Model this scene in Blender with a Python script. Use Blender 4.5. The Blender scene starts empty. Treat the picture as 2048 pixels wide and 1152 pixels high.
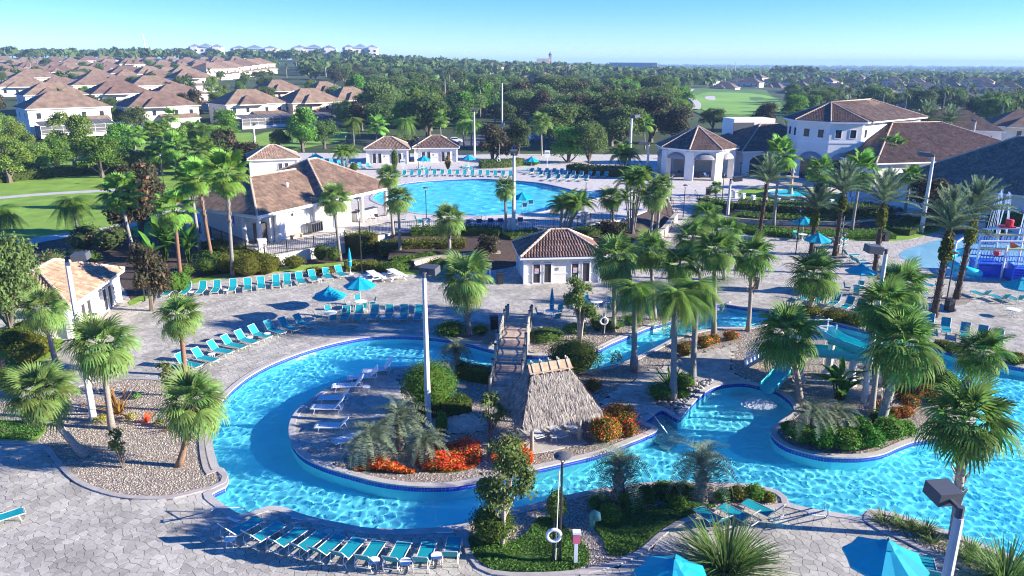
import bpy, math, random
import numpy as np
from mathutils import Vector, Matrix, Euler
from mathutils.geometry import tessellate_polygon
PI = math.pi
rad = math.radians
S = bpy.context.scene
COL = S.collection
random.seed(7)
RNG = np.random.default_rng(11)

# ---------------------------------------------------------------- camera, sky, sun, exposure
FPX, CAMH = 1510.0, 20.5
PITCH, ROLL = math.atan(452 / FPX), rad(0.3)
cam = bpy.data.objects.new('camera', bpy.data.cameras.new('camera'))
COL.objects.link(cam)
cam.matrix_world = (Matrix.Translation((0, 0, CAMH)) @ Matrix.Rotation(PI / 2 - PITCH, 4, 'X') @ Matrix.Rotation(ROLL, 4, 'Z'))
cam.data.sensor_width = 36.0
cam.data.lens = 36.0 * FPX / 2048
cam.data.clip_end = 30000
cam.data.clip_start = 0.5
S.camera = cam

SUN_EL, SUN_DIR2 = rad(18.5), (0.9936, -0.113)
SUN = Vector((SUN_DIR2[0] * math.cos(SUN_EL), SUN_DIR2[1] * math.cos(SUN_EL), math.sin(SUN_EL)))
world = bpy.data.worlds.new('World')
S.world = world
world.use_nodes = True
wn = world.node_tree
bg = wn.nodes['Background']
sky = wn.nodes.new('ShaderNodeTexSky')
sky.sky_type = 'NISHITA'
sky.sun_disc = False
sky.sun_elevation = SUN_EL
sky.sun_rotation = math.atan2(SUN_DIR2[0], SUN_DIR2[1])
sky.air_density = 1.0
sky.dust_density = 0.0
sky.ozone_density = 4.0
sky.altitude = 3000
hs = wn.nodes.new('ShaderNodeHueSaturation')
hs.inputs['Saturation'].default_value = 1.3
wn.links.new(sky.outputs[0], hs.inputs['Color'])
tn = wn.nodes.new('ShaderNodeMix')
tn.data_type = 'RGBA'; tn.blend_type = 'MULTIPLY'; tn.inputs[0].default_value = 1.0; tn.inputs[7].default_value = (.66, .66, 1.0, 1)
wn.links.new(hs.outputs[0], tn.inputs[6]); wn.links.new(tn.outputs[2], bg.inputs[0])
bg.inputs[1].default_value = 0.073
ld = bpy.data.lights.new('sun', 'SUN')
ld.energy = 3.2
ld.angle = rad(0.5)
ld.color = (1.0, 0.93, 0.82)
ld.cycles.is_caustics_light = True
sun = bpy.data.objects.new('sun', ld)
COL.objects.link(sun)
sun.rotation_euler = SUN.to_track_quat('Z', 'Y').to_euler()
S.view_settings.view_transform = 'Standard'
S.view_settings.look = 'None'
S.view_settings.exposure = 2.08
S.view_settings.gamma = 1.0
S.view_settings.use_curve_mapping = False
S.cycles.max_bounces = 8
S.cycles.diffuse_bounces = 3
S.cycles.transmission_bounces = 6
S.cycles.transparent_max_bounces = 8
S.cycles.volume_bounces = 0
S.cycles.use_denoising = True
S.cycles.denoising_prefilter = 'FAST'
S.cycles.pixel_filter_type = 'BLACKMAN_HARRIS'
S.cycles.filter_width = 1.1

# ---------------------------------------------------------------- where a point of the place lies
_cp, _sp, _cr, _sr = math.cos(PITCH), math.sin(PITCH), math.cos(ROLL), math.sin(ROLL)

def ray(px, py):
    u, v = (px - 1024) / FPX, (py - 576) / FPX
    r, d = u * _cr + v * _sr, -u * _sr + v * _cr
    return r, _cp - d * _sp, -_sp - d * _cp

def at(px, py, z=0.0):
    x, y, w = ray(px, py)
    t = (z - CAMH) / w
    return Vector((x * t, y * t, z))

def at_y(px, py, Y):
    x, y, w = ray(px, py)
    t = Y / y
    return Vector((x * t, Y, CAMH + w * t))

def proj(x, y, z):
    dz = z - CAMH
    dep = y * _cp - dz * _sp
    dn = -(y * _sp + dz * _cp)
    r, d = x / dep, dn / dep
    return 1024 + FPX * (r * _cr - d * _sr), 576 + FPX * (r * _sr + d * _cr)

def hill(x, y):
    """height of the land outside the resort"""
    x = np.asarray(x, float); y = np.asarray(y, float)
    d = np.hypot(x, y)
    prof = np.interp(d, [0, 260, 375, 575, 790, 950, 1150, 1900], [0, 0.3, 5.0, 9.5, 16, 21.5, 22, 0])
    az = x / np.maximum(y, 1.0)
    A = np.interp(az, [-1.2, -.32, -.21, -.08, .05, .18, .28, .38], [1, 1, .97, .62, .42, .26, .06, 0])
    A = np.where(y <= 1, 0, A)
    far = np.interp(d, [0, 600, 2500, 9000], [0, 0, -6, -6]) * np.interp(az, [.0, .3], [0, 1])
    return prof * A + far

def ground(px, py):
    """point of the land seen at a pixel"""
    x, y, w = ray(px, py)
    t = 100.0
    while t < 9000:
        if CAMH + w * t <= float(hill(x * t, y * t)):
            break
        t *= 1.01
    return Vector((x * t, y * t, float(hill(x * t, y * t))))

def smooth(pts, step=0.45, closed=True, k=0.5):
    P = [Vector(p[:2]) for p in pts]
    n = len(P)
    out = []
    rng = range(n if closed else n - 1)
    for i in rng:
        p0 = P[(i - 1) % n] if closed or i else P[0]
        p1, p2 = P[i], P[(i + 1) % n]
        p3 = P[(i + 2) % n] if closed or i + 2 < n else P[-1]
        m1, m2 = (p2 - p0) * k, (p3 - p1) * k
        L = (p2 - p1).length
        m1 = m1 * min(1, L / max(m1.length, 1e-6)); m2 = m2 * min(1, L / max(m2.length, 1e-6))
        q = max(1, int(L / step))
        for j in range(q):
            t = j / q
            a = 2 * t**3 - 3 * t**2 + 1; b = t**3 - 2 * t**2 + t; c = -2 * t**3 + 3 * t**2; d = t**3 - t**2
            out.append(p1 * a + m1 * b + p2 * c + m2 * d)
    if not closed:
        out.append(P[-1])
    return out

def pxpoly(px, z=0.0, step=0.45, closed=True, sm=True):
    P = [at(a, b, z) for a, b in px]
    return smooth(P, step, closed) if sm else [Vector(p[:2]) for p in P]

def inside(pts, poly):
    """numpy point in polygon: pts (n,2)"""
    pts = np.asarray(pts, float)
    q = np.array([(p[0], p[1]) for p in poly])
    x, y = pts[:, 0], pts[:, 1]
    r = np.zeros(len(pts), bool)
    a = q; b = np.roll(q, -1, 0)
    for (x1, y1), (x2, y2) in zip(a, b):
        if y1 == y2:
            continue
        c = ((y1 > y) != (y2 > y)) & (x < (x2 - x1) * (y - y1) / (y2 - y1) + x1)
        r ^= c
    return r

def area(poly):
    return 0.5 * sum(poly[i][0] * poly[(i + 1) % len(poly)][1] - poly[(i + 1) % len(poly)][0] * poly[i][1] for i in range(len(poly)))

def ccw(poly):
    return list(poly) if area(poly) > 0 else list(reversed(poly))

def offset(poly, d):
    """move a closed ccw outline outward by d"""
    n = len(poly); out = []
    for i in range(n):
        a, b, c = poly[i - 1], poly[i], poly[(i + 1) % n]
        e1 = (b - a); e2 = (c - b)
        n1 = Vector((e1.y, -e1.x)); n2 = Vector((e2.y, -e2.x))
        if n1.length: n1.normalize()
        if n2.length: n2.normalize()
        m = n1 + n2
        if m.length < 1e-4: m = n1
        m.normalize()
        out.append(b + m * d / max(0.5, m.dot(n1)))
    return out

# ---------------------------------------------------------------- materials
def mat(name, col, rough=0.75, var=0.0, scale=4.0, bump=0.0, bscale=None, metal=0.0, rnd=0.0, attr=0.0, trans=0.0, detail=3.0, col2=None, spec=0.35, stretch=None):
    m = bpy.data.materials.new(name)
    m.use_nodes = True
    t = m.node_tree; N = t.nodes; Lk = t.links
    b = N['Principled BSDF']
    b.inputs['Roughness'].default_value = rough
    b.inputs['Metallic'].default_value = metal
    b.inputs['Specular IOR Level'].default_value = spec
    c = (*col, 1)
    b.inputs['Base Color'].default_value = c
    src = None
    tc = None
    if var or bump:
        tc = N.new('ShaderNodeTexCoord')
        vec = tc.outputs['Object']
        if stretch:
            mp = N.new('ShaderNodeMapping'); mp.inputs['Scale'].default_value = stretch
            Lk.new(vec, mp.inputs[0]); vec = mp.outputs[0]
        nz = N.new('ShaderNodeTexNoise')
        nz.inputs['Scale'].default_value = scale; nz.inputs['Detail'].default_value = detail
        Lk.new(vec, nz.inputs['Vector'])
    if var:
        r = N.new('ShaderNodeMapRange')
        r.inputs[1].default_value = .3; r.inputs[2].default_value = .7
        Lk.new(nz.outputs[0], r.inputs[0])
        mx = N.new('ShaderNodeMix'); mx.data_type = 'RGBA'
        lo = col2 if col2 else tuple(max(0, x * (1 - var)) for x in col)
        hi = tuple(min(1, x * (1 + (0 if col2 else var))) for x in col)
        mx.inputs[6].default_value = (*lo, 1); mx.inputs[7].default_value = (*hi, 1)
        Lk.new(r.outputs[0], mx.inputs[0]); src = mx.outputs[2]
    for kind, amt in (('o', rnd), ('a', attr)):
        if amt:
            hv = N.new('ShaderNodeHueSaturation')
            if kind == 'o':
                oi = N.new('ShaderNodeObjectInfo'); so = oi.outputs['Random']
            else:
                oi = N.new('ShaderNodeAttribute'); oi.attribute_name = 'rnd'; so = oi.outputs['Fac']
            r = N.new('ShaderNodeMapRange'); r.inputs[3].default_value = 1 - amt; r.inputs[4].default_value = 1 + amt
            Lk.new(so, r.inputs[0]); Lk.new(r.outputs[0], hv.inputs['Value'])
            if kind == 'o' or amt > .3:
                r2 = N.new('ShaderNodeMapRange'); r2.inputs[3].default_value = .5 - amt * .06; r2.inputs[4].default_value = .5 + amt * .06
                Lk.new(so, r2.inputs[0]); Lk.new(r2.outputs[0], hv.inputs['Hue'])
            if src: Lk.new(src, hv.inputs['Color'])
            else: hv.inputs['Color'].default_value = c
            src = hv.outputs[0]
    if src: Lk.new(src, b.inputs['Base Color'])
    if bump:
        bp = N.new('ShaderNodeBump'); bp.inputs['Strength'].default_value = bump; bp.inputs['Distance'].default_value = .05
        nb = nz
        if bscale:
            nb = N.new('ShaderNodeTexNoise'); nb.inputs['Scale'].default_value = bscale; Lk.new(tc.outputs['Object'], nb.inputs['Vector'])
        Lk.new(nb.outputs[0], bp.inputs['Height']); Lk.new(bp.outputs[0], b.inputs['Normal'])
    if trans:
        tr = N.new('ShaderNodeBsdfTranslucent')
        if src: Lk.new(src, tr.inputs['Color'])
        else: tr.inputs['Color'].default_value = c
        ms = N.new('ShaderNodeMixShader'); ms.inputs[0].default_value = trans
        Lk.new(b.outputs[0], ms.inputs[1]); Lk.new(tr.outputs[0], ms.inputs[2])
        Lk.new(ms.outputs[0], N['Material Output'].inputs[0])
    return m

def leafmat(name, col, rnd=.25, trans=.38, attr=.35, rough=.6):
    return mat(name, col, rough, rnd=rnd, attr=attr, trans=trans, spec=.12)

M = {}
def defm(k, *a, **kw):
    M[k] = mat(k, *a, **kw)

defm('joint', (.055, .052, .052), .9, .3, 2.0)
defm('stone', (.445, .41, .35), .8, .22, .45, bump=.25, bscale=9, attr=.17)
defm('coping', (.50, .46, .42), .8, .12, 1.5, bump=.2, bscale=12)
defm('edging', (.42, .38, .35), .85, .15, 2.0)
defm('white_wall', (.80, .76, .68), .8, .05, .5)
defm('cream_wall', (.74, .68, .56), .85, .06, .4)
defm('tan_wall', (.60, .47, .34), .85, .06, .4)
defm('peach_wall', (.78, .64, .46), .85, .05, .4)
defm('deck_wall', (.72, .69, .63), .85, .06, .8)
defm('white_trim', (.82, .82, .81), .6)
defm('teal_fabric', (.006, .36, .41), .65, .06, 3, trans=.15, rnd=.06)
defm('teal_canopy', (.004, .38, .53), .7, .05, 2, trans=.22, rnd=.05)
defm('navy_fabric', (.03, .10, .40), .7, rnd=.06)
defm('frame_metal', (.62, .60, .57), .45)
defm('white_strap', (.80, .81, .82), .5)
defm('black_metal', (.025, .025, .028), .45)
defm('dark_grey', (.09, .095, .11), .5)
defm('concrete_pole', (.58, .56, .52), .85, .1, 3)
defm('steel', (.62, .63, .64), .25, metal=.9)
defm('glass_dark', (.03, .035, .045), .12, spec=.6)
defm('door_screen', (.05, .045, .05), .5)
defm('roof_dark', (.22, .135, .10), .8, .3, 1.2, attr=.28)
defm('roof_tan', (.30, .20, .14), .8, .28, 1.0, attr=.26)
defm('roof_peach', (.44, .29, .19), .8, .2, 1.0, attr=.3)
defm('roof_far', (.19, .125, .092), .85, .3, .6, rnd=.22)
defm('ridge_tile', (.56, .42, .32), .8, .15, 2)
defm('thatch', (.37, .32, .27), .95, .35, 2.5, attr=.5)
defm('wood_new', (.46, .31, .19), .8, .2, 5)
defm('wood_deck', (.52, .38, .28), .85, .25, 3, rnd=.3)
defm('wood_post', (.40, .37, .31), .85, .25, 4)
defm('rope', (.50, .45, .36), .9)
defm('asphalt', (.12, .12, .125), .9, .15, .6)
defm('path', (.52, .49, .45), .9, .1, .6)
defm('mulch', (.085, .058, .046), .95, .55, 6, bump=.8, bscale=14)
defm('lawn', (.21, .35, .04), .9, .22, .35, bump=.2, bscale=9, detail=6)
defm('golf', (.20, .38, .06), .9, .2, .03, detail=5)
defm('golf_rough', (.09, .19, .03), .9, .3, .05, detail=5)
defm('land', (.062, .10, .028), .95, .55, .035, detail=8, col2=(.03, .05, .018))
defm('trunk_grey', (.30, .265, .225), .9, .3, 9, bump=.4, rnd=.18, stretch=(1, 1, 3))
defm('trunk_smooth', (.25, .235, .215), .8, .16, 3, rnd=.1, stretch=(1, 1, 4))
defm('trunk_brown', (.24, .135, .085), .9, .35, 9, bump=.5, rnd=.2, stretch=(1, 1, 3))
defm('trunk_dark', (.085, .06, .045), .95, .4, 9, rnd=.2)
defm('boots', (.36, .30, .24), .9, .35, 9, attr=.4)
defm('bark', (.16, .13, .10), .9, .3, 5)
defm('bark_pale', (.46, .38, .31), .85, .25, 5)
defm('river_rock', (.33, .31, .29), .7, .2, 4, rnd=.45)
defm('gravel', (.30, .25, .20), .9, .5, 18, bump=.9, bscale=22, detail=4)
defm('pebble', (.46, .385, .31), .85, attr=.55)
defm('pool_tile', (.02, .07, .40), .25, attr=.35, spec=.6)
defm('grout', (.45, .50, .58), .8)
defm('turquoise_slide', (.03, .55, .60), .3, spec=.6)
defm('play_blue', (.01, .10, .62), .35)
defm('play_teal', (.02, .55, .66), .35)
defm('play_red', (.75, .03, .05), .4)
defm('play_orange', (.80, .17, .03), .5)
defm('play_yellow', (.62, .58, .30), .5)
defm('green_pipe', (.12, .34, .30), .6)
defm('red_orange', (.85, .12, .02), .6, rnd=.1, attr=.35, trans=.2)
defm('magnolia_under', (.15, .075, .035), .6, attr=.3)
defm('pink_bloom', (.66, .16, .16), .7, attr=.4, trans=.2)
defm('yellow_leaf', (.32, .30, .05), .6, attr=.4, trans=.3)
defm('bronze_leaf', (.36, .18, .04), .6, attr=.4, trans=.3)
defm('stone_block', (.55, .47, .37), .85, .22, 2.5, rnd=.2, attr=.3)
defm('sign_white', (.85, .85, .84), .6)
defm('sign_orange', (.85, .36, .08), .6)
defm('sign_violet', (.42, .30, .75), .6)
defm('sign_grey', (.25, .26, .30), .6)
defm('pink_box', (.75, .16, .25), .5)
defm('car_white', (.80, .80, .80), .25, spec=.6)
defm('car_silver', (.42, .44, .47), .25, metal=.4)
defm('car_blue', (.03, .07, .25), .25, spec=.6)
defm('tyre', (.02, .02, .02), .8)
defm('screen_mesh', (.10, .10, .105), .7)
defm('solar', (.015, .03, .16), .2, spec=.7)
defm('foam', (.85, .92, .95), .6)
for k, c in dict(fan=(.21, .32, .085), fan_wash=(.20, .36, .06), fan_deep=(.16, .29, .06), queen=(.18, .30, .055), date=(.16, .23, .13),
                 pindo=(.21, .26, .16), oak=(.15, .22, .07), oak_deep=(.11, .175, .05), magnolia=(.075, .08, .042), cypress=(.21, .31, .06), bright=(.15, .29, .045),
                 shrub=(.11, .23, .03), hedge=(.095, .17, .03), gold_hedge=(.15, .17, .022), cover=(.13, .26, .05), cycad=(.06, .20, .02), myrtle=(.16, .22, .06), banana=(.10, .22, .03),
                 dry=(.30, .22, .10), seed=(.40, .27, .08), grass_blade=(.14, .22, .055), far_tree=(.135, .20, .06), far_palm=(.15, .21, .07), pine=(.07, .12, .045)).items():
    M[k] = leafmat('leaf_' + k, c)

# ---------------------------------------------------------------- mesh and object helpers
class MB:
    def __init__(s): s.v = []; s.f = []; s.m = []
    def add(s, vs, fs, m=0):
        b = len(s.v); s.v += [tuple(v) for v in vs]
        for f in fs: s.f.append(tuple(b + i for i in f)); s.m.append(m)
        return s
    def box(s, c, d, rz=0.0, m=0, taper=1.0):
        x, y, z = d[0] / 2, d[1] / 2, d[2] / 2
        ca, sa = math.cos(rz), math.sin(rz)
        vs = []
        for k in (-1, 1):
            q = taper if k > 0 else 1
            for i, j in ((-1, -1), (1, -1), (1, 1), (-1, 1)):
                a, b = i * x * q, j * y * q
                vs.append((c[0] + a * ca - b * sa, c[1] + a * sa + b * ca, c[2] + k * z))
        return s.add(vs, [(3, 2, 1, 0), (4, 5, 6, 7), (0, 1, 5, 4), (1, 2, 6, 5), (2, 3, 7, 6), (3, 0, 4, 7)], m)
    def bar(s, p, q, w, h=None, m=0):
        h = h or w
        p, q = Vector(p), Vector(q); d = q - p
        if d.length < 1e-6: return s
        d.normalize()
        side = d.cross(Vector((0, 0, 1)))
        if side.length < 1e-3: side = Vector((1, 0, 0))
        side.normalize(); up = side.cross(d)
        vs = [e + side * (i * w / 2) + up * (j * h / 2) for e in (p, q) for i, j in ((-1, -1), (1, -1), (1, 1), (-1, 1))]
        return s.add(vs, [(3, 2, 1, 0), (4, 5, 6, 7), (0, 1, 5, 4), (1, 2, 6, 5), (2, 3, 7, 6), (3, 0, 4, 7)], m)
    def tube(s, pts, r, n=6, m=0, cap=True):
        pts = [Vector(p) for p in pts]
        rs = r if isinstance(r, (list, tuple)) else [r] * len(pts)
        b = len(s.v); ref = None
        for i, p in enumerate(pts):
            d = (pts[min(i + 1, len(pts) - 1)] - pts[max(i - 1, 0)])
            d = d.normalized() if d.length > 1e-9 else Vector((0, 0, 1))
            if ref is None: ref = Vector((1, 0, 0)) if abs(d.x) < .9 else Vector((0, 1, 0))
            a = (ref - d * ref.dot(d)).normalized(); ref = a
            c = d.cross(a)
            for k in range(n):
                t = 2 * PI * k / n
                s.v.append(tuple(p + (a * math.cos(t) + c * math.sin(t)) * rs[i]))
        for i in range(len(pts) - 1):
            for k in range(n):
                k2 = (k + 1) % n
                s.f.append((b + i * n + k, b + i * n + k2, b + (i + 1) * n + k2, b + (i + 1) * n + k)); s.m.append(m)
        if cap:
            s.f.append(tuple(b + k for k in reversed(range(n)))); s.m.append(m)
            s.f.append(tuple(b + (len(pts) - 1) * n + k for k in range(n))); s.m.append(m)
        return s
    def lathe(s, prof, n=12, c=(0, 0, 0), m=0):
        b = len(s.v)
        for r, z in prof:
            for k in range(n):
                t = 2 * PI * k / n
                s.v.append((c[0] + r * math.cos(t), c[1] + r * math.sin(t), c[2] + z))
        for i in range(len(prof) - 1):
            for k in range(n):
                k2 = (k + 1) % n
                s.f.append((b + i * n + k, b + i * n + k2, b + (i + 1) * n + k2, b + (i + 1) * n + k)); s.m.append(m)
        s.f.append(tuple(b + k for k in reversed(range(n)))); s.m.append(m)
        s.f.append(tuple(b + (len(prof) - 1) * n + k for k in range(n))); s.m.append(m)
        return s
    def prism(s, poly, z0, z1, m=0, bottom=False):
        P = ccw([Vector(p[:2]) for p in poly]); n = len(P); b = len(s.v)
        for z in (z0, z1): s.v += [(p.x, p.y, z) for p in P]
        for i in range(n):
            j = (i + 1) % n
            s.f.append((b + i, b + j, b + n + j, b + n + i)); s.m.append(m)
        s.f.append(tuple(b + n + i for i in range(n))); s.m.append(m)
        if bottom: s.f.append(tuple(b + i for i in reversed(range(n)))); s.m.append(m)
        return s
    def sheet(s, poly, z, holes=(), m=0):
        P = ccw([Vector(p[:2]) for p in poly])
        loops = [[Vector((p.x, p.y, 0)) for p in P]] + [[Vector((p[0], p[1], 0)) for p in h] for h in holes]
        flat = [p for l in loops for p in l]
        tr = tessellate_polygon(loops)
        b = len(s.v); s.v += [(p.x, p.y, z) for p in flat]
        for t in tr:
            a, c, d = (flat[i] for i in t)
            if (c - a).cross(d - a).z < 0: t = (t[0], t[2], t[1])
            s.f.append(tuple(b + i for i in t)); s.m.append(m)
        return s
    def ring(s, inner, outer, z0, z1, m=0):
        """a band with thickness between two outlines of the same length"""
        n = len(inner); b = len(s.v)
        for L, z in ((inner, z0), (inner, z1), (outer, z1), (outer, z0)):
            s.v += [(p[0], p[1], z) for p in L]
        for i in range(n):
            j = (i + 1) % n
            for k in range(3):
                s.f.append((b + k * n + i, b + k * n + j, b + (k + 1) * n + j, b + (k + 1) * n + i)); s.m.append(m)
        return s
    def build(s, name, mats, parent=None, smooth=False, rnd=False):
        me = bpy.data.meshes.new(name)
        me.from_pydata(s.v, [], s.f)
        mats = mats if isinstance(mats, (list, tuple)) else [mats]
        for k in mats: me.materials.append(M[k] if isinstance(k, str) else k)
        if len(mats) > 1: me.polygons.foreach_set('material_index', s.m)
        if smooth: me.polygons.foreach_set('use_smooth', [True] * len(me.polygons))
        if rnd:
            a = me.attributes.new('rnd', 'FLOAT', 'FACE')
            a.data.foreach_set('value', RNG.random(len(me.polygons)))
        me.update()
        return link(name, me, parent)

def link(name, me, parent=None):
    o = bpy.data.objects.new(name, me)
    COL.objects.link(o)
    if parent is not None: o.parent = parent
    return o

def bulk(name, V, F, mats, rnd=None, mi=None, smooth=False):
    """mesh from numpy arrays; F is (n,3) or (n,4)"""
    me = bpy.data.meshes.new(name)
    V = np.ascontiguousarray(V, np.float32); F = np.ascontiguousarray(F, np.int32)
    n, k = F.shape
    me.vertices.add(len(V)); me.vertices.foreach_set('co', V.ravel())
    me.loops.add(n * k); me.loops.foreach_set('vertex_index', F.ravel())
    me.polygons.add(n); me.polygons.foreach_set('loop_start', np.arange(n, dtype=np.int32) * k)
    try: me.polygons.foreach_set('loop_total', np.full(n, k, np.int32))
    except Exception: pass
    mats = mats if isinstance(mats, (list, tuple)) else [mats]
    for q in mats: me.materials.append(M[q] if isinstance(q, str) else q)
    if mi is not None: me.polygons.foreach_set('material_index', np.asarray(mi, np.int32))
    if smooth: me.polygons.foreach_set('use_smooth', np.ones(n, bool))
    a = me.attributes.new('rnd', 'FLOAT', 'FACE')
    a.data.foreach_set('value', (RNG.random(n) if rnd is None else np.asarray(rnd)).astype(np.float32))
    me.update(calc_edges=True)
    return me

def tag(o, label=None, cat=None, group=None, kind=None):
    if label: o['label'] = label
    if cat: o['category'] = cat
    if group: o['group'] = group
    if kind: o['kind'] = kind
    return o

def thing(name, label, cat, loc=(0, 0, 0), rz=0.0, group=None):
    o = bpy.data.objects.new(name, None)
    o.empty_display_size = .3
    COL.objects.link(o)
    o.location = loc; o.rotation_euler = (0, 0, rz)
    return tag(o, label, cat, group)

def struct(o): o['kind'] = 'structure'; return o
def stuff(o): o['kind'] = 'stuff'; return o

def dup(root, loc, rz=0.0, label=None, group=None, scale=None):
    r = root.copy(); COL.objects.link(r)
    r.location = loc; r.rotation_euler = (0, 0, rz)
    if scale is not None: r.scale = scale if isinstance(scale, (tuple, list)) else (scale,) * 3
    if label: r['label'] = label
    if group: r['group'] = group
    for ch in PARTS[root.name]:
        c = ch.copy(); COL.objects.link(c); c.parent = r
        for g in SUBS.get(ch.name, ()):
            d = g.copy(); COL.objects.link(d); d.parent = c
    return r
PARTS, SUBS = {}, {}
def proto(root, parts, subs=None):
    PARTS[root.name] = list(parts)
    for p, q in (subs or {}).items(): SUBS[p.name] = list(q)
    return root

ORD = 'first second third fourth fifth sixth seventh eighth ninth tenth eleventh twelfth thirteenth fourteenth fifteenth sixteenth seventeenth eighteenth nineteenth twentieth twenty-first twenty-second'.split()
# ================================================================ THE GROUND, THE WATER AND THE BEDS
ZU = 1.2

def voronoi_paving(name, c1, c2, cj, scale, jw=.05):
    m = mat(name, c1, .8)
    t = m.node_tree; N, Lk = t.nodes, t.links
    tc = N.new('ShaderNodeTexCoord')
    nz = N.new('ShaderNodeTexNoise'); nz.inputs['Scale'].default_value = .25; Lk.new(tc.outputs['Object'], nz.inputs['Vector'])
    v1 = N.new('ShaderNodeTexVoronoi'); v1.inputs['Scale'].default_value = scale; Lk.new(tc.outputs['Object'], v1.inputs['Vector'])
    v2 = N.new('ShaderNodeTexVoronoi'); v2.feature = 'DISTANCE_TO_EDGE'; v2.inputs['Scale'].default_value = scale; Lk.new(tc.outputs['Object'], v2.inputs['Vector'])
    sep = N.new('ShaderNodeSeparateColor'); Lk.new(v1.outputs['Color'], sep.inputs[0])
    ad = N.new('ShaderNodeMath'); ad.operation = 'ADD'; Lk.new(sep.outputs[0], ad.inputs[0]); Lk.new(nz.outputs[0], ad.inputs[1])
    mr = N.new('ShaderNodeMapRange'); mr.inputs[1].default_value = .3; mr.inputs[2].default_value = 1.4; Lk.new(ad.outputs[0], mr.inputs[0])
    mx = N.new('ShaderNodeMix'); mx.data_type = 'RGBA'; mx.inputs[6].default_value = (*c1, 1); mx.inputs[7].default_value = (*c2, 1); Lk.new(mr.outputs[0], mx.inputs[0])
    st = N.new('ShaderNodeMapRange'); st.inputs[1].default_value = jw * .5; st.inputs[2].default_value = jw; Lk.new(v2.outputs['Distance'], st.inputs[0])
    m2 = N.new('ShaderNodeMix'); m2.data_type = 'RGBA'; m2.inputs[6].default_value = (*cj, 1); Lk.new(mx.outputs[2], m2.inputs[7]); Lk.new(st.outputs[0], m2.inputs[0])
    Lk.new(m2.outputs[2], N['Principled BSDF'].inputs['Base Color'])
    M[name] = m
voronoi_paving('paving_far', (.45, .41, .36), (.56, .515, .46), (.22, .205, .19), 1.35)
voronoi_paving('deck_far', (.56, .51, .45), (.64, .59, .53), (.40, .37, .36), 1.1, .04)
voronoi_paving('splash_paint', (.22, .50, .66), (.30, .60, .74), (.25, .54, .69), .5, .04)
M['splash_paint'].node_tree.nodes['Principled BSDF'].inputs['Roughness'].default_value = .12

# ---- land to the horizon
def land():
    az = np.concatenate([np.linspace(-PI, -1.0, 14)[:-1], np.linspace(-1.0, 1.0, 161), np.linspace(1.0, PI, 14)[1:-1]])
    rr = np.concatenate([[2, 60], np.linspace(120, 1250, 110), np.geomspace(1280, 9500, 36)])
    A, R = np.meshgrid(az, rr)
    X, Y = R * np.sin(A), R * np.cos(A)
    Z = hill(X, Y)
    core = ((np.clip((Y - 166) / 8, 0, 1) > 0) | (np.abs(X) > 134)).astype(float)
    Z = np.where(core > 0, Z, -2.4)
    n, k = R.shape
    V = np.stack([X, Y, Z], -1).reshape(-1, 3)
    i = np.arange(n * k).reshape(n, k)
    a, b = i, np.roll(i, -1, 1)
    F = np.stack([a[:-1], a[1:], b[1:], b[:-1]], -1).reshape(-1, 4)
    struct(link('terrain', bulk('terrain', V, F, 'land', smooth=True)))
land()

OUT_PX = [(985,700),(940,688),(900,680),(860,675),(800,672),(740,674),(690,682),(640,694),(590,710),(540,730),(500,752),(470,775),(450,795),(430,820),(421,850),(422,875),(428,910),(437,936),(447,940),(456,958),(450,975),(422,989),(440,1007),(482,1032),(510,1024),(537,1015),(567,1017),(597,1029),(642,1041),(687,1050),(730,1058),(787,1061),(850,1060),(900,1055),(937,1049),(990,1034),(1031,1021),(1074,1009),(1131,994),(1199,980),(1261,971),(1336,965),(1424,968),(1499,971),(1556,984),(1571,996),(1578,1009),(1596,1014),(1646,1024),(1691,1031),(1721,1037),(1726,1032),(1730,1026),(1743,1021),(1761,1023),(1786,1028),(1823,1039),(1871,1056),(1926,1076),(1981,1098),(2048,1123),(2200,1185),(2500,1250),(2700,1000),(2500,800),(2200,760),(2048,737),(2023,732),(1960,722),(1906,707),(1886,700),(1830,684),(1741,663),(1680,648),(1640,637),(1598,625),(1536,621),(1486,615),(1449,609),(1432,611),(1400,622),(1379,631),(1331,646),(1299,655),(1264,669),(1224,686),(1179,706),(1120,710),(1054,711)]
ISL_PX = [(816,734),(762,737),(732,747),(692,762),(652,780),(622,800),(597,820),(584,838),(579,860),(583,884),(597,906),(617,921),(652,936),(699,950),(749,963),(799,971),(849,974),(899,973),(937,968),(1000,956),(1069,939),(1131,925),(1174,915),(1206,906),(1249,889),(1285,875),(1314,859),(1285,843),(1296,838),(1324,820),(1356,837),(1375,818),(1394,797),(1409,785),(1424,776),(1449,769),(1486,766),(1514,771),(1551,781),(1573,795),(1586,808),(1588,826),(1568,840),(1551,852),(1543,865),(1551,879),(1573,894),(1611,906),(1648,914),(1698,916),(1736,914),(1766,908),(1798,894),(1831,883),(1878,878),(1915,872),(1945,850),(1952,815),(1945,785),(1915,765),(1886,750),(1850,735),(1810,718),(1775,703),(1741,693),(1690,672),(1640,655),(1590,645),(1540,647),(1499,655),(1436,656),(1399,662),(1374,669),(1349,677),(1311,697),(1274,715),(1244,727),(1204,737),(1150,745),(1100,748),(1050,748),(985,735),(940,726),(902,722),(860,727)]
OUT = ccw(pxpoly(OUT_PX, step=.35))
ISL = ccw(pxpoly(ISL_PX, step=.35))

X0, X1 = -134.0, 134.0
near_base = [Vector(p) for p in ((X0, 4), (X1, 4), (X1, 72), (X0, 72))]
patio = struct(MB().sheet(near_base, 0.0, [list(OUT)]).build('patio', 'joint'))
struct(MB().sheet([Vector(p) for p in ((X0, 72), (X1, 72), (X1, 168), (X0, 168))], 0.0).build('plaza', 'paving_far'))
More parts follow.
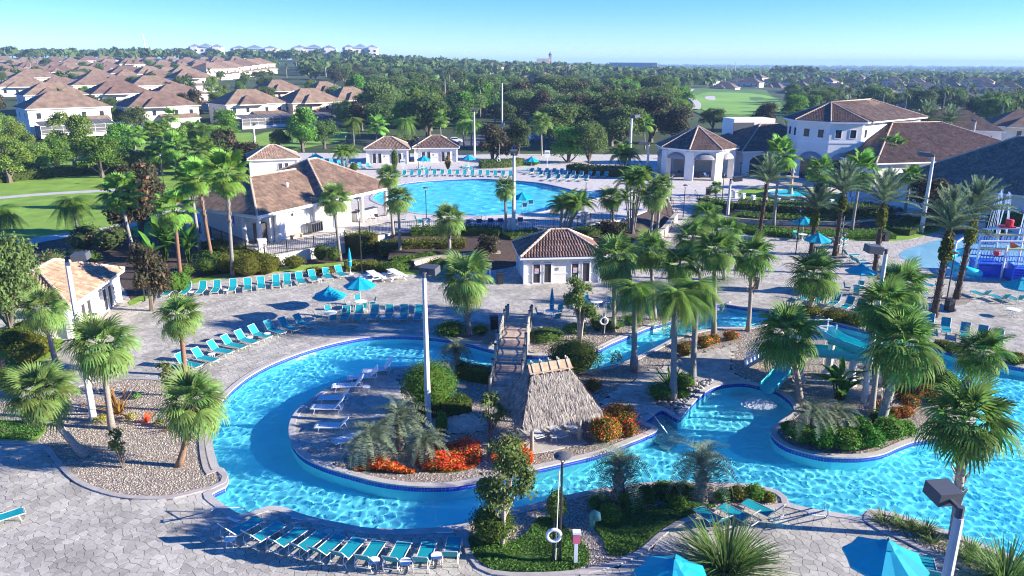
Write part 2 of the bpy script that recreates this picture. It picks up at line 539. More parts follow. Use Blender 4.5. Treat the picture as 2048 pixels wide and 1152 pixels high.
# pool shell
sh = MB(); n = len(OUT)
sh.sheet(offset(OUT, .05), -1.2)
b = len(sh.v)
for z in (-1.2, 0.0): sh.v += [(p.x, p.y, z) for p in OUT]
for i in range(n):
    j = (i + 1) % n
    sh.f.append((b + j, b + i, b + n + i, b + n + j)); sh.m.append(0)
M['pool_floor'] = mat('pool_floor', (.30, .84, .90), .7, .05, .5)
pf = struct(sh.build('pool_basin', 'pool_floor'))
pf.cycles.is_caustics_receiver = True
isl = MB().prism(ISL, -1.2, 0.0)
island = struct(isl.build('island', 'gravel'))
iw = MB(); n = len(ISL)
P2 = offset(ISL, .012)
b = 0
for z in (-1.2, -.03): iw.v += [(p.x, p.y, z) for p in P2]
for i in range(n):
    j = (i + 1) % n
    iw.f.append((i, j, n + j, n + i)); iw.m.append(0)
w_ = struct(iw.build('island_pool_wall', 'pool_floor', island)); w_.cycles.is_caustics_receiver = True

def tile_band(name, loop, sign, z0, parent):
    """waterline tiles: two courses of small blue tiles standing proud of pale grout"""
    pts = [Vector(p) for p in loop] + [Vector(loop[0])]
    V, F = [], []
    carry = 0.0
    for a, c in zip(pts[:-1], pts[1:]):
        d = c - a; L = d.length
        if L < 1e-5: continue
        d /= L; nn = Vector((d.y, -d.x)) * sign
        k = max(1, int(round(L / .165)))
        for i in range(k):
            s, e = a + d * (L * (i + .04) / k) + nn * .025, a + d * (L * (i + .96) / k) + nn * .025
            for r in range(2):
                t, u = z0 - .005 - r * .135, z0 - .13 - r * .135
                q = len(V)
                V += [(s.x, s.y, t), (e.x, e.y, t), (e.x, e.y, u), (s.x, s.y, u)]
                F.append((q, q + 1, q + 2, q + 3))
    o = stuff(link(name, bulk(name, np.array(V), np.array(F), 'pool_tile'), parent))
    g = MB(); n = len(loop); q = offset(loop, sign * .016)
    for z in (z0 - .29, z0): g.v += [(p.x, p.y, z) for p in q]
    for i in range(n):
        j = (i + 1) % n
        g.f.append((i, j, n + j, n + i)); g.m.append(0)
    g.build('grout', 'grout', parent)
tile_band('waterline_tiles', OUT, -1, 0, pf)
tile_band('waterline_tiles', ISL, 1, 0, island)

cop = MB().ring(offset(OUT, -.05), offset(OUT, .34), -.02, .065)
struct(cop.build('pool_coping', 'coping'))
struct(MB().ring(offset(ISL, .05), offset(ISL, -.32), -.02, .065).build('island_coping', 'coping', island))

# ---- the water surface: one rippled sheet
M['water'] = bpy.data.materials.new('water')
M['water'].use_nodes = True
_t = M['water'].node_tree; _t.nodes.clear()
_g = _t.nodes.new('ShaderNodeBsdfGlass'); _g.inputs['IOR'].default_value = 1.26; _g.inputs['Roughness'].default_value = 0
_g.inputs['Color'].default_value = (.74, .99, 1.0, 1)
_o = _t.nodes.new('ShaderNodeOutputMaterial'); _t.links.new(_g.outputs[0], _o.inputs[0])

def waves(X, Y, amp, lam0, lam1, n, seed, theta=None, spread=PI):
    r = np.random.default_rng(seed); Z = np.zeros_like(X)
    for k in range(n):
        lam = lam0 * (lam1 / lam0) ** r.random()
        a = (theta if theta is not None else 0) + r.uniform(-spread, spread)
        kk = 2 * PI / lam
        Z += amp * lam * np.sin(kk * (X * math.cos(a) + Y * math.sin(a)) + r.uniform(0, 6.28))
    return Z / math.sqrt(n)

def water_sheet(name, poly, z, h, hole=None, amp=.0145, lam=(.38, .85)):
    P = np.array([(p[0], p[1]) for p in poly])
    x0, y0 = P.min(0) - .3; x1, y1 = P.max(0) + .3
    xs = np.arange(x0, x1, h); ys = np.arange(y0, y1, h)
    X, Y = np.meshgrid(xs, ys)
    c = np.stack([X.ravel(), Y.ravel()], -1)
    keep = inside(c, offset(ccw(list(poly)), .12))
    if hole is not None: keep &= ~inside(c, offset(hole, -.35))
    vis = np.ones(len(c), bool)
    keep = (keep & vis).reshape(X.shape)
    Z = z + waves(X, Y, amp, lam[0], lam[1], 34, 3) + waves(X, Y, amp * .35, lam[0] * 3, lam[1] * 3, 8, 5, .4, .7)
    k4 = keep[:-1, :-1] & keep[1:, :-1] & keep[:-1, 1:] & keep[1:, 1:]
    i = np.arange(X.size).reshape(X.shape)
    F = np.stack([i[:-1, :-1], i[:-1, 1:], i[1:, 1:], i[1:, :-1]], -1)[k4]
    used = np.unique(F); remap = np.zeros(X.size, int); remap[used] = np.arange(len(used))
    V = np.stack([X.ravel(), Y.ravel(), Z.ravel()], -1)[used]
    o = struct(link(name, bulk(name, V, remap[F], 'water', smooth=True)))
    o.cycles.is_caustics_caster = True
    return o
# only the part of the basin the photograph can look at is carried
wpoly = [p for p in OUT]
water_sheet('river_water', wpoly, -.27, .085, ISL)

# ---- beds, lawns, mulch
def bed(name, px, m, z=.03, step=.5, edge=None, sm=True, kind='structure', hh=.09, parent=None):
    poly = ccw(pxpoly(px, step=step, sm=sm))
    o = MB().prism(poly, -.01, z).build(name, m, parent)
    o['kind'] = kind
    if edge:
        e = MB().ring(offset(poly, -.05), offset(poly, edge), -.005, hh).build(name + '_edging', 'edging')
        struct(e)
    return poly

B1_PX = [(-120,820),(60,800),(120,785),(185,767),(237,760),(312,762),(350,775),(395,790),(414,806),(404,835),(400,865),(401,900),(406,930),(415,950),(436,944),(447,955),(443,966),(422,976),(400,981),(350,993),(300,996),(250,993),(212,984),(175,971),(150,956),(130,936),(112,916),(100,899),(72,888),(0,885),(-120,888)]
B2_PX = [(960,1046),(1031,1026),(1074,1014),(1131,999),(1199,985),(1261,976),(1336,970),(1424,973),(1499,976),(1550,988),(1563,998),(1566,1010),(1536,1014),(1434,1018),(1399,1029),(1349,1049),(1311,1076),(1286,1099),(1249,1119),(1199,1136),(1149,1145),(1086,1149),(1024,1149),(987,1145),(962,1134),(942,1109),(934,1084),(936,1058)]
B3_PX = [(1737,1035),(1743,1029),(1761,1029),(1786,1035),(1823,1047),(1871,1064),(1926,1084),(1981,1106),(2048,1132),(2200,1195),(2300,1280),(2100,1230),(1961,1152),(1926,1134),(1891,1116),(1849,1101),(1811,1081),(1761,1059),(1736,1043)]
B5_PX = [(1063,705),(1066,680),(1072,660),(1100,652),(1150,650),(1180,638),(1240,632),(1300,622),(1335,622),(1366,627),(1331,640),(1299,649),(1264,663),(1224,680),(1179,700),(1120,704)]
B6_PX = [(862,670),(885,655),(905,648),(950,645),(985,652),(992,665),(985,692),(940,682),(900,674)]
B1 = bed('gravel_bed', B1_PX, 'gravel', .03, edge=.22)
B2 = bed('gravel_bed', B2_PX, 'gravel', .03, edge=.22)
B3 = bed('gravel_bed', B3_PX, 'gravel', .03, edge=.2)
B5 = bed('gravel_bed', B5_PX, 'gravel', .03, edge=.12)
B6 = bed('gravel_bed', B6_PX, 'gravel', .03, edge=.12)
LAWN2 = bed('lawn', [(127,672),(122,694),(62,742),(8,754),(-150,775),(-300,800),(-300,590),(-100,600),(60,640)], 'lawn', .03)
MULCH = bed('mulch_bed', [(264,603),(330,578),(400,556),(500,541),(600,530),(690,524),(780,533),(870,540),(1000,536),(1012,508),(1000,490),(800,468),(677,489),(530,517),(400,470),(250,475),(225,500),(235,560)], 'mulch', .03, sm=False)
LSTRIP = bed('lawn', [(262,612),(290,600),(330,585),(400,565),(500,550),(600,541),(690,536),(780,545),(870,551),(872,543),(780,535),(690,526),(600,532),(500,542),(400,556),(330,576),(275,595),(258,603)], 'lawn', .045)
LCOVER = bed('lawn', [(-80,842),(40,842),(92,852),(84,874),(70,885),(0,882),(-80,884)], 'lawn', .05)
# outer gardens on the left
bed('garden', [(-700,700),(-100,600),(60,560),(230,560),(250,480),(400,472),(420,430),(500,370),(640,318),(700,290),(-100,290),(-1200,330)], 'lawn', .012, sm=False)
bed('mulch_bed', [(60,560),(230,560),(250,475),(235,470),(100,476),(-50,485),(-200,560)], 'mulch', .02, sm=False)
LLAWN = bed('lawn', [(-260,380),(0,368),(120,357),(240,350),(310,352),(330,390),(270,425),(230,452),(100,464),(0,470),(-260,482)], 'lawn', .034)
def strip(name, px, w, m, z=.05, z0=0.0):
    pts = smooth([at(a, b, z0) for a, b in px], .8, False)
    L, R = [], []
    for i, p in enumerate(pts):
        d = (pts[min(i + 1, len(pts) - 1)] - pts[max(i - 1, 0)]).normalized()
        s = Vector((-d.y, d.x)) * w / 2
        L.append(p + s); R.append(p - s)
    mb = MB()
    k = len(pts)
    mb.v = [(p.x, p.y, z0 + z) for p in L] + [(p.x, p.y, z0 + z) for p in R]
    for i in range(k - 1): mb.f.append((k + i, k + i + 1, i + 1, i)); mb.m.append(0)
    return struct(mb.build(name, m))
strip('footpath', [(-200,412),(0,396),(100,388),(220,381),(330,372)], 2.6, 'path')
strip('footpath', [(20,492),(80,480),(160,467),(235,456),(300,436),(380,418)], 3.0, 'path')
strip('footpath', [(560,332),(620,314),(680,306)], 1.8, 'path')

# ---- the upper deck with the big pool
UF = [(385,428),(399,467),(455,489),(512,512),(527,515),(600,501),(677,488),(720,479),(785,466),(800,463),(860,462),(1000,462),(1140,456),(1180,448),(1235,441),(1300,419),(1335,394),(1392,392),(1405,400),(1440,412),(1480,421),(1600,425),(1700,429),(1760,426),(1800,413)]
UPPER = [at(a, b, ZU).to_2d() for a, b in UF] + [Vector(p) for p in ((54, 101), (62, 92), (75, 82), (125, 82), (125, 167), (-48, 167), (-44, 130), (-41, 105))]
UPPER = ccw(UPPER)
MP_PX = [(745,398),(748,390),(760,382),(790,371),(825,365),(862,362),(912,359),(962,358),(1010,360),(1050,363),(1086,367),(1120,374),(1159,382),(1199,380),(1215,386),(1205,394),(1160,403),(1125,412),(1080,424),(1024,429),(987,431),(950,432),(912,431),(870,429),(837,427),(807,421),(775,412),(755,405)]
MPOOL = ccw(pxpoly(MP_PX, ZU, step=.8))
u = MB(); n = len(UPPER)
u.sheet(UPPER, ZU, [MPOOL])
deck = struct(u.build('upper_deck', 'deck_far'))
u = MB()
b = 0
for z in (0.0, ZU - .004): u.v += [(p.x, p.y, z) for p in UPPER]
for i in range(n):
    j = (i + 1) % n
    u.f.append((i, j, n + j, n + i)); u.m.append(0)
struct(u.build('terrace_wall', 'deck_wall', deck))
u = MB(); n = len(MPOOL)
u.sheet(MPOOL, .1)
b = len(u.v)
for z in (.1, ZU): u.v += [(p.x, p.y, z) for p in MPOOL]
for i in range(n):
    j = (i + 1) % n
    u.f.append((b + j, b + i, b + n + i, b + n + j)); u.m.append(0)
mpf = struct(u.build('main_pool_basin', 'pool_floor', None)); mpf.cycles.is_caustics_receiver = True
tile_band('waterline_tiles', MPOOL, -1, ZU, mpf)
struct(MB().ring(offset(MPOOL, -.05), offset(MPOOL, .4), ZU - .02, ZU + .05).build('main_pool_coping', 'coping'))
water_sheet('main_pool_water', MPOOL, ZU - .17, .3, None, .016, (1.2, 3.5))

def slope(name, A, B, m, k=5, za=ZU - .01, zb=.02, bulge=.15):
    pa = smooth([at(a, b, ZU) for a, b in A], 1.5, False)
    pb = smooth([at(a, b, 0) for a, b in B], 1.5, False)
    N_ = 40
    def rs(P):
        L = [0]
        for a, c in zip(P[:-1], P[1:]): L.append(L[-1] + (c - a).length)
        t = np.linspace(0, L[-1], N_)
        return np.stack([np.interp(t, L, [p.x for p in P]), np.interp(t, L, [p.y for p in P])], -1)
    a, c = rs(pa), rs(pb)
    V = []
    for j in range(k + 1):
        f = j / k
        q = a * (1 - f) + c * f
        z = za * (1 - f) + zb * f + bulge * math.sin(PI * f) * (1 + .4 * np.sin(np.arange(N_)))
        V.append(np.concatenate([q, np.full((N_, 1), 1) * z[:, None] if isinstance(z, np.ndarray) else np.full((N_, 1), z)], 1))
    V = np.concatenate(V)
    i = np.arange((k + 1) * N_).reshape(k + 1, N_)
    F = np.stack([i[:-1, :-1], i[1:, :-1], i[1:, 1:], i[:-1, 1:]], -1).reshape(-1, 4)
    return struct(link(name, bulk(name, V, F, m, smooth=True)))
slope('planted_bank', [(790,467),(860,464),(1000,464),(1140,458),(1185,450),(1240,443),(1300,421),(1333,396)], [(770,543),(880,541),(1000,539),(1100,512),(1190,514),(1280,492),(1322,466),(1350,441)], 'mulch')
slope('planted_bank', [(1395,394),(1440,413),(1480,422),(1600,426),(1700,430),(1760,427),(1800,414)], [(1432,440),(1470,455),(1530,462),(1620,468),(1700,470),(1780,466),(1850,452)], 'mulch')
bed('lawn', [(1440,446),(1536,462),(1611,475),(1711,481),(1773,483),(1823,478),(1861,467),(1886,457),(1870,448),(1850,452),(1780,466),(1700,468),(1620,466),(1530,458),(1470,448)], 'lawn', .035)
bed('garden', [(1880,452),(1905,470),(1960,462),(2060,455),(2400,470),(2400,380),(1990,405),(1880,420)], 'mulch', .03, sm=False)
bed('lawn', [(1190,545),(1240,543),(1345,530),(1345,505),(1300,512),(1255,512),(1195,520)], 'lawn', .045)
SPLASH = bed('splash_pad', [(1811,500),(1798,510),(1811,520),(1849,537),(1886,550),(1926,557),(1986,562),(2061,563),(2300,570),(2300,470),(2100,462),(2000,462),(1923,470),(1861,484)], 'splash_paint', .02)
bed('palm_bed', [(1735,552),(1752,545),(1775,552),(1752,560)], 'gravel', .035)
bed('palm_bed', [(1880,605),(1905,588),(1945,597),(1925,610)], 'gravel', .035)
bed('palm_bed', [(1650,515),(1690,505),(1690,516)], 'gravel', .035)
bed('planting_strip', [(1598,616),(1640,628),(1740,655),(1740,640),(1680,622),(1620,612)], 'gravel', .035)
bed('planting_strip', [(1860,686),(1910,702),(2030,728),(2055,728),(2000,705),(1920,690)], 'gravel', .035)

# ---- crazy paving
def gen_stones():
    sx, sy = .43, .32
    PAVE_ISL = [
        [(830,742),(816,738),(762,741),(732,751),(692,766),(652,784),(622,804),(600,822),(588,840),(584,860),(588,884),(602,905),(622,919),(652,932),(690,922),(705,900),(760,868),(800,830),(806,790),(800,750)],
        [(885,838),(955,832),(962,862),(880,866)],
        [(1205,800),(1260,765),(1300,742),(1340,732),(1380,712),(1440,697),(1468,688),(1464,722),(1468,745),(1500,762),(1449,766),(1424,773),(1394,768),(1340,765),(1310,790),(1318,817),(1294,839),(1268,836),(1205,818)]]
    P_ISL = [ccw(pxpoly(p)) for p in PAVE_ISL]
    for p in P_ISL: struct(MB().prism(p, -.01, .018).build('path', 'joint', island))
    NO = [offset(OUT, .1), offset(B1, .1), offset(B2, .1), offset(B3, .1), offset(B5, .05), offset(B6, .05), LAWN2, MULCH, LSTRIP, LCOVER]
    ys = np.arange(16, 73.5, sy); xs = np.arange(-60, 56, sx)
    nx, ny = len(xs), len(ys)
    jx = RNG.uniform(-.42, .42, (ny, nx)) * sx; jy = RNG.uniform(-.42, .42, (ny, nx)) * sy
    PX = xs[None, :] + jx + (np.arange(ny)[:, None] % 2) * sx * .5; PY = ys[:, None] + jy
    C = np.stack([PX.ravel(), PY.ravel()], -1)
    vis = (np.abs(C[:, 0]) < C[:, 1] * .74 + 7)
    main = vis.copy()
    for p in NO: main &= ~inside(C, p)
    main &= C[:, 1] < 72.2
    isl_ok = np.zeros(len(C), bool)
    for p in P_ISL: isl_ok |= inside(C, p)
    ok = main | (isl_ok & vis)
    OUTo, ISo = OUT, ISL
    outA = np.array([(p.x, p.y) for p in OUT]); islA = np.array([(p.x, p.y) for p in ISL])
    cells = []
    for idx in np.nonzero(ok)[0]:
        r, c = divmod(idx, nx)
        p = C[idx]
        poly = [(p[0] - sx * 1.3, p[1] - sy * 1.3), (p[0] + sx * 1.3, p[1] - sy * 1.3), (p[0] + sx * 1.3, p[1] + sy * 1.3), (p[0] - sx * 1.3, p[1] + sy * 1.3)]
        for dr in (-2, -1, 0, 1, 2):
            for dc in (-2, -1, 0, 1, 2):
                rr, cc = r + dr, c + dc
                if (dr == 0 and dc == 0) or rr < 0 or cc < 0 or rr >= ny or cc >= nx: continue
                qx, qy = C[rr * nx + cc]
                mx_, my_ = (p[0] + qx) / 2, (p[1] + qy) / 2
                ddx, ddy = qx - p[0], qy - p[1]
                out = []; m_ = len(poly)
                prev = poly[-1]; sp_ = (prev[0] - mx_) * ddx + (prev[1] - my_) * ddy
                for cur in poly:
                    sc = (cur[0] - mx_) * ddx + (cur[1] - my_) * ddy
                    if (sc <= 0) != (sp_ <= 0):
                        t = sp_ / (sp_ - sc)
                        out.append((prev[0] + (cur[0] - prev[0]) * t, prev[1] + (cur[1] - prev[1]) * t))
                    if sc <= 0: out.append(cur)
                    prev, sp_ = cur, sc
                poly = out
                if len(poly) < 3: break
            if len(poly) < 3: break
        if len(poly) < 3: continue
        q = np.array(poly); ctr = q.mean(0)
        dv = q - ctr; ln = np.linalg.norm(dv, axis=1, keepdims=True)
        q = ctr + dv * np.clip(1 - (.013) / np.maximum(ln, .05), .3, 1)
        cells.append((idx, q, bool(main[idx])))
    # keep stones on the dry side of the pool edge
    allv = np.concatenate([q for _, q, _ in cells])
    wet = inside(allv, OUT) & ~inside(allv, ISL)
    k = 0; V, F3, near = [], [], []
    cnt = 0
    for idx, q, ismain in cells:
        n_ = len(q); w = wet[k:k + n_]; k += n_
        if w.any():
            A_ = outA if ismain else islA
            q = q.copy()
            for i in np.nonzero(w)[0]:
                q[i] = A_[np.argmin(((A_ - q[i]) ** 2).sum(1))]
        z = .03 + RNG.uniform(-.005, .005) + (.0 if ismain else .012)
        d = np.hypot(*q.mean(0))
        near.append((d, q, z, ismain))
    near.sort(key=lambda t: t[0])
    vis_i = [i for i, t in enumerate(near) if abs(proj(t[1].mean(0)[0], t[1].mean(0)[1], 0)[0] - 1024) < 1010 and proj(*t[1].mean(0), 0)[1] < 1145][:300]
    vset = set(vis_i)
    def slab(mb, q, z, o=(0, 0)):
        n_ = len(q)
        mb.add([(x - o[0], y - o[1], .002) for x, y in q] + [(x - o[0], y - o[1], z) for x, y in q],
               [tuple(range(n_, 2 * n_))] + [(i, (i + 1) % n_, n_ + (i + 1) % n_, n_ + i) for i in range(n_)])
    big, bi = MB(), MB()
    tone = []; tone_i = []
    for i, (d, q, z, ismain) in enumerate(near):
        if area([Vector(p) for p in q]) < 0: q = q[::-1]
        if i in vset:
            mb = MB(); c = q.mean(0); slab(mb, q, z, c)
            o = mb.build('paving_stone', 'stone_one', patio if ismain else island); o.location = (c[0], c[1], 0)
        else:
            t = RNG.random(); m_ = big if ismain else bi
            slab(m_, q, z); (tone if ismain else tone_i).extend([t] * (len(q) + 1))
    for mb, t, par in ((big, tone, patio), (bi, tone_i, island)):
        o = mb.build('paving_stones', 'stone', par)
        a = o.data.attributes.new('rnd', 'FLOAT', 'FACE'); a.data.foreach_set('value', np.array(t, np.float32))
        stuff(o)
defm('stone_one', (.445, .41, .35), .8, .16, .55, bump=.25, bscale=9, rnd=.17)
gen_stones()

# ---- pebbles on the gravel
def pebbles(name, poly, n, r0, r1, z, parent=None, avoid=()):
    P = np.array([(p[0], p[1]) for p in poly]); lo, hi = P.min(0), P.max(0)
    c = RNG.uniform(lo, hi, (n * 3, 2)); k = inside(c, poly)
    for a in avoid: k &= ~inside(c, a)
    c = c[k][:n]; m = len(c)
    if not m: return
    r = RNG.uniform(r0, r1, m)
    base = np.array([(1, 0, 0), (0, 1, 0), (-1, 0, 0), (0, -1, 0), (0, 0, .75)])
    th = RNG.uniform(0, 6.28, m); ca, sa = np.cos(th), np.sin(th); el = RNG.uniform(.6, 1, m)
    V = np.zeros((m, 5, 3))
    bx, by = base[None, :, 0] * r[:, None], base[None, :, 1] * (r * el)[:, None]
    V[:, :, 0] = c[:, None, 0] + bx * ca[:, None] - by * sa[:, None]
    V[:, :, 1] = c[:, None, 1] + bx * sa[:, None] + by * ca[:, None]
    V[:, :, 2] = z + base[None, :, 2] * r[:, None]
    f = np.array([(0, 1, 4), (1, 2, 4), (2, 3, 4), (3, 0, 4)])
    F = (f[None] + np.arange(m)[:, None, None] * 5).reshape(-1, 3)
    return stuff(link(name, bulk(name, V.reshape(-1, 3), F, 'pebble', np.repeat(RNG.random(m), 4)), parent))
pebbles('gravel', B1, 24000, .025, .06, .03)
pebbles('gravel', B2, 10000, .025, .06, .03)
pebbles('gravel', B3, 6000, .03, .07, .03)
pebbles('gravel', offset(ISL, -.35), 48000, .025, .065, .0, island)
pebbles('gravel', B5, 6000, .04, .08, .03)
# ================================================================ BUILDINGS
def tile_faces(faces, tw=.27, tl=.36, lift=.0):
    """barrel tiles laid in courses on planar roof faces; each face starts with its eave edge"""
    V, F, R = [], [], []
    for f in faces:
        P = [Vector(p) for p in f]
        e = (P[1] - P[0]); L = e.length
        if L < .01: continue
        u = e / L
        nrm = Vector((0, 0, 0))
        for i in range(len(P)): nrm += P[i].cross(P[(i + 1) % len(P)])
        nrm.normalize()
        if nrm.z < 0: nrm = -nrm
        v = nrm.cross(u)
        if (P[-1] - P[0]).dot(v) < 0: v = -v
        Q = [((p - P[0]).dot(u), (p - P[0]).dot(v)) for p in P]
        xs = [q[0] for q in Q]; H = max(q[1] for q in Q)
        nr = max(1, int(H / tl)); cl = H / nr
        for r in range(nr):
            y = (r + .5) * cl
            # span at that height
            c = []
            for (x1, y1), (x2, y2) in zip(Q, Q[1:] + Q[:1]):
                if (y1 > y) != (y2 > y): c.append(x1 + (y - y1) / (y2 - y1) * (x2 - x1))
            if len(c) < 2: continue
            a, b = min(c), max(c)
            k = max(1, int((b - a) / tw)); w = (b - a) / k
            y0, y1 = r * cl - .03, (r + 1) * cl
            for i in range(k):
                x = a + i * w
                t = random.random()
                base = len(V)
                for yy, dz in ((y0, .05 + lift), (y1, .02 + lift)):
                    for xx, hz in ((x + .02 * w, 0), (x + .22 * w, .055), (x + .55 * w, .055), (x + .75 * w, 0), (x + w, -.005)):
                        V.append(P[0] + u * xx + v * yy + nrm * (dz + hz))
                for j in range(4):
                    F.append((base + j, base + j + 1, base + 6 + j, base + 5 + j)); R.append(t)
    return V, F, R

def roof(parent, faces, m, tiles=True, tw=.27, tl=.36, ridges=(), fascia='white_trim', name='roof'):
    mb = MB()
    for f in faces: mb.add(f, [tuple(range(len(f)))])
    # underside and edge
    for f in faces:
        a, b = Vector(f[0]), Vector(f[1]); d = Vector((0, 0, -.22))
        mb.add([a, b, b + d, a + d], [(0, 1, 2, 3)], 1)
    o = mb.build(name, [m, fascia], parent)
    if tiles:
        V, F, R = tile_faces(faces, tw, tl)
        me = bulk('roof_tiles', np.array([tuple(v) for v in V]), np.array(F), m, np.array(R))
        t = stuff(link('roof_tiles', me, o))
    if ridges:
        rb = MB()
        for p, q in ridges:
            p, q = Vector(p), Vector(q); L = (q - p).length; k = max(2, int(L / .45))
            for i in range(k):
                a, b = p.lerp(q, i / k), p.lerp(q, (i + 1.06) / k)
                up = Vector((0, 0, .07 + .03 * 1))
                rb.tube([a + up, b + up * .8], [.13, .11], 6)
        rb.build('ridge_tiles', 'ridge_tile', o)
    return o

def hip_faces(x0, x1, y0, y1, z, h, cx=None):
    """hip roof over a rectangle; ridge along the longer side"""
    w, d = x1 - x0, y1 - y0
    if w >= d:
        r0, r1 = (x0 + d / 2, (y0 + y1) / 2, z + h), (x1 - d / 2, (y0 + y1) / 2, z + h)
        if w - d < .05: r1 = r0
        fs = [[(x0, y0, z), (x1, y0, z), r1, r0], [(x1, y0, z), (x1, y1, z), r1], [(x1, y1, z), (x0, y1, z), r0, r1], [(x0, y1, z), (x0, y0, z), r0]]
    else:
        r0, r1 = ((x0 + x1) / 2, y0 + w / 2, z + h), ((x0 + x1) / 2, y1 - w / 2, z + h)
        fs = [[(x0, y0, z), (x1, y0, z), r0], [(x1, y0, z), (x1, y1, z), r1, r0], [(x1, y1, z), (x0, y1, z), r1], [(x0, y1, z), (x0, y0, z), r0, r1]]
    rd = [((x0, y0, z), r0), ((x0, y1, z), r0 if w >= d else r1), ((x1, y0, z), r1 if w >= d else r0), ((x1, y1, z), r1), (r0, r1)]
    rd = [(a, b) for a, b in rd if (Vector(a) - Vector(b)).length > .1]
    return fs, rd

def window(parent, x, y, z, w, h, rz, frame='white_trim', pane='glass_dark', dep=.12, mull=0, name='window'):
    """a window set in a wall whose outward normal is local -Y turned by rz"""
    mb = MB(); t = .08
    ca, sa = math.cos(rz), math.sin(rz)
    def W(a, b, c): return (x + a * ca - b * sa, y + a * sa + b * ca, z + c)
    def bx(a0, a1, c0, c1, b0, b1, q):
        vs = [W(a, b, c) for c in (c0, c1) for a, b in ((a0, b0), (a1, b0), (a1, b1), (a0, b1))]
        q.add(vs, [(3, 2, 1, 0), (4, 5, 6, 7), (0, 1, 5, 4), (1, 2, 6, 5), (2, 3, 7, 6), (3, 0, 4, 7)])
    bx(-w / 2 - t, -w / 2, -t, h + t, -dep, .05, mb); bx(w / 2, w / 2 + t, -t, h + t, -dep, .05, mb)
    bx(-w / 2, w / 2, -t, 0, -dep, .05, mb); bx(-w / 2, w / 2, h, h + t, -dep, .05, mb)
    for i in range(mull): bx(-.025, .025, 0, h, -dep * .6, .05, mb) if i == 0 else bx(-w / 2, w / 2, h / 2 - .025, h / 2 + .025, -dep * .62, .05, mb)
    f = mb.build(name, frame, parent)
    p = MB(); bx(-w / 2, w / 2, 0, h, -dep * .3, .04, p); p.build('pane', pane, f)
    return f

def door_pair(parent, x, y, z, rz, w=.95, h=2.1, posters=()):
    for s in (-1, 1):
        cx, cy = x + s * (w / 2 + .06) * math.cos(rz), y + s * (w / 2 + .06) * math.sin(rz)
        d = window(parent, cx, cy, z + .12, w - .3, h - .25, rz, 'white_trim', 'door_screen', .09, name='door')
        hb = MB(); ox = -s * (w / 2 - .08)
        hx, hy = cx + ox * math.cos(rz) + .1 * math.sin(rz), cy + ox * math.sin(rz) - .1 * math.cos(rz)
        hb.tube([(hx, hy, z + .95), (hx, hy, z + 1.25)], .02, 5); hb.build('handle', 'steel', d)
        if s in posters:
            pm = MB(); n = Vector((math.sin(rz), -math.cos(rz), 0)); t = Vector((math.cos(rz), math.sin(rz), 0))
            c0 = Vector((cx, cy, z + 1.3)) + n * .06
            for k, (a0, a1, b0, b1, off) in enumerate(((-.2, .2, -.24, .24, 0), (-.18, .18, .06, .2, .004), (-.18, .18, -.12, .04, .004), (-.15, .15, -.2, -.15, .004))):
                cc = c0 + n * off
                pm.add([cc + t * a0 + Vector((0, 0, b0)), cc + t * a1 + Vector((0, 0, b0)), cc + t * a1 + Vector((0, 0, b1)), cc + t * a0 + Vector((0, 0, b1))], [(0, 1, 2, 3)], k)
            pm.build('notice', ['sign_white', 'sign_orange', 'sign_violet', 'sign_grey'], d)

def cabana(label, loc, rz, L, W, H, rh, rm, doors, wallm='white_wall', group=None, tiles=True, posters=(), over=.55):
    c = thing('pool_cabana', label, 'cabana', loc, rz, group)
    mb = MB().box((0, 0, H / 2), (L, W, H)); mb.build('wall', wallm, c)
    tr = MB()
    for sx in (-1, 1):
        for sy in (-1, 1): tr.box((sx * L / 2, sy * W / 2, H / 2), (.34, .34, H - .004))
    tr.box((0, 0, 1.0), (L + .08, W + .08, .09)); tr.box((0, 0, .06), (L + .1, W + .1, .12)); tr.box((0, 0, H - .12), (L + .12, W + .12, .2))
    tr.build('wall_trim', 'white_trim', c)
    fs, rd = hip_faces(-L / 2 - over, L / 2 + over, -W / 2 - over, W / 2 + over, H, rh)
    roof(c, fs, rm, tiles, ridges=rd)
    for side, u in doors:
        r = {'f': 0, 'r': PI / 2, 'l': -PI / 2, 'b': PI}[side]
        x, y = {'f': (u, -W / 2 - .02), 'r': (L / 2 + .02, u), 'l': (-L / 2 - .02, u), 'b': (u, W / 2 + .02)}[side]
        door_pair(c, x, y, 0, r, posters=posters)
    # wall plates beside the doors
    pm = MB()
    for side, u in doors:
        if side == 'f': pm.box((u + 1.5, -W / 2 - .03, 1.45), (.22, .03, .28))
        if side == 'r': pm.box((L / 2 + .03, u + 1.5, 1.45), (.03, .22, .28))
    pm.build('wall_plaque', 'sign_grey', c)
    return c

cabana('white changing cabana with brown tiled hip roof and two notices on its doors', (4.55, 73.0, 0), rad(6.5), 7.3, 5.6, 2.75, 1.9, 'roof_dark', [('f', -2.0), ('f', 1.75)], posters=(-1,))
cabana('white cabana with orange tan roof half hidden by bushes beside the left lamp pole', (-37.6, 58.8, 0), rad(6), 6.6, 9.6, 2.75, 1.9, 'roof_peach', [('r', -1.8), ('r', 2.3)])
a1 = cabana('white poolside cabana left of its twin behind the big pool', (-24.9, 152.6, ZU), rad(5), 7.9, 6.5, 2.9, 2.0, 'roof_tan', [('f', -2.0), ('f', 1.9)], group='twin cabanas behind the big pool')
a2 = cabana('white poolside cabana right of its twin behind the big pool', (-15.6, 155.6, ZU), rad(5), 8.3, 6.5, 2.9, 2.0, 'roof_dark', [('f', -2.0), ('f', 1.9)], group='twin cabanas behind the big pool')
p = at(548, 352, ZU)
cabana('small white cabana with peach roof peeping over the bar pavilion', (p.x - 1.5, p.y + 5, ZU), rad(20), 8.0, 7.0, 2.8, 2.0, 'roof_peach', [('r', -1.5), ('r', 1.5), ('f', 1.5)])

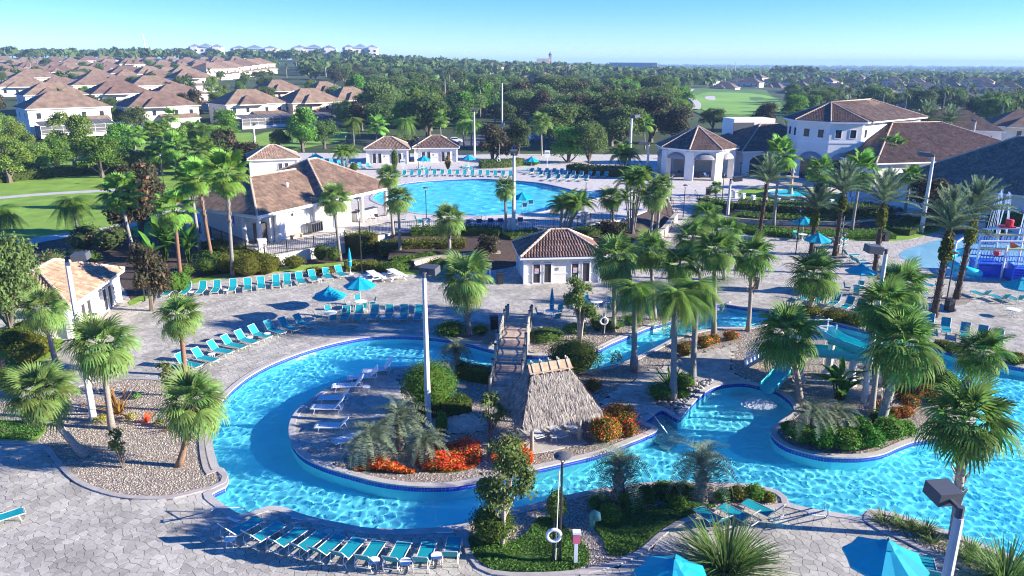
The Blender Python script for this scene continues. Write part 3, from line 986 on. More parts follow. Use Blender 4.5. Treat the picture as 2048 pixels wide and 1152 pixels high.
# ---- the bar pavilion on the terrace
def pavilion():
    t = thing('bar_pavilion', 'white bar pavilion with large brown hip roof on the raised terrace', 'pavilion', (-27.0, 78.7, ZU), 0)
    U = Vector((.478, .878, 0)); U.normalize()   # along the long front
    W_ = Vector((-.71, .70, 0)); W_.normalize()
    W_ = Vector((-U.y, U.x, 0))
    def L(a, b, z): p = U * a + W_ * b; return (p.x, p.y, z)
    Lg, Wd, He = 22.3, 12.6, 3.55
    rz = math.atan2(U.y, U.x)
    # hip over the front part, larger hip behind, both rising to long ridges
    mid = 12.5
    r = 3.0
    f1 = [[L(0, 0, He), L(mid, 0, He), L(mid, Wd / 2, He + r), L(5.2, Wd / 2, He + r)], [L(0, Wd, He), L(0, 0, He), L(5.2, Wd / 2, He + r)], [L(mid, Wd, He), L(0, Wd, He), L(5.2, Wd / 2, He + r), L(mid, Wd / 2, He + r)]]
    rd1 = [(L(0, 0, He), L(5.2, Wd / 2, He + r)), (L(0, Wd, He), L(5.2, Wd / 2, He + r)), (L(5.2, Wd / 2, He + r), L(mid, Wd / 2, He + r))]
    x0, x1, y0, y1, h2, r2 = 9.6, Lg, -1.2, Wd + 2.2, He + .25, 3.6
    ca, cb = L(x0 + 5.6, (y0 + y1) / 2, h2 + r2), L(x1 - 5.6, (y0 + y1) / 2, h2 + r2)
    f2 = [[L(x0, y0, h2), L(x1, y0, h2), cb, ca], [L(x1, y0, h2), L(x1, y1, h2), cb], [L(x1, y1, h2), L(x0, y1, h2), ca, cb], [L(x0, y1, h2), L(x0, y0, h2), ca]]
    rd2 = [(L(x0, y0, h2), ca), (L(x1, y0, h2), cb), (ca, cb), (L(x1, y1, h2), cb), (L(x0, y1, h2), ca)]
    roof(t, f1, 'roof_tan', True, ridges=rd1)
    roof(t, f2, 'roof_tan', True, ridges=rd2)
    mb = MB()
    def blk(a0, a1, b0, b1, z0, z1, m=0, q=None):
        c = L((a0 + a1) / 2, (b0 + b1) / 2, (z0 + z1) / 2)
        (q or mb).box(c, (a1 - a0, b1 - b0, z1 - z0), rz, m)
    blk(2.6, 9.3, 1.0, 11.2, 0, He - .05); blk(9.3, 15.6, .6, 12.6, 0, He + .15); blk(3.4, 4.6, .7, 1.0, 0, He - .1)
    mb.build('wall', 'white_wall', t)
    tr = MB()
    blk(0, 12, -.02, .12, He - .32, He - .04, q=tr); blk(0, .14, .1, 12.5, He - .32, He - .04, q=tr); blk(9.7, 22.2, -1.1, -.95, h2 - .35, h2 - .05, q=tr); blk(22.05, 22.2, -.95, Wd + 2, h2 - .35, h2 - .05, q=tr)
    tr.build('eave_beam', 'white_trim', t)
    for a, b in ((.7, .7), (.7, 3.0), (.7, 9.4), (.7, 11.9), (3.2, .6), (16.5, -.4), (21.3, -.4), (21.3, 6.5), (21.3, 13.6), (16.8, 13.6)):
        hh = h2 if a > 9 else He
        pc = MB(); c = L(a, b, 0)
        pc.tube([(c[0], c[1], 0), (c[0], c[1], .5)], .36, 10); pc.tube([(c[0], c[1], .5), (c[0], c[1], hh - .5)], [.3, .24], 10); pc.box((c[0], c[1], hh - .42), (.7, .7, .22), rz)
        pc.build('column', 'concrete_pole', t)
    for a, b, h in ((1.9, .75, 2.2),):
        d = MB(); blk(1.6, 2.58, 1.5, 2.6, 0, 2.2, q=d); d.build('door', 'door_screen', t)
    # things on the long wall: gate panel, lamp, wall sign
    sg = MB(); c = L(2.56, 7.0, 2.0); sg.box(c, (.05, .9, 1.1), rz); sg.build('notice_frame', 'play_blue', t)
    la = MB(); c = L(6.0, .92, 2.6); la.box(c, (.2, .15, .3), rz); la.build('wall_lamp', 'black_metal', t)
    vn = MB(); p0 = Vector(L(8.0, 3.4, He + 1.72)); vn.tube([p0, p0 + Vector((0, 0, .5))], .16, 8); vn.build('roof_vent', 'white_trim', t)
    bar = MB(); blk(16.2, 20.4, .4, 1.1, 0, 1.1, q=bar); blk(16.0, 20.6, .3, 1.2, 1.1, 1.18, m=1, q=bar); bar.build('bar_counter', ['white_wall', 'dark_grey'], t)
    return L
PAVL = pavilion()
def pav_at(a, b):
    p = Vector(PAVL(a, b, 0)); return Vector((p.x - 27.0, p.y + 78.7, ZU))

# low furniture beside the pavilion
def bench(name, label, cat, loc, rz, m, L=1.6, h=.45, back=False):
    t = thing(name, label, cat, loc, rz)
    MB().box((0, 0, h), (L, .45, .07)).build('seat', m, t)
    for s in (-1, 1): MB().box((s * (L / 2 - .12), 0, h / 2), (.09, .4, h)).build('leg', m, t)
    if back: MB().box((0, .22, h + .3), (L, .06, .5)).build('backrest', m, t)
    return t
bench('bench', 'low brown bench against the white pavilion wall', 'bench', pav_at(5.6, .2), math.atan2(.878, .478), 'wood_new', 1.7)
q = pav_at(8.6, .1)
gt = thing('service_cart', 'dark grey slatted cart standing by the pavilion wall', 'cart', q, math.atan2(.878, .478))
for i in range(6): MB().box((-.9 + i * .36, 0, .75), (.06, .7, 1.1)).build('slat', 'dark_grey', gt)
MB().box((0, 0, 1.34), (2.1, .8, .08)).build('top', 'dark_grey', gt)
MB().box((0, 0, .25), (2.0, .7, .06)).build('shelf', 'dark_grey', gt)

# ---- the clubhouse
def wall_poly(parent, pts, z0, z1, m='white_wall', name='wall'):
    return MB().prism([Vector(p) for p in pts], z0, z1).build(name, m, parent)
def octa(cx, cy, r, ph=PI / 8): return [(cx + r * math.cos(ph + k * PI / 4), cy + r * math.sin(ph + k * PI / 4)) for k in range(8)]

def awning(parent, c, rz, w, h=.9, d=.55):
    """half-dome awning over an opening, springing line at c"""
    V, F = [], []; n, k = 8, 4
    ca, sa = math.cos(rz), math.sin(rz)
    for j in range(k + 1):
        ph = j / k * PI / 2
        for i in range(n + 1):
            t = PI * i / n
            a = -math.cos(t) * w / 2 * math.cos(ph * .0); z = math.sin(t) * h * math.cos(ph); b = -d * math.sin(ph) * math.sin(t) ** .4
            a *= 1
            V.append((c[0] + a * ca - b * sa, c[1] + a * sa + b * ca, c[2] + z))
    for j in range(k):
        for i in range(n):
            q = j * (n + 1) + i; F.append((q, q + 1, q + n + 2, q + n + 1))
    MB().add(V, F).build('awning', 'awning_grey', parent, smooth=True)
defm('awning_grey', (.30, .28, .29), .8)

def clubhouse():
    c = thing('clubhouse', 'large white clubhouse with dark tiled roofs and two storey octagonal tower', 'clubhouse', (0, 0, ZU), 0)
    Z = lambda z: z - ZU
    # tower: octagonal front and long body going back to the right
    tx, ty, R = 56.6, 137.2, 7.2
    oc = octa(tx, ty, R)
    wall_poly(c, oc, 0, 9.9)
    body = [(tx - 4.8, ty + 5.0), (tx + 4.2, ty - 5.2), (tx + 19.5, ty + 7.0), (tx + 11.5, ty + 17.5)]
    wall_poly(c, body, 0, 9.6)
    bt = MB()
    for z0, z1, e in ((6.25, 6.5, .08), (9.3, 9.88, .14)):
        bt.prism(octa(tx, ty, R + e), z0, z1, bottom=True)
    bt.build('string_course', 'white_trim', c)
    for k in range(8):
        a, b = Vector(oc[k]), Vector(oc[(k + 1) % 8]); m_ = (a + b) / 2; nrm = (m_ - Vector((tx, ty))).normalized()
        if nrm.y > .3: continue
        rz = math.atan2(nrm.y, nrm.x) + PI / 2
        t = (b - a).normalized()
        for s in (-1.25, 1.25):
            q = m_ + t * s; window(c, q.x, q.y, 7.15, 1.0, 1.35, rz, 'white_trim', 'glass_dark', .06)
        # ground floor arch
        o = MB(); q = m_ + nrm * .03
        w, h = 3.5, 3.5
        vs = [(q.x + t.x * s * w / 2, q.y + t.y * s * w / 2, z) for s, z in ((-1, 0), (1, 0), (1, h), (-1, h))]
        o.add(vs, [(0, 1, 2, 3)]); o.build('opening', 'glass_dark', c)
        awning(c, (q.x, q.y, 3.5), rz, 4.0, 1.2, .9)
    ap = (tx - .3, ty + .2, 12.7)
    oe = [(x, y, 9.9) for x, y in octa(tx, ty, R + 1.0)]
    rr = (tx + 10.6, ty + 9.0, 12.9)
    fs = [[oe[k], oe[(k + 1) % 8], ap] for k in (2, 3, 4, 5, 6)]
    be = [(tx + 4.4, ty - 6.7, 9.9), (tx + 20.6, ty + 6.6, 9.9), (tx + 12.0, ty + 18.8, 9.9), (tx - 4.6, ty + 6.6, 9.9)]
    fs2 = [[be[0], be[1], rr, ap], [be[1], be[2], rr], [be[2], be[3], ap, rr]]
    roof(c, fs, 'roof_dark', ridges=[(oe[k], ap) for k in (3, 4, 5, 6)])
    roof(c, fs2, 'roof_tan', ridges=[(ap, rr), (rr, be[1]), (rr, be[2])])
    # side windows of the body
    d = Vector((body[2][0] - body[1][0], body[2][1] - body[1][1])); L_ = d.length; d.normalize()
    nrm = Vector((d.y, -d.x)); rz = math.atan2(nrm.y, nrm.x) + PI / 2
    for s in (8.5, 10.5, 12.5, 14.5):
        q = Vector(body[1]) + d * s
        window(c, q.x, q.y, 7.0, .9, 1.4, rz, 'white_trim', 'glass_dark', .06)
    # gazebo porch
    gx, gy, gr = 32.6, 135.4, 6.2
    go = octa(gx, gy, gr)
    for k in range(8):
        x, y = go[k]; a = math.atan2(y - gy, x - gx)
        MB().box((x, y, 2.4), (1.5, 1.0, 4.8), a + PI / 2).build('pillar', 'white_wall', c)
        a_, b_ = Vector(go[k]), Vector(go[(k + 1) % 8]); m_ = (a_ + b_) / 2; n_ = (m_ - Vector((gx, gy))).normalized()
        rz = math.atan2(n_.y, n_.x) + PI / 2
        if n_.y < .5: awning(c, (m_.x + n_.x * .3, m_.y + n_.y * .3, 3.55), rz, 3.5, 1.1, .8)
    g = MB()
    gi, go2 = [Vector(p) for p in octa(gx, gy, gr - .45)], [Vector(p) for p in octa(gx, gy, gr + .45)]
    g.ring(gi, go2, 3.6, 5.25); g.build('porch_band', 'white_wall', c)
    # arches of the porch band
    ge = [(x, y, 5.25) for x, y in octa(gx, gy, gr + 1.1)]; ga = (gx, gy, 8.6)
    roof(c, [[ge[k], ge[(k + 1) % 8], ga] for k in range(8)], 'roof_dark', ridges=[(ge[k], ga) for k in range(8)])
    # back wall of the porch
    MB().box((gx + .5, gy + 5.4, 2.4), (9.5, .3, 4.8), rad(-4)).build('wall', 'white_wall', c)
    # left wing between porch and tower
    def wing(x0, y0, rz, L, W, he, rh, m, wins=(), hip=True, wm='white_wall'):
        ca, sa = math.cos(rz), math.sin(rz)
        T = lambda p: (x0 + p[0] * ca - p[1] * sa, y0 + p[0] * sa + p[1] * ca, p[2])
        MB().box(T((L / 2, W / 2, he / 2)), (L, W, he), rz).build('wall', wm, c)
        f, r = hip_faces(-.8, L + .8, -.8, W + .8, he, rh)
        roof(c, [[T(p) for p in ff] for ff in f], m, ridges=[(T(a), T(b)) for a, b in r])
        for u, z, w, h in wins:
            q = T((u, -.02, 0)); window(c, q[0], q[1], z, w, h, rz, 'white_trim', 'glass_dark', .07)
        return T
    T = wing(41.5, 137.0, rad(14), 19.0, 15.0, 4.2, 4.0, 'roof_dark')
    for u in (3.6, 7.6, 11.0):
        o = MB(); w = 1.5 if u != 3.6 else 2.2
        o.add([T((u - w, -.03, 0)), T((u + w, -.03, 0)), T((u + w, -.03, 2.5)), T((u + w * .7, -.03, 3.1)), T((u, -.03, 3.4)), T((u - w * .7, -.03, 3.1)), T((u - w, -.03, 2.5))], [(0, 1, 2, 3, 4, 5, 6)])
        o.build('archway', 'door_screen', c)
    # roof plant box with dish
    MB().box((46.0, 150.5, 6.9), (8.5, 5.0, 4.4), rad(10)).build('plant_box', 'white_wall', c)
    MB().box((44.3, 147.7, 7.3), (4.2, .1, 2.2), rad(10)).build('louvre_panel', 'dark_grey', c)
    # right wings, a big hip stepping down toward the splash pool
    wing(58.5, 122.0, rad(14), 34.0, 24.0, 4.1, 5.2, 'roof_dark')
    T2 = wing(54.0, 106.8, rad(-50), 26.0, 22.0, 3.6, 6.2, 'roof_tan', wins=[(4.0, .9, 1.1, 1.7), (8.5, .9, 1.1, 1.7), (21.5, .2, 1.6, 2.2)])  # lighter tile on this wing and the next, brightening their shaded roofs by colour
    T3 = wing(69.0, 97.5, rad(-50), 20.0, 13.0, 3.9, 4.6, 'roof_tan')
    for (x, y) in ((8.5, 7.5), (14, 6.0), (18.0, 9.5)):
        q = Vector(T2((x, y, 3.6 + 4.1 * (y + .8) / 11))); MB().tube([q, q + Vector((0, 0, .9))], .2, 8).build('roof_vent', 'white_trim', c)
    # downpipes
    for u in (10.5, 17.5):
        q = T2((u, -.12, 0)); MB().tube([(q[0], q[1], 0), (q[0], q[1], 3.5)], .08, 6).build('downpipe', 'dark_grey', c)
clubhouse()
# ================================================================ PLANTS
# ---- frond shapes (shared mesh data)
def fan_frond(seed, Lp=.85, R=1.25, n=26, droop=.35, spread=2.3, fold=.3, w=.046, tip=.5):
    r = np.random.default_rng(seed)
    V, F = [], []
    # petiole, gently arched
    pts = [(t * Lp, 0, .10 * t - .16 * t * t) for t in (0, .5, 1)]
    for i, (x, y, z) in enumerate(pts): V += [(x, -.03, z), (x, .03, z)]
    F += [(0, 1, 3, 2), (2, 3, 5, 4)]
    o = np.array(pts[-1])
    for k in range(n):
        a = (k / (n - 1) - .5) * 2 * spread * (1 + r.uniform(-.02, .02))
        l = R * (1 - .28 * abs(a / spread) ** 1.5) * r.uniform(.9, 1.08)
        dx, dy = math.cos(a * .78), math.sin(a * .78)
        sx, sy = -dy, dx
        lift = fold * (1 if k % 2 else -1) * .25
        b = len(V)
        for t, ww in ((.02, .02), (.45, w), (.78, w * .8), (1.0, .012)):
            z = o[2] + l * (.16 * math.sin(min(1, abs(a) / 1.6) * PI / 2) * t - droop * t ** 2.4 - (tip * max(0, t - .62) ** 1.3)) + lift * t * (1 - t)
            q = l * t * (1 - .12 * t * t * (droop + tip))
            x, y = o[0] + dx * q, o[1] + dy * q
            V += [(x - sx * ww, y - sy * ww, z), (x + sx * ww, y + sy * ww, z + .02)]
        F += [(b, b + 1, b + 3, b + 2), (b + 2, b + 3, b + 5, b + 4), (b + 4, b + 5, b + 7, b + 6)]
    return np.array(V), np.array(F)

def feather_frond(seed, L=2.6, arch=.55, n=26, ll=.55, hang=.3, vee=.5, w=.03, up=.35):
    """pinnate frond: rachis arching down toward its end, leaflets in pairs"""
    r = np.random.default_rng(seed); V, F = [], []
    def R(t): return np.array([L * (t - .18 * arch * t ** 3), 0, L * (up * t - (up * .5 + arch) * t ** 2.2)])
    k = 7
    for i in range(k + 1):
        p = R(i / k); ww = .035 * (1 - .75 * i / k); V += [tuple(p + (0, -ww, 0)), tuple(p + (0, ww, 0))]
    for i in range(k): F.append((2 * i, 2 * i + 1, 2 * i + 3, 2 * i + 2))
    for i in range(n):
        t = .14 + .86 * i / (n - 1); p = R(t); d = R(min(1, t + .02)) - R(t - .02); d /= np.linalg.norm(d)
        l = ll * (math.sin(PI * (.12 + .80 * t)) ** .7) * r.uniform(.85, 1.12)
        for s in (-1, 1):
            out = np.array([d[0] * .55, s * .85, d[2] * .55 + vee * r.uniform(.6, 1.3)]); out /= np.linalg.norm(out)
            mid = p + out * l * .55
            end = p + out * l * .95 + np.array([0, 0, -hang * l * 1.2])
            b = len(V); e = d * w
            V += [tuple(p - e), tuple(p + e), tuple(mid - e * 1.1), tuple(mid + e * 1.1), tuple(end - e * .15), tuple(end + e * .15)]
            F += [(b, b + 1, b + 3, b + 2), (b + 2, b + 3, b + 5, b + 4)]
    return np.array(V), np.array(F)

FR = {}
def fr(key, arr, m):
    FR[key] = [(V, F, bulk('frond', V, F, m)) for V, F in arr]
fr('sabal', [fan_frond(i, droop=.25 + .09 * i, tip=.35 + .12 * i) for i in range(4)], 'fan')
fr('wash', [fan_frond(10 + i, Lp=1.15, R=1.25, n=18, droop=.10 + .06 * i, tip=.6, w=.105) for i in range(4)], 'fan_wash')
fr('deep', [fan_frond(20 + i, droop=.22 + .08 * i, tip=.4 + .1 * i) for i in range(4)], 'fan_deep')
fr('queen', [feather_frond(30 + i, 2.3, 1.25 + .2 * i, 32, .9, 2.0, -.2, .022, .75) for i in range(3)], 'queen')
fr('areca', [feather_frond(70 + i, 2.4, .5 + .16 * i, 26, .6, .35, .15, .034, .5) for i in range(3)], 'queen')
fr('date', [feather_frond(40 + i, 3.3, .12 + .08 * i, 34, .55, .08, .55, .032, .25) for i in range(3)], 'date')
fr('pindo', [feather_frond(50 + i, 2.25, .9 + .14 * i, 34, .55, .15, .75, .018, .8) for i in range(3)], 'pindo')
fr('dry', [fan_frond(60 + i, droop=.8, tip=.9, R=.9) for i in range(2)], 'dry')

def crown_plan(kind, seed):
    """(frond kind, variant, azimuth, elevation, scale) for each frond of a crown"""
    r = random.Random(seed); out = []
    n, lo, hi = dict(sabal=(31, -50, 78), deep=(29, -46, 78), wash=(24, -40, 80), queen=(20, -18, 78), date=(40, 14, 86), pindo=(26, -8, 72))[kind]
    for i in range(n):
        f = i / (n - 1)
        el = hi - (hi - lo) * f ** (.82 if kind != 'date' else 1.15) + r.uniform(-7, 7)
        az = i * 2.39996 + r.uniform(-.3, .3)
        nv = len(FR[kind])
        v = min(nv - 1, int(f * nv * .999))
        out.append((kind, v, az, rad(el), r.uniform(.85, 1.1)))
    if kind == 'wash':
        for i in range(5): out.append(('dry', i % 2, r.uniform(0, 6.28), rad(-60 + r.uniform(-10, 8)), .8))
    return out

CROWNS = {}
def crown_mesh(kind, seed):
    k = (kind, seed)
    if k not in CROWNS:
        Vs, Fs, Ms = [], [], []; b = 0
        for kd, v, az, el, s in crown_plan(kind, seed):
            V, F, _ = FR[kd][v]
            R_ = np.array(Matrix.Rotation(az, 3, 'Z') @ Matrix.Rotation(-el, 3, 'Y')) * s
            Vs.append(V @ R_.T); Fs.append(F + b); Ms.append(np.full(len(F), 1 if kd == 'dry' else 0)); b += len(V)
        lm = {'sabal': 'fan', 'deep': 'fan_deep', 'wash': 'fan_wash'}.get(kind, kind)
        CROWNS[k] = bulk('crown', np.concatenate(Vs), np.concatenate(Fs), [lm, 'dry'], mi=np.concatenate(Ms))
    return CROWNS[k]

def boots(mb, p0, p1, r, n, seed, out=.16):
    """old leaf bases criss-crossing a trunk"""
    rr = random.Random(seed); p0, p1 = Vector(p0), Vector(p1); ax = (p1 - p0)
    for i in range(n):
        t = i / n; a = i * 2.39996; c = p0 + ax * t
        d = Vector((math.cos(a), math.sin(a), 0)); s = Vector((-d.y, d.x, 0))
        h = .34 * rr.uniform(.8, 1.2); w = .085; o = out * rr.uniform(.8, 1.3)
        b0 = c + d * (r * .85)
        tip = c + d * (r + o) + Vector((0, 0, h))
        mb.add([b0 - s * w, b0 + s * w, tip + s * w * .55, tip - s * w * .55, c + d * (r * .9) + Vector((0, 0, h * .35))], [(0, 1, 2, 3), (0, 4, 1)], 0)

NPALM = 0
def palm(kind, base, crown, label, z0=0.0, size=1.0, group=None, trunk=None, tr=.17, curve=0.0, near=True, boot=0, name=None, cat='palm', seed=None, bulge=0, ivy=0):
    """base and crown are pixels of the photograph: foot of the trunk and centre of the crown"""
    global NPALM
    NPALM += 1
    sd = seed if seed is not None else NPALM
    B = at(base[0], base[1], z0) if not isinstance(base, Vector) else base
    T = at_y(crown[0], crown[1], B.y) if not isinstance(crown, Vector) else crown
    top = T - B
    nm = name or dict(sabal='cabbage_palm', deep='cabbage_palm', wash='fan_palm', queen='queen_palm', date='date_palm', pindo='pindo_palm')[kind]
    t = thing(nm, label, cat, B, 0, group)
    tm = trunk or dict(sabal='trunk_grey', deep='trunk_grey', wash='trunk_smooth', queen='trunk_smooth', date='trunk_dark', pindo='boots')[kind]
    size *= random.Random(sd).uniform(.9, 1.1)
    k = 8; pts, rs = [], []
    for i in range(k + 1):
        f = i / k
        g = f + curve * math.sin(PI * f)
        pts.append((top.x * g, top.y * f, top.z * f))
        rs.append(tr * (1.35 - .35 * min(1, f * 5)) * (1 + bulge * max(0, 1 - abs(f - .12) * 6)) * (1 - .15 * f))
    MB().tube(pts, rs, 9).build('trunk', tm, t, smooth=True)
    if boot:
        i0 = max(0, int(k * (1 - boot)))
        mb = MB(); f = boot
        boots(mb, Vector(pts[i0]), Vector(pts[-1]), tr * 1.05, int(14 + 26 * boot * top.z / 2.2), sd)
        mb.build('leaf_bases', 'boots' if kind != 'date' else 'trunk_dark', t, rnd=True)
    if ivy:
        V, F = leaf_cloud_arr([(pts[-1][0] - top.x * .14, pts[-1][1], top.z * (1 - ivy / 2))], [(tr * 1.9, tr * 1.9, top.z * ivy * .55)], 700, .17, sd)
        stuff(link('fern_sleeve', bulk('fern_sleeve', V, F, 'gold_hedge'), t))
    if near:
        for kd, v, az, el, s in crown_plan(kind, sd):
            o = bpy.data.objects.new('frond', FR[kd][v][2]); COL.objects.link(o); o.parent = t
            o.location = top; o.rotation_euler = (0, -el, az); s *= size; o.scale = (s, s, s)
    else:
        o = link('crown', crown_mesh(kind, sd % 4), t); o.location = top; o.scale = (size,) * 3; o.rotation_euler = (0, 0, sd * 1.7)
    return t

# ---- leaf clouds: crowns of trees, shrubs, hedges
def leaf_cloud_arr(centers, radii, n, leaf, seed, up=.35, shell=.35, flat=.0):
    r = np.random.default_rng(seed)
    C = np.array(centers, float); Rr = np.array(radii, float)
    vol = Rr.prod(1) ** (2 / 3); k = r.choice(len(C), n, p=vol / vol.sum())
    d = r.normal(size=(n, 3)); d /= np.linalg.norm(d, axis=1, keepdims=True)
    d[:, 2] = np.where(d[:, 2] < -.35, -d[:, 2] * .6, d[:, 2])
    rad_ = 1 - shell * r.random(n) ** 1.6
    rad_ *= 1 + .10 * r.normal(size=n)
    P = C[k] + d * Rr[k] * rad_[:, None]
    nrm = d * .55 + r.normal(size=(n, 3)) * .55 + np.array([0, 0, up]); nrm /= np.linalg.norm(nrm, axis=1, keepdims=True)
    a = np.cross(nrm, r.normal(size=(n, 3))); a /= np.linalg.norm(a, axis=1, keepdims=True); b = np.cross(nrm, a)
    s = leaf * r.uniform(.6, 1.3, n)[:, None]
    V = np.stack([P - a * s, P + b * s * .55 + nrm * s * .12, P + a * s, P - b * s * .55 + nrm * s * .12], 1).reshape(-1, 3)
    F = np.arange(n * 4).reshape(n, 4)
    return V, F

def lobes(seed, k, rx, rz, z0, lr=.5):
    r = np.random.default_rng(seed); C, R_ = [], []
    for i in range(k):
        a = r.uniform(0, 6.28); q = rx * (1 - lr * .75) * math.sqrt(r.random()); h = r.random()
        sh = 1 - .55 * abs(h - .35)
        C.append((math.cos(a) * q * sh, math.sin(a) * q * sh, z0 + rz * (lr * .5 + h * (1 - lr * .8)))); f = r.uniform(.6, 1.05)
        R_.append((rx * lr * f, rx * lr * f, rz * lr * .62 * f))
    return C, R_

TREES = {}
def tree_proto(key, lm, n, leaf, k, rx, rz, z0, h, bark='bark', variants=2, lr=.42, multi=1, tr=.045, flowers=None, shell=.35, seed0=0):
    """unit trees about one unit tall: (crown mesh, trunk mesh)"""
    out = []
    for v in range(variants):
        C, R_ = lobes(seed0 + v * 17 + len(TREES) * 5, k, rx, rz, z0, lr)
        V, F = leaf_cloud_arr(C, R_, n, leaf, seed0 + v, shell=shell)
        mi = None; mats = [lm]
        if flowers:
            mats = [lm, flowers[0]]; mi = (RNG.random(len(F)) < flowers[1]).astype(int)
        cm = bulk('crown', V, F, mats, mi=mi)
        mb = MB(); rr = random.Random(v)
        for i in range(multi):
            ox, oy = (rr.uniform(-.05, .05), rr.uniform(-.05, .05)) if multi > 1 else (0, 0)
            t = tr / math.sqrt(multi)
            mb.tube([(ox * .3, oy * .3, 0), (ox, oy, z0 * .6), (ox * 2.5 + .01, oy * 2.5, z0 + rz * .35)], [t * 1.25, t, t * .6], 6)
        for c in C[:6]:
            mb.tube([(0, 0, z0 * .8), (c[0] * .4, c[1] * .4, z0 + (c[2] - z0) * .35), (c[0] * .85, c[1] * .85, c[2])], [tr * .5, tr * .38, tr * .15], 5)
        me = bpy.data.meshes.new('trunk'); me.from_pydata(mb.v, [], mb.f); me.materials.append(M[bark])
        out.append((cm, me))
    TREES[key] = out
tree_proto('oak', 'oak', 9000, .025, 30, .60, .78, .20, 1, variants=3)
tree_proto('oak_deep', 'oak_deep', 7500, .028, 26, .55, .80, .18, 1, variants=2)
tree_proto('magnolia', 'magnolia', 5200, .031, 22, .40, .88, .10, 1, variants=2, flowers=('magnolia_under', .2))
tree_proto('cypress', 'cypress', 9000, .021, 26, .48, .88, .10, 1, variants=3, lr=.34)
tree_proto('bright', 'bright', 7500, .024, 24, .50, .82, .14, 1, variants=2, lr=.38)
tree_proto('pine', 'pine', 2600, .035, 18, .34, .62, .36, 1, variants=2, lr=.34)
tree_proto('myrtle', 'myrtle', 5200, .021, 22, .42, .66, .32, 1, 'bark_pale', variants=2, lr=.34, multi=4, tr=.05, shell=.9)
tree_proto('sapling', 'myrtle', 420, .040, 10, .34, .70, .25, 1, 'bark', variants=2, lr=.4, multi=3, tr=.03, shell=.95)
tree_proto('far', 'far_tree', 420, .10, 14, .62, .80, .16, 1, variants=4, lr=.45)

def tree(kind, loc, h, label, w=1.0, group=None, name=None, seed=None, cat='tree', trunkless=False):
    sd = seed if seed is not None else random.randrange(9999)
    cm, tm = TREES[kind][sd % len(TREES[kind])]
    nm = name or dict(oak='oak_tree', oak_deep='oak_tree', magnolia='magnolia_tree', cypress='cypress_tree', bright='leafy_tree', pine='pine_tree', myrtle='crape_myrtle', sapling='young_tree', far='broadleaf_tree')[kind]
    t = thing(nm, label, cat, loc, sd * 1.3, group)
    t.scale = (h * w, h * w, h)
    link('crown', cm, t)
    if not trunkless: link('trunk', tm, t)
    return t

def shrub(label, loc, rx, ry, rz, lm='shrub', n=900, leaf=.09, name='shrub', group=None, cat='bush', flowers=None, seed=None, body=True, k=1, rot=0.0):
    """rounded bush: leaves over a rounded mass of the same leaf"""
    sd = seed if seed is not None else random.randrange(9999)
    r = np.random.default_rng(sd)
    if k == 1: C, R_ = [(0, 0, rz * .95)], [(rx, ry, rz)]
    else:
        C = [(r.uniform(-.6, .6) * rx, r.uniform(-.6, .6) * ry, rz * r.uniform(.5, .95)) for _ in range(k)]; R_ = [(rx * .55, ry * .55, rz * .62)] * k
    V, F = leaf_cloud_arr(C, R_, n, leaf, sd, shell=.22)
    V[:, 2] = np.maximum(V[:, 2], .02)
    mats = [lm]; mi = None
    if flowers:
        mats = [lm, flowers[0]]
        zc = V.reshape(-1, 4, 3)[:, :, 2].mean(1)
        mi = ((r.random(len(F)) < flowers[1]) & (zc > rz * .45)).astype(int)
    t = link(name, bulk(name, V, F, mats, mi=mi))
    tag(t, label, cat, group); t.location = loc; t.rotation_euler = (0, 0, rot)
    if body:
        mb = MB(); 
        for c, q in zip(C, R_):
            mb.lathe([(q[0] * .55 * s, c[2] + q[2] * .82 * z) for s, z in ((.55, -1), (1.25, -.5), (1.5, 0), (1.2, .55), (.5, .95))], 10, (c[0], c[1], 0))
        for i, v in enumerate(mb.v):
            mb.v[i] = (v[0], v[1], max(.01, v[2]))
        mb.build('inner_foliage', lm, t)
    return t

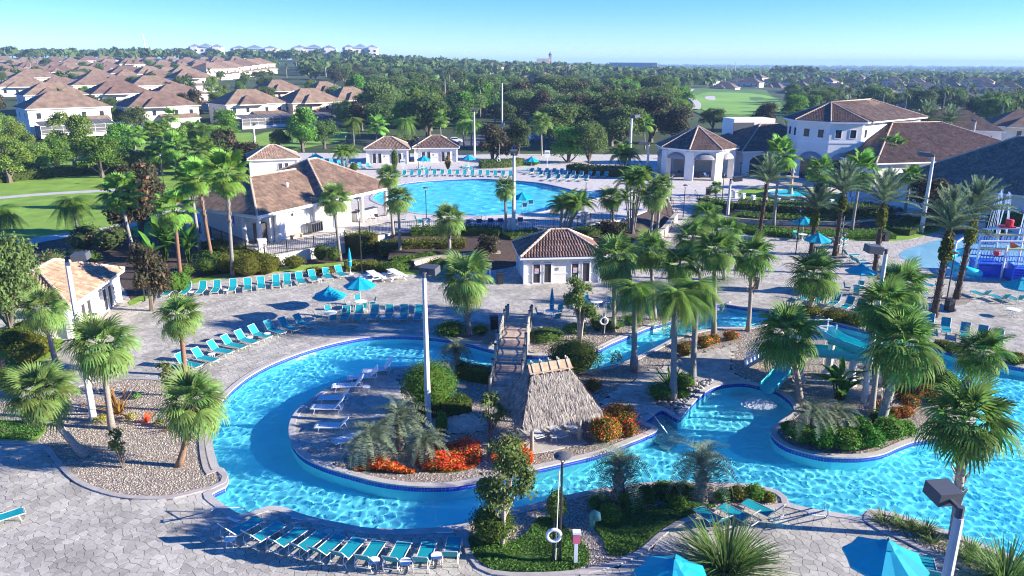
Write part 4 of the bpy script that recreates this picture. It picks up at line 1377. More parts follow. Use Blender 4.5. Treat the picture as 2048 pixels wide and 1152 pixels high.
def hedge(label, px, w, h, z0=0.0, lm='hedge', dens=55, leaf=.11, name='hedge', cat='hedge', flowers=None, group=None, za=None):
    """clipped hedge along a line of pixels"""
    pts = smooth([at(a, b, z0) for a, b in px], .8, False)
    Vs = []; mb = MB()
    for i, (a, b) in enumerate(zip(pts[:-1], pts[1:])):
        d = (b - a); L = d.length
        if L < 1e-3: continue
        n = int(dens * L * (w + 2 * h) * .5) + 1
        d /= L; s = Vector((-d.y, d.x))
        u = RNG.random(n) * L; side = RNG.random(n) * (w + 2 * h)
        off = np.where(side < h, -w / 2, np.where(side < h + w, side - h - w / 2, w / 2))
        zz = np.where(side < h, side, np.where(side < h + w, h, side - h - w))
        off = off + RNG.normal(0, .05, n); zz = zz + RNG.normal(0, .05, n)
        Vs.append(np.stack([a.x + d.x * u + s.x * off, a.y + d.y * u + s.y * off, np.maximum(zz, .03)], -1))
        mb.bar((a.x, a.y, h * .46), (b.x + d.x * .05, b.y + d.y * .05, h * .46), w * .86, h * .9)
    P = np.concatenate(Vs); n = len(P)
    c0 = Vector((pts[len(pts) // 2].x, pts[len(pts) // 2].y, 0))
    nrm = RNG.normal(size=(n, 3)); nrm[:, 2] += .5; nrm /= np.linalg.norm(nrm, axis=1, keepdims=True)
    a = np.cross(nrm, RNG.normal(size=(n, 3))); a /= np.linalg.norm(a, axis=1, keepdims=True); b = np.cross(nrm, a)
    s = leaf * RNG.uniform(.6, 1.3, n)[:, None]
    V = np.stack([P - a * s, P + b * s * .6, P + a * s, P - b * s * .6], 1).reshape(-1, 3)
    V[:, :2] -= np.array([c0.x, c0.y])
    mats = [lm]; mi = None
    if flowers: mats = [lm, flowers[0]]; mi = (RNG.random(n) < flowers[1]).astype(int)
    o = link(name, bulk(name, V, np.arange(n * 4).reshape(n, 4), mats, mi=mi)); o.location = (c0.x, c0.y, z0)
    tag(o, label, cat, group)
    mb.v = [(v[0] - c0.x, v[1] - c0.y, v[2]) for v in mb.v]
    mb.build('inner_foliage', lm, o)
    return o

def ground_cover(name, px, n, leaf, lm, hgt=.25, z0=0.0, mats=None, frac=0, poly=None):
    poly = poly or ccw(pxpoly(px, z0))
    P = np.array([(p[0], p[1]) for p in poly]); lo, hi = P.min(0), P.max(0)
    c = RNG.uniform(lo, hi, (n * 3, 2)); c = c[inside(c, poly)][:n]; m = len(c)
    hz = hgt * (.55 + .45 * np.sin(c[:, 0] * 2.1) * np.sin(c[:, 1] * 1.7 + 1)) * RNG.uniform(.3, 1, m) + .03
    nrm = RNG.normal(size=(m, 3)) * .6; nrm[:, 2] += .9; nrm /= np.linalg.norm(nrm, axis=1, keepdims=True)
    a = np.cross(nrm, RNG.normal(size=(m, 3))); a /= np.linalg.norm(a, axis=1, keepdims=True); b = np.cross(nrm, a)
    s = leaf * RNG.uniform(.6, 1.3, m)[:, None]; Pc = np.stack([c[:, 0], c[:, 1], z0 + hz], -1)
    V = np.stack([Pc - a * s, Pc + b * s * .45, Pc + a * s, Pc - b * s * .45], 1).reshape(-1, 3)
    mi = (RNG.random(m) < frac).astype(int) if mats else None
    o = stuff(link(name, bulk(name, V, np.arange(m * 4).reshape(m, 4), [lm] + (mats or []), mi=mi)))
    u = MB().prism(offset(poly, -.08), z0, z0 + max(.05, hgt * .1)).build('undergrowth', lm, o)
    return o

def grass_clump(label, loc, n, L, lm='grass_blade', spread=.35, name='ornamental_grass', w=.03, droop=.6, group=None, cat='grass', seed=1, stiff=.3):
    r = np.random.default_rng(seed); V, F = [], []
    for i in range(n):
        a = r.uniform(0, 6.28); el = r.uniform(stiff, 1.45); l = L * r.uniform(.7, 1.1)
        d = np.array([math.cos(a) * math.cos(el), math.sin(a) * math.cos(el), math.sin(el)]); o = np.array([math.cos(a), math.sin(a), 0]) * spread * r.random()
        s = np.array([-math.sin(a), math.cos(a), 0]) * w
        b = len(V)
        for t, q in ((0, 1), (.45, .9), (.8, .6), (1, .08)):
            p = o + d * l * t + np.array([math.cos(a), math.sin(a), 0]) * l * .18 * t * t - np.array([0, 0, droop * l * .5 * t ** 2.5 * math.cos(el) ** .5])
            p[2] = max(p[2], .02)
            V += [tuple(p - s * q), tuple(p + s * q)]
        F += [(b, b + 1, b + 3, b + 2), (b + 2, b + 3, b + 5, b + 4), (b + 4, b + 5, b + 7, b + 6)]
    o = link(name, bulk(name, np.array(V), np.array(F), lm)); o.location = loc
    return tag(o, label, cat, group)
# ================================================================ PALMS WHERE THEY STAND
G1 = 'cabbage palms around the pools'
for kind, b, c, z, sz, kw, lab in [
    ('sabal', (112, 728), (86, 618), 0, 1.02, dict(boot=.45), 'cabbage palm with stubby trunk in front of the left cabana'),
    ('sabal', (224, 858), (201, 690), 0, 1.0, dict(boot=.35), 'cabbage palm with tan seed heads beside the left concrete lamp pole'),
    ('sabal', (172, 914), (78, 785), 0, 1.08, dict(boot=.5, curve=.12, tr=.2), 'leaning cabbage palm at the left end of the gravel bed'),
    ('sabal', (371, 752), (360, 632), 0, .95, dict(boot=.12, trunk='trunk_brown'), 'cabbage palm with smooth red brown trunk left of the teal loungers'),
    ('sabal', (357, 933), (384, 806), 0, 1.0, dict(boot=.4, curve=.1, trunk='trunk_brown'), 'cabbage palm leaning over the river edge at the right end of the gravel bed'),
    ('sabal', (681, 522), (667, 398), 0, .95, dict(boot=.2), 'cabbage palm with long bare trunk below the pavilion terrace'),
    ('sabal', (800, 513), (797, 398), 0, 1.0, dict(boot=.2), 'cabbage palm in the hedge bank beside the pavilion posts, nearer of two'),
    ('sabal', (787, 474), (777, 352), .9, .9, dict(boot=.15), 'cabbage palm behind another one at the pavilion corner post'),
    ('sabal', (900, 520), (897, 438), 0, 1.05, dict(boot=.5, tr=.2), 'cabbage palm with rough pale trunk on the bank below the big pool'),
    ('sabal', (937, 672), (930, 558), 0, 1.25, dict(boot=.75, tr=.24), 'big grey green cabbage palm with shaggy trunk left of the wooden bridge'),
    ('sabal', (1012, 470), (1010, 376), .9, .8, dict(boot=.15), 'slim cabbage palm beside the tall light pole at the big pool'),
    ('sabal', (1298, 492), (1309, 392), 0, 1.0, dict(boot=.3, curve=.15, tr=.19), 'grey cabbage palm with curved trunk above the curved retaining wall'),
    ('sabal', (1228, 455), (1222, 396), .7, 1.0, dict(boot=.3), 'cabbage palm with yellowing fronds in front of the queen palm thicket'),
    ('sabal', (1312, 492), (1322, 372), 0, .95, dict(boot=.2), 'cabbage palm just behind the grey curved one by the steps'),
    ('sabal', (1228, 664), (1228, 515), 0, 1.05, dict(boot=.1), 'tall cabbage palm right of the central cabana'),
    ('deep', (1428, 676), (1430, 500), 0, 1.1, dict(boot=.1, tr=.2), 'tall cabbage palm rising from the island edge behind the queen palms'),
    ('deep', (1496, 662), (1503, 512), 0, 1.05, dict(boot=.4, curve=-.25, tr=.17), 'cabbage palm with bowed trunk at the river bend'),
    ('deep', (1345, 676), (1360, 530), 0, 1.0, dict(boot=.0, curve=-.3), 'cabbage palm with strongly curved trunk over the river channel'),
    ('deep', (1310, 640), (1300, 500), 0, .95, dict(boot=.0), 'cabbage palm behind the queen palms left of the curved one'),
    ('deep', (1402, 560), (1385, 478), 0, 1.1, dict(boot=.2), 'cabbage palm in the thick palm clump, nearest the lawn'),
    ('deep', (1448, 560), (1452, 462), 0, 1.0, dict(boot=.2), 'cabbage palm in the thick palm clump, on its right side'),
    ('deep', (1412, 520), (1410, 432), 0, .95, dict(boot=.2), 'cabbage palm at the back of the thick palm clump near the steps'),
    ('deep', (1620, 632), (1626, 550), 0, 1.2, dict(boot=.9, tr=.22), 'stout cabbage palm on the plaza edge behind the water slide'),
    ('deep', (1601, 806), (1572, 672), 0, 1.15, dict(boot=.7, curve=-.12, tr=.19), 'leaning cabbage palm beside the lower end of the water slide'),
    ('deep', (1742, 832), (1768, 612), 0, 1.05, dict(boot=.05), 'tall straight cabbage palm right of the white lamp pole on the slide island'),
    ('deep', (1757, 862), (1806, 690), 0, 1.2, dict(boot=.75, tr=.27), 'leaning cabbage palm with thick criss crossed trunk on the slide island'),
    ('deep', (1771, 770), (1803, 576), 0, 1.0, dict(boot=.0, trunk='trunk_brown'), 'cabbage palm with brown trunk behind the other two on the slide island'),
    ('deep', (1906, 806), (1962, 706), 0, 1.1, dict(boot=.6, curve=.1, tr=.2), 'cabbage palm leaning right over the wide pool'),
    ('deep', (1908, 1078), (1930, 842), 0, 1.1, dict(boot=.55, tr=.2), 'cabbage palm with ragged hanging fronds in front of the wide pool at right'),
]:
    palm(kind, b, c, lab, z, sz, group=G1, **kw)

G2 = 'tall fan palms by the pavilion'
for b, c, z, sz, kw, lab in [
    ((270, 512), (240, 388), 0, 1.15, dict(curve=.1), 'tall fan palm leaning left at the edge of the lawn'),
    ((362, 563), (348, 418), 0, 1.1, dict(boot=.2, trunk='trunk_brown'), 'tall fan palm above the banana leaves, leftmost of the pavilion group'),
    ((425, 526), (396, 356), 0, 1.1, dict(boot=.45, trunk='trunk_brown'), 'tall fan palm with reddish shaggy trunk left of the pavilion'),
    ((466, 553), (453, 350), 0, 1.15, dict(boot=.4), 'tall fan palm in front of the pavilion roof corner'),
    ((402, 512), (380, 360), 0, 1.0, dict(), 'tall fan palm behind the reddish trunked one'),
    ((1547, 452), (1560, 312), .6, 1.15, dict(), 'fan palm with pale trunk in front of the clubhouse archways'),
    ((1703, 462), (1722, 342), .5, 1.25, dict(), 'fan palm with pale trunk right of the fountain'),
    ((1770, 362), (1783, 300), ZU, 1.3, dict(trunk='trunk_brown', boot=.8), 'fan palm with dark trunk against the clubhouse roof'),
    ((1640, 378), (1640, 344), ZU, 1.3, dict(boot=.8), 'low fan palm at the foot of the octagonal tower'),
    ((1806, 442), (1822, 354), .3, .85, dict(), 'slim fan palm against the white clubhouse wall'),
]:
    palm('wash', b, c, lab, z, sz, group=G2, tr=.19, **kw)

G3 = 'date palms on the plaza'
for b, c, z, sz, kw, lab in [
    ((1518, 474), (1534, 368), .4, 1.05, dict(), 'date palm left of the fountain hedge'),
    ((1622, 508), (1632, 420), 0, 1.0, dict(ivy=.55), 'date palm with fern clad trunk beside the small lamp and umbrella'),
    ((1669, 512), (1688, 388), 0, 1.1, dict(ivy=.4), 'date palm with ferns below its crown behind the stacked loungers'),
    ((1748, 550), (1768, 408), 0, 1.15, dict(ivy=.45), 'date palm at the tip of the plaza beside the splash pad'),
    ((1867, 634), (1900, 462), 0, 1.15, dict(ivy=.5, tr=.26), 'date palm nearer the camera in front of the splash playground'),
    ((1912, 598), (1950, 430), 0, 1.1, dict(ivy=.5, tr=.24), 'date palm farther back in front of the splash playground'),
    ((1741, 318), (1744, 262), ZU, 1.3, dict(), 'date palm in front of the tower wall'),
    ((1576, 322), (1576, 272), ZU, 1.1, dict(), 'date palm against the dark roof left of the tower'),
]:
    palm('date', b, c, lab, z, sz, group=G3, **{**dict(tr=.23, boot=.95), **kw})
for b, c, lab in [((1850, 300), (1852, 246), 'date palm behind the clubhouse roof, left of a pair'), ((1895, 295), (1898, 250), 'date palm behind the clubhouse roof, right of a pair')]:
    palm('date', Vector((at_y(b[0], 250, 172).x, 172, 0)), at_y(c[0], c[1], 172), lab, 0, 1.5, group='date palms behind the clubhouse', tr=.3)

G4 = 'queen palms on the slide island'
for b, c, sz, kw, lab in [
    ((1268, 742), (1270, 590), .74, dict(bulge=.35), 'queen palm with drooping fronds and smooth grey trunk, leftmost of the island three'),
    ((1346, 800), (1350, 604), .74, dict(bulge=.2), 'queen palm rising from the river stones, nearest of the island three'),
    ((1384, 772), (1394, 588), .72, dict(bulge=.2), 'queen palm right of the river stones, its top among other palms'),
]:
    palm('queen', b, c, lab, 0, sz, group=G4, tr=.2, **kw)
palm('queen', (162, 494), (146, 412), 'queen palm with hanging fronds alone on the lawn edge', 0, .85, tr=.17)
palm('queen', (-5, 500), (2, 430), 'queen palm cut by the left edge of the lawn', 0, .8, tr=.17)

def thicket(label, base, z, n, size, hh, spread, seed):
    """many stemmed feather palm"""
    r = random.Random(seed); B = at(base[0], base[1], z)
    t = thing('clump_palm', label, 'palm', B, 0)
    for i in range(n):
        a = r.uniform(0, 6.28); q = spread * math.sqrt(r.random()); h = hh * r.uniform(.55, 1.0)
        top = Vector((math.cos(a) * q * 1.5, math.sin(a) * q * 1.5, h))
        MB().tube([(math.cos(a) * q * .4, math.sin(a) * q * .4, 0), top * .6, top], [.09, .08, .06], 6).build('trunk', 'trunk_smooth', t)
        for j in range(13):
            o = bpy.data.objects.new('frond', FR['areca'][j % 3][2]); COL.objects.link(o); o.parent = t
            o.location = top; o.rotation_euler = (0, -rad(78 - j * 6.5 + r.uniform(-8, 8)), j * 2.4 + r.uniform(0, 1)); o.scale = (size,) * 3
    return t
thicket('broad feathery clump palm on the bank right of the central cabana roof', (1120, 478), .5, 9, .85, 4.6, 1.9, 3)
thicket('tall feathery clump palm beside the steps to the clubhouse', (1262, 470), .4, 10, .8, 7.2, 1.1, 5)
thicket('feathery clump palm by the far left end of the big pool', (690, 338), ZU, 5, 1.0, 3.6, .8, 8)
thicket('dark feathery palms behind the pool deck lamps', (1245, 345), ZU, 6, 1.1, 4.6, 1.2, 9)

G5 = 'blue grey pindo palms'
for b, c, sz, kw, lab in [
    ((1238, 1002), (1238, 944), .85, dict(boot=1, tr=.3), 'pindo palm with arching fronds left of the two by the lower river'),
    ((1404, 1004), (1404, 944), .8, dict(boot=1, tr=.27), 'pindo palm with arching fronds right of the two by the lower river'),
    ((742, 925), (742, 885), .85, dict(boot=1, tr=.22), 'low pindo palm at the left end of the red flower bed'),
    ((800, 900), (800, 852), .9, dict(boot=1, tr=.22), 'pindo palm behind the red flowers left of the light pole'),
    ((850, 925), (850, 894), .62, dict(boot=1, tr=.18), 'small pindo palm among the red flowers'),
    ((922, 752), (912, 706), .7, dict(boot=.9, tr=.18), 'pindo palm over the river beside the round clipped bush'),
    ((1634, 884), (1626, 836), .7, dict(boot=1, tr=.18), 'pindo palm on the tip of the slide island'),
    ((1668, 870), (1675, 838), .6, dict(boot=1, tr=.15), 'smaller pindo palm beside another on the slide island tip'),
]:
    palm('pindo', b, c, lab, 0, sz, group=G5, **kw)

# palms further back, crowns of one piece
G6 = 'palms behind the pavilion and pool'
for kind, b, c, z, sz, lab in [
    ('wash', (272, 336), (270, 272), 0, 1.2, 'pale trunked palm in front of the second white house'),
    ('wash', (306, 318), (304, 264), 0, 1.2, 'palm left of a round crowned one near the second house'),
    ('wash', (342, 264), (342, 232), 0, 1.3, 'palm against the screened porch of the second house'),
    ('sabal', (376, 312), (374, 262), 0, 1.5, 'bushy palm between the second and third houses'),
    ('wash', (394, 310), (392, 262), 0, 1.4, 'palm right of the bushy one between the houses'),
    ('queen', (412, 314), (412, 260), 0, 1.0, 'slim trunked queen palm left of the third house'),
    ('queen', (440, 318), (440, 262), 0, 1.0, 'queen palm right of the slim trunked one'),
    ('wash', (352, 352), (350, 292), 0, 1.3, 'fan palm over the shrubs behind the lawn'),
    ('wash', (326, 352), (318, 306), 0, 1.2, 'low fan palm over the shrubs behind the lawn'),
    ('wash', (410, 352), (404, 300), 0, 1.4, 'fan palm behind the magnolias left of the pavilion roof'),
    ('queen', (708, 292), (706, 244), 0, 1.1, 'queen palm with drooping head left of the twin cabanas'),
    ('queen', (812, 290), (810, 246), 0, 1.1, 'queen palm behind the gap of the twin cabanas'),
    ('queen', (928, 294), (925, 250), 0, 1.0, 'queen palm right of the twin cabanas, left trunk of two'),
    ('queen', (942, 298), (944, 250), 0, 1.1, 'queen palm right of the twin cabanas, right trunk of two'),
    ('wash', (882, 282), (880, 240), 0, 1.3, 'fan palm behind the right twin cabana'),
    ('wash', (752, 285), (755, 250), 0, 1.4, 'fan palm behind the left twin cabana'),
    ('sabal', (1084, 322), (1082, 244), 0, 1.5, 'tall cabbage palm behind the right hand umbrella of the pool deck'),
    ('wash', (1290, 300), (1288, 248), 0, 1.4, 'fan palm left of the octagonal porch'),
    ('wash', (1432, 392), (1432, 376), ZU, .55, 'tiny fan palm on the terrace before the octagonal porch'),
]:
    B = at(b[0], b[1], z)
    if b[1] < 330:
        B.z = max(0, float(hill(B.x, B.y)))
    palm(kind, B, at_y(c[0], c[1], B.y), lab, z, sz, group=G6, near=False, tr=.18)
# ================================================================ TREES, SHRUBS, HEDGES
def px_h(B, top_py, px=None):
    """height above B of the point seen at image row top_py straight above it"""
    lo, hi = 0.0, 60.0
    for _ in range(40):
        m = (lo + hi) / 2
        if proj(B.x, B.y, B.z + m)[1] > top_py: lo = m
        else: hi = m
    return lo
def depth(B): return B.y * _cp - (B.z - CAMH) * _sp
RXU = dict(oak=.62, oak_deep=.58, magnolia=.42, cypress=.5, bright=.52, pine=.36, myrtle=.42, sapling=.36, far=.62)
def ptree(kind, base, top, width, label, z0=0.0, far=False, **kw):
    B = ground(*base) if far else at(base[0], base[1], z0)
    h = px_h(B, top)
    w = (width * depth(B) / FPX) / (2 * RXU[kind] * h)
    return tree(kind, B, h, label, w, **kw)

for k, b, t, w, lab in [
    ('oak', (28, 690), 476, 170, 'large grey green tree at the left picture edge beside the left cabana'),
    ('cypress', (20, 366), 270, 110, 'yellow green feathery tree at the left edge behind the hedge'),
    ('cypress', (80, 352), 285, 80, 'small feathery tree right of the yellow green one behind the hedge'),
    ('cypress', (150, 332), 222, 95, 'tall light green feathery tree in front of the first white house'),
    ('bright', (118, 345), 275, 90, 'bushy bright green tree below the first white house'),
    ('bright', (205, 356), 272, 110, 'dark golden round tree behind the lawn'),
    ('cypress', (38, 318), 240, 80, 'feathery tree below the left side of the first white house'),
    ('bright', (245, 322), 246, 84, 'bright bushy tree below the wall of the second white house'),
    ('cypress', (362, 322), 252, 70, 'feathery tree behind the low fan palms'),
    ('oak', (432, 338), 270, 80, 'grey green tree left of the third house magnolia'),
    ('bright', (325, 290), 238, 62, 'leafy tree on the grass before the second house porch'),
    ('magnolia', (305, 420), 326, 66, 'dark magnolia at the right end of the left lawn'),
    ('cypress', (8, 306), 228, 80, 'feathery tree at the left edge before the first white house'),
    ('oak_deep', (560, 305), 258, 56, 'dark round tree on the grass strip before the third house'),
    ('oak_deep', (262, 350), 300, 90, 'dark tree under the pale trunked palm behind the lawn'),
    ('bright', (318, 350), 290, 80, 'bushy tree under the low fan palms behind the lawn'),
    ('magnolia', (286, 486), 322, 90, 'dark bronze leaved magnolia behind the tall leaning fan palm'),
    ('magnolia', (255, 470), 372, 80, 'lower dark magnolia at the lawn edge left of its taller neighbour'),
    ('magnolia', (458, 336), 256, 66, 'dark reddish magnolia right of the third house lawn'),
    ('magnolia', (495, 350), 282, 70, 'dark reddish magnolia touching the pavilion roof'),
    ('oak_deep', (228, 262), 206, 52, 'dark tree between the first and second white houses'),
    ('oak', (276, 268), 214, 62, 'thin leaved tree against the wall of the second white house'),
    ('magnolia', (390, 240), 178, 46, 'dark magnolia between the second and third houses'),
    ('bright', (606, 306), 214, 84, 'bright green tree on the grass right of the third house'),
    ('bright', (455, 285), 218, 76, 'bright green tree at the corner of the third house'),
    ('oak_deep', (650, 300), 240, 66, 'dark tree beside the screened porch of the fourth house'),
    ('oak', (766, 258), 166, 100, 'large round oak right of the fifth house'),
    ('oak', (930, 258), 190, 110, 'wide grey green oak behind the right twin cabana'),
    ('oak_deep', (845, 248), 200, 80, 'dark oak behind the left twin cabana'),
    ('bright', (862, 215), 178, 44, 'light green tree poking out of the oak belt'),
    ('magnolia', (985, 332), 246, 78, 'dark magnolia at the back of the pool deck beside the light pole'),
    ('bright', (1136, 336), 252, 92, 'pale green tree at the pool deck hedge, left of a pair'),
    ('oak', (1178, 338), 248, 80, 'grey green tree at the pool deck hedge, right of a pair'),
    ('oak_deep', (1036, 316), 238, 76, 'dark tree left of the parked cars'),
    ('oak', (1110, 300), 208, 110, 'wide oak behind the pool deck hedge trees'),
    ('oak', (1240, 300), 205, 120, 'wide grey oak left of the octagonal porch'),
    ('bright', (1285, 262), 190, 100, 'yellow green round tree behind the wide grey oak'),
    ('magnolia', (1352, 288), 212, 78, 'dark magnolia right behind the octagonal porch roof'),
    ('cypress', (1328, 238), 172, 84, 'feathery tree beside the golf course edge'),
    ('cypress', (1362, 246), 196, 60, 'small feathery tree in front of the golf green'),
    ('bright', (1588, 262), 188, 78, 'bright green tree behind the clubhouse left of the tower'),
    ('magnolia', (1530, 265), 204, 60, 'dark magnolia left of the bright tree behind the clubhouse'),
    ('oak_deep', (1425, 262), 216, 66, 'dark round tree behind the roof plant box'),
    ('magnolia', (1996, 300), 240, 62, 'dark magnolia above the right clubhouse roof'),
    ('oak_deep', (1880, 300), 246, 70, 'dark tree under the pair of date palms behind the clubhouse'),
    ('cypress', (1716, 192), 176, 22, 'narrow light tree among the houses behind the clubhouse'),
]:
    b = b
    far = b[1] < 262 and b[0] > 640
    ptree(k, b, t, w, lab, far=far)
q = at_y(1868, 395, 96)
tree('magnolia', Vector((q.x, 96, .3)), 6.4, 'dark round magnolia against the white clubhouse wall behind the tall lamp pole', 1.35)

for k, b, t, w, lab in [
    ('myrtle', (1004, 1090), 888, 165, 'crape myrtle with pale stems in the lower garden bed by the river'),
    ('myrtle', (1160, 684), 558, 88, 'young crape myrtle with white stems right of the wooden bridge'),
    ('sapling', (980, 892), 778, 84, 'thin young tree with yellow green leaves left of the thatched hut'),
    ('sapling', (247, 936), 852, 58, 'dark leaved sapling in the middle of the left gravel bed'),
    ('sapling', (336, 792), 722, 58, 'thin young tree on the gravel behind the teal loungers'),
    ('magnolia', (305, 622), 486, 90, 'leafy young magnolia beside the thin black lamp near the mulch bed'),
    ('magnolia', (975, 522), 470, 60, 'small magnolia on the bank left of the central cabana'),
    ('magnolia', (1220, 505), 440, 70, 'small dark tree on the bank below the clump palms'),
]:
    ptree(k, b, t, w, lab)

def psh(px, py, w, h, label, z0=0.0, **kw):
    B = at(px, py, z0); d = depth(B) / FPX
    rx = w * d / 2; rz = h * d / 2 / .93
    return shrub(label, B, rx, rx, rz, **kw)
psh(860, 818, 108, 96, 'large round clipped bush on the island beside the central light pole', n=9000, leaf=.05)
psh(1147, 746, 108, 66, 'wide dark clipped bush behind the thatched hut', n=9000, leaf=.05, lm='hedge')
psh(902, 676, 60, 34, 'low round bush at the river edge below the shaggy palm', n=1500, leaf=.07)
psh(960, 668, 34, 18, 'small low bush beside the bridge entrance', n=500, leaf=.07)
psh(985, 1086, 90, 80, 'dark bushy shrub at the foot of the front crape myrtle', n=2200, leaf=.06, lm='hedge')
psh(1112, 1046, 40, 70, 'upright yellow green shrub beside the black lamp post', n=1600, leaf=.05, lm='cypress')
psh(1092, 680, 74, 20, 'flat spreading shrub right of the bridge', n=1300, leaf=.07, lm='cover')
psh(1150, 664, 50, 16, 'flat spreading shrub behind the young crape myrtle', n=700, leaf=.07, lm='cover')
psh(1194, 662, 30, 34, 'dark upright shrub beside the life ring post', n=600, leaf=.07, lm='hedge')
psh(1225, 660, 44, 20, 'low dark shrub at the foot of the tall cabbage palm', n=600, leaf=.07, lm='hedge')
psh(1265, 648, 40, 18, 'low shrub on the gravel strip by the upper river bank', n=500, leaf=.07)
psh(884, 876, 24, 56, 'narrow clipped column shrub right of the central light pole', n=1300, leaf=.055)
psh(842, 852, 20, 44, 'narrow shrub left of the central light pole foot', n=900, leaf=.055)
hedge('dark low hedge on the island behind the light pole', [(838, 822), (880, 830), (935, 818)], 1.1, .95, lm='hedge', dens=90, leaf=.08)
hedge('dark low hedge on the island by the bridge', [(918, 752), (950, 760), (985, 765)], 1.0, 1.0, lm='hedge', dens=90, leaf=.08)
psh(1232, 738, 28, 36, 'small yellow green croton shrub on the island gravel', n=260, leaf=.07, lm='yellow_leaf', body=False)

def ixora(px, py, w, h, label, fr_=.36, **kw):
    return psh(px, py, w, h, label, lm='gold_hedge', flowers=('red_orange', fr_), n=int(260 + w * h * .5), leaf=.055, name='flower_bush', cat='flower bush', **kw)
for px, py, w, h, lab in [
    (1368, 712, 42, 28, 'round red flowering bush on the island gravel, lowest of four by the path'),
    (1408, 696, 36, 26, 'round orange flowering bush second along the island gravel by the path'),
    (1426, 688, 28, 20, 'smaller orange green bush behind the second flowering one by the path'),
    (1461, 680, 36, 18, 'red flowering bush beside the white slide stairs'),
    (1186, 782, 36, 24, 'small orange flowering bush just behind the thatched roof'),
    (1210, 884, 64, 52, 'red and yellow flowering bush right of the hut front post'),
    (1238, 850, 72, 44, 'orange flowering bush at the right end of the hut garden'),
    (1196, 858, 40, 40, 'red flowering bush close behind the hut right post'),
    (1258, 874, 34, 34, 'small red leaved bush at the corner of the hut garden'),
    (1744, 748, 34, 26, 'red flower bush behind the white lamp pole on the slide island'),
    (1780, 752, 30, 24, 'red flower bush between the slide island trunks'),
    (1812, 752, 30, 22, 'bright red flower bush at the back of the slide island'),
    (1820, 772, 40, 26, 'bright red flower bush in the middle of the slide island'),
    (1800, 800, 32, 30, 'orange flower bush right of the thick leaning palm trunk'),
    (1828, 802, 38, 30, 'dark red flower bush right of the orange one on the slide island'),
    (1852, 790, 32, 24, 'red flower bush at the right of the slide island'),
    (1866, 806, 40, 24, 'large red flower bush nearest the right shore of the slide island'),
    (1818, 820, 36, 30, 'orange red bush near the foot of the thick leaning palm'),
    (1808, 836, 34, 24, 'red flower bush just above the green mounds of the slide island'),
    (1758, 826, 30, 28, 'orange flower bush at the foot of the tall straight palm'),
    (1786, 838, 26, 22, 'small orange flower bush between the two big trunks'),
]:
    ixora(px, py, w, h, lab)
def flower_mass(label, px, n, hh):
    poly = ccw(pxpoly(px)); o = ground_cover('flower_bed', None, n, .075, 'gold_hedge', hh, 0, ['red_orange'], .74, poly)
    o['label'] = label; o['category'] = 'flower bed'
    return o
flower_mass('band of red flowers along the island curb left of the big red mass', [(705, 936), (740, 930), (785, 934), (832, 942), (828, 950), (780, 948), (735, 944), (708, 944)], 2600, .6)
flower_mass('big mass of red orange flowers on the island curb', [(838, 912), (870, 896), (920, 892), (958, 902), (960, 930), (920, 945), (870, 948), (842, 945), (832, 930)], 5200, .8)
flower_mass('red orange flowers between the crape myrtle and the hut', [(985, 912), (1010, 902), (1050, 906), (1068, 922), (1050, 938), (1010, 942), (985, 935)], 2400, .7)

for i, (px, py, w, h) in enumerate([(1835, 742, 50, 36), (1862, 752, 46, 36), (1845, 770, 50, 34), (1880, 776, 60, 40), (1905, 792, 50, 34), (1925, 806, 36, 26), (1862, 730, 40, 24)]):
    psh(px, py, w, h, ORD[i] + ' dark green mound from the back along the right shore of the slide island', n=900, leaf=.075, lm='shrub', group='green mounds on the right shore')
for i, (px, py, w, h) in enumerate([(1600, 884, 60, 40), (1645, 896, 62, 42), (1690, 900, 60, 44), (1735, 896, 60, 46), (1775, 880, 62, 46), (1715, 868, 50, 36), (1580, 868, 36, 26), (1760, 856, 46, 36), (1808, 872, 40, 30), (1650, 868, 44, 30)]):
    psh(px, py, w, h, ('front' if py > 875 else 'rear') + ' bright green mound on the slide island tip, ' + ORD[i] + ' planted', n=1100, leaf=.075, lm='cycad' if i % 2 else 'shrub', group='green mounds on the island tip')
for i, (px, py, w, h, lm) in enumerate([(1200, 1020, 46, 30, 'hedge'), (1218, 1046, 44, 38, 'shrub'), (1262, 1018, 56, 34, 'shrub'), (1290, 1004, 56, 32, 'hedge'), (1328, 994, 52, 30, 'hedge'), (1366, 996, 50, 30, 'hedge'), (1350, 1012, 40, 22, 'shrub')]):
    psh(px, py, w, h, 'clipped shrub at the foot of the two pindo palms, ' + ORD[i] + ' from the left', n=1100, leaf=.06, lm=lm, group='shrubs under the pindo palms')
for i, (px, py, w, h) in enumerate([(1446, 1002, 34, 24), (1476, 1000, 42, 30), (1508, 1000, 44, 32), (1536, 1004, 26, 20)]):
    psh(px, py, w, h, ('left end', 'centre left', 'centre right', 'right end')[i] + ' shrub of the low row right of the pindo palms', n=700, leaf=.055, lm='gold_hedge' if i % 2 else 'shrub')
c1 = ground_cover('ground_cover', [(940, 1100), (938, 1078), (960, 1068), (1000, 1090), (1050, 1075), (1075, 1040), (1100, 1035), (1130, 1055), (1160, 1082), (1180, 1110), (1165, 1138), (1090, 1146), (1030, 1146), (985, 1142), (958, 1128)], 15000, .055, 'cover', .22)
c2 = ground_cover('ground_cover', [(1196, 1042), (1230, 1030), (1290, 1018), (1360, 1008), (1428, 1004), (1432, 1016), (1390, 1030), (1345, 1048), (1308, 1072), (1282, 1096), (1245, 1114), (1215, 1112), (1205, 1080), (1188, 1060)], 15000, .055, 'cover', .22)
ground_cover('ground_cover', [(-60, 846), (40, 846), (90, 854), (80, 872), (60, 882), (0, 880), (-60, 880)], 5200, .06, 'cover', .2)
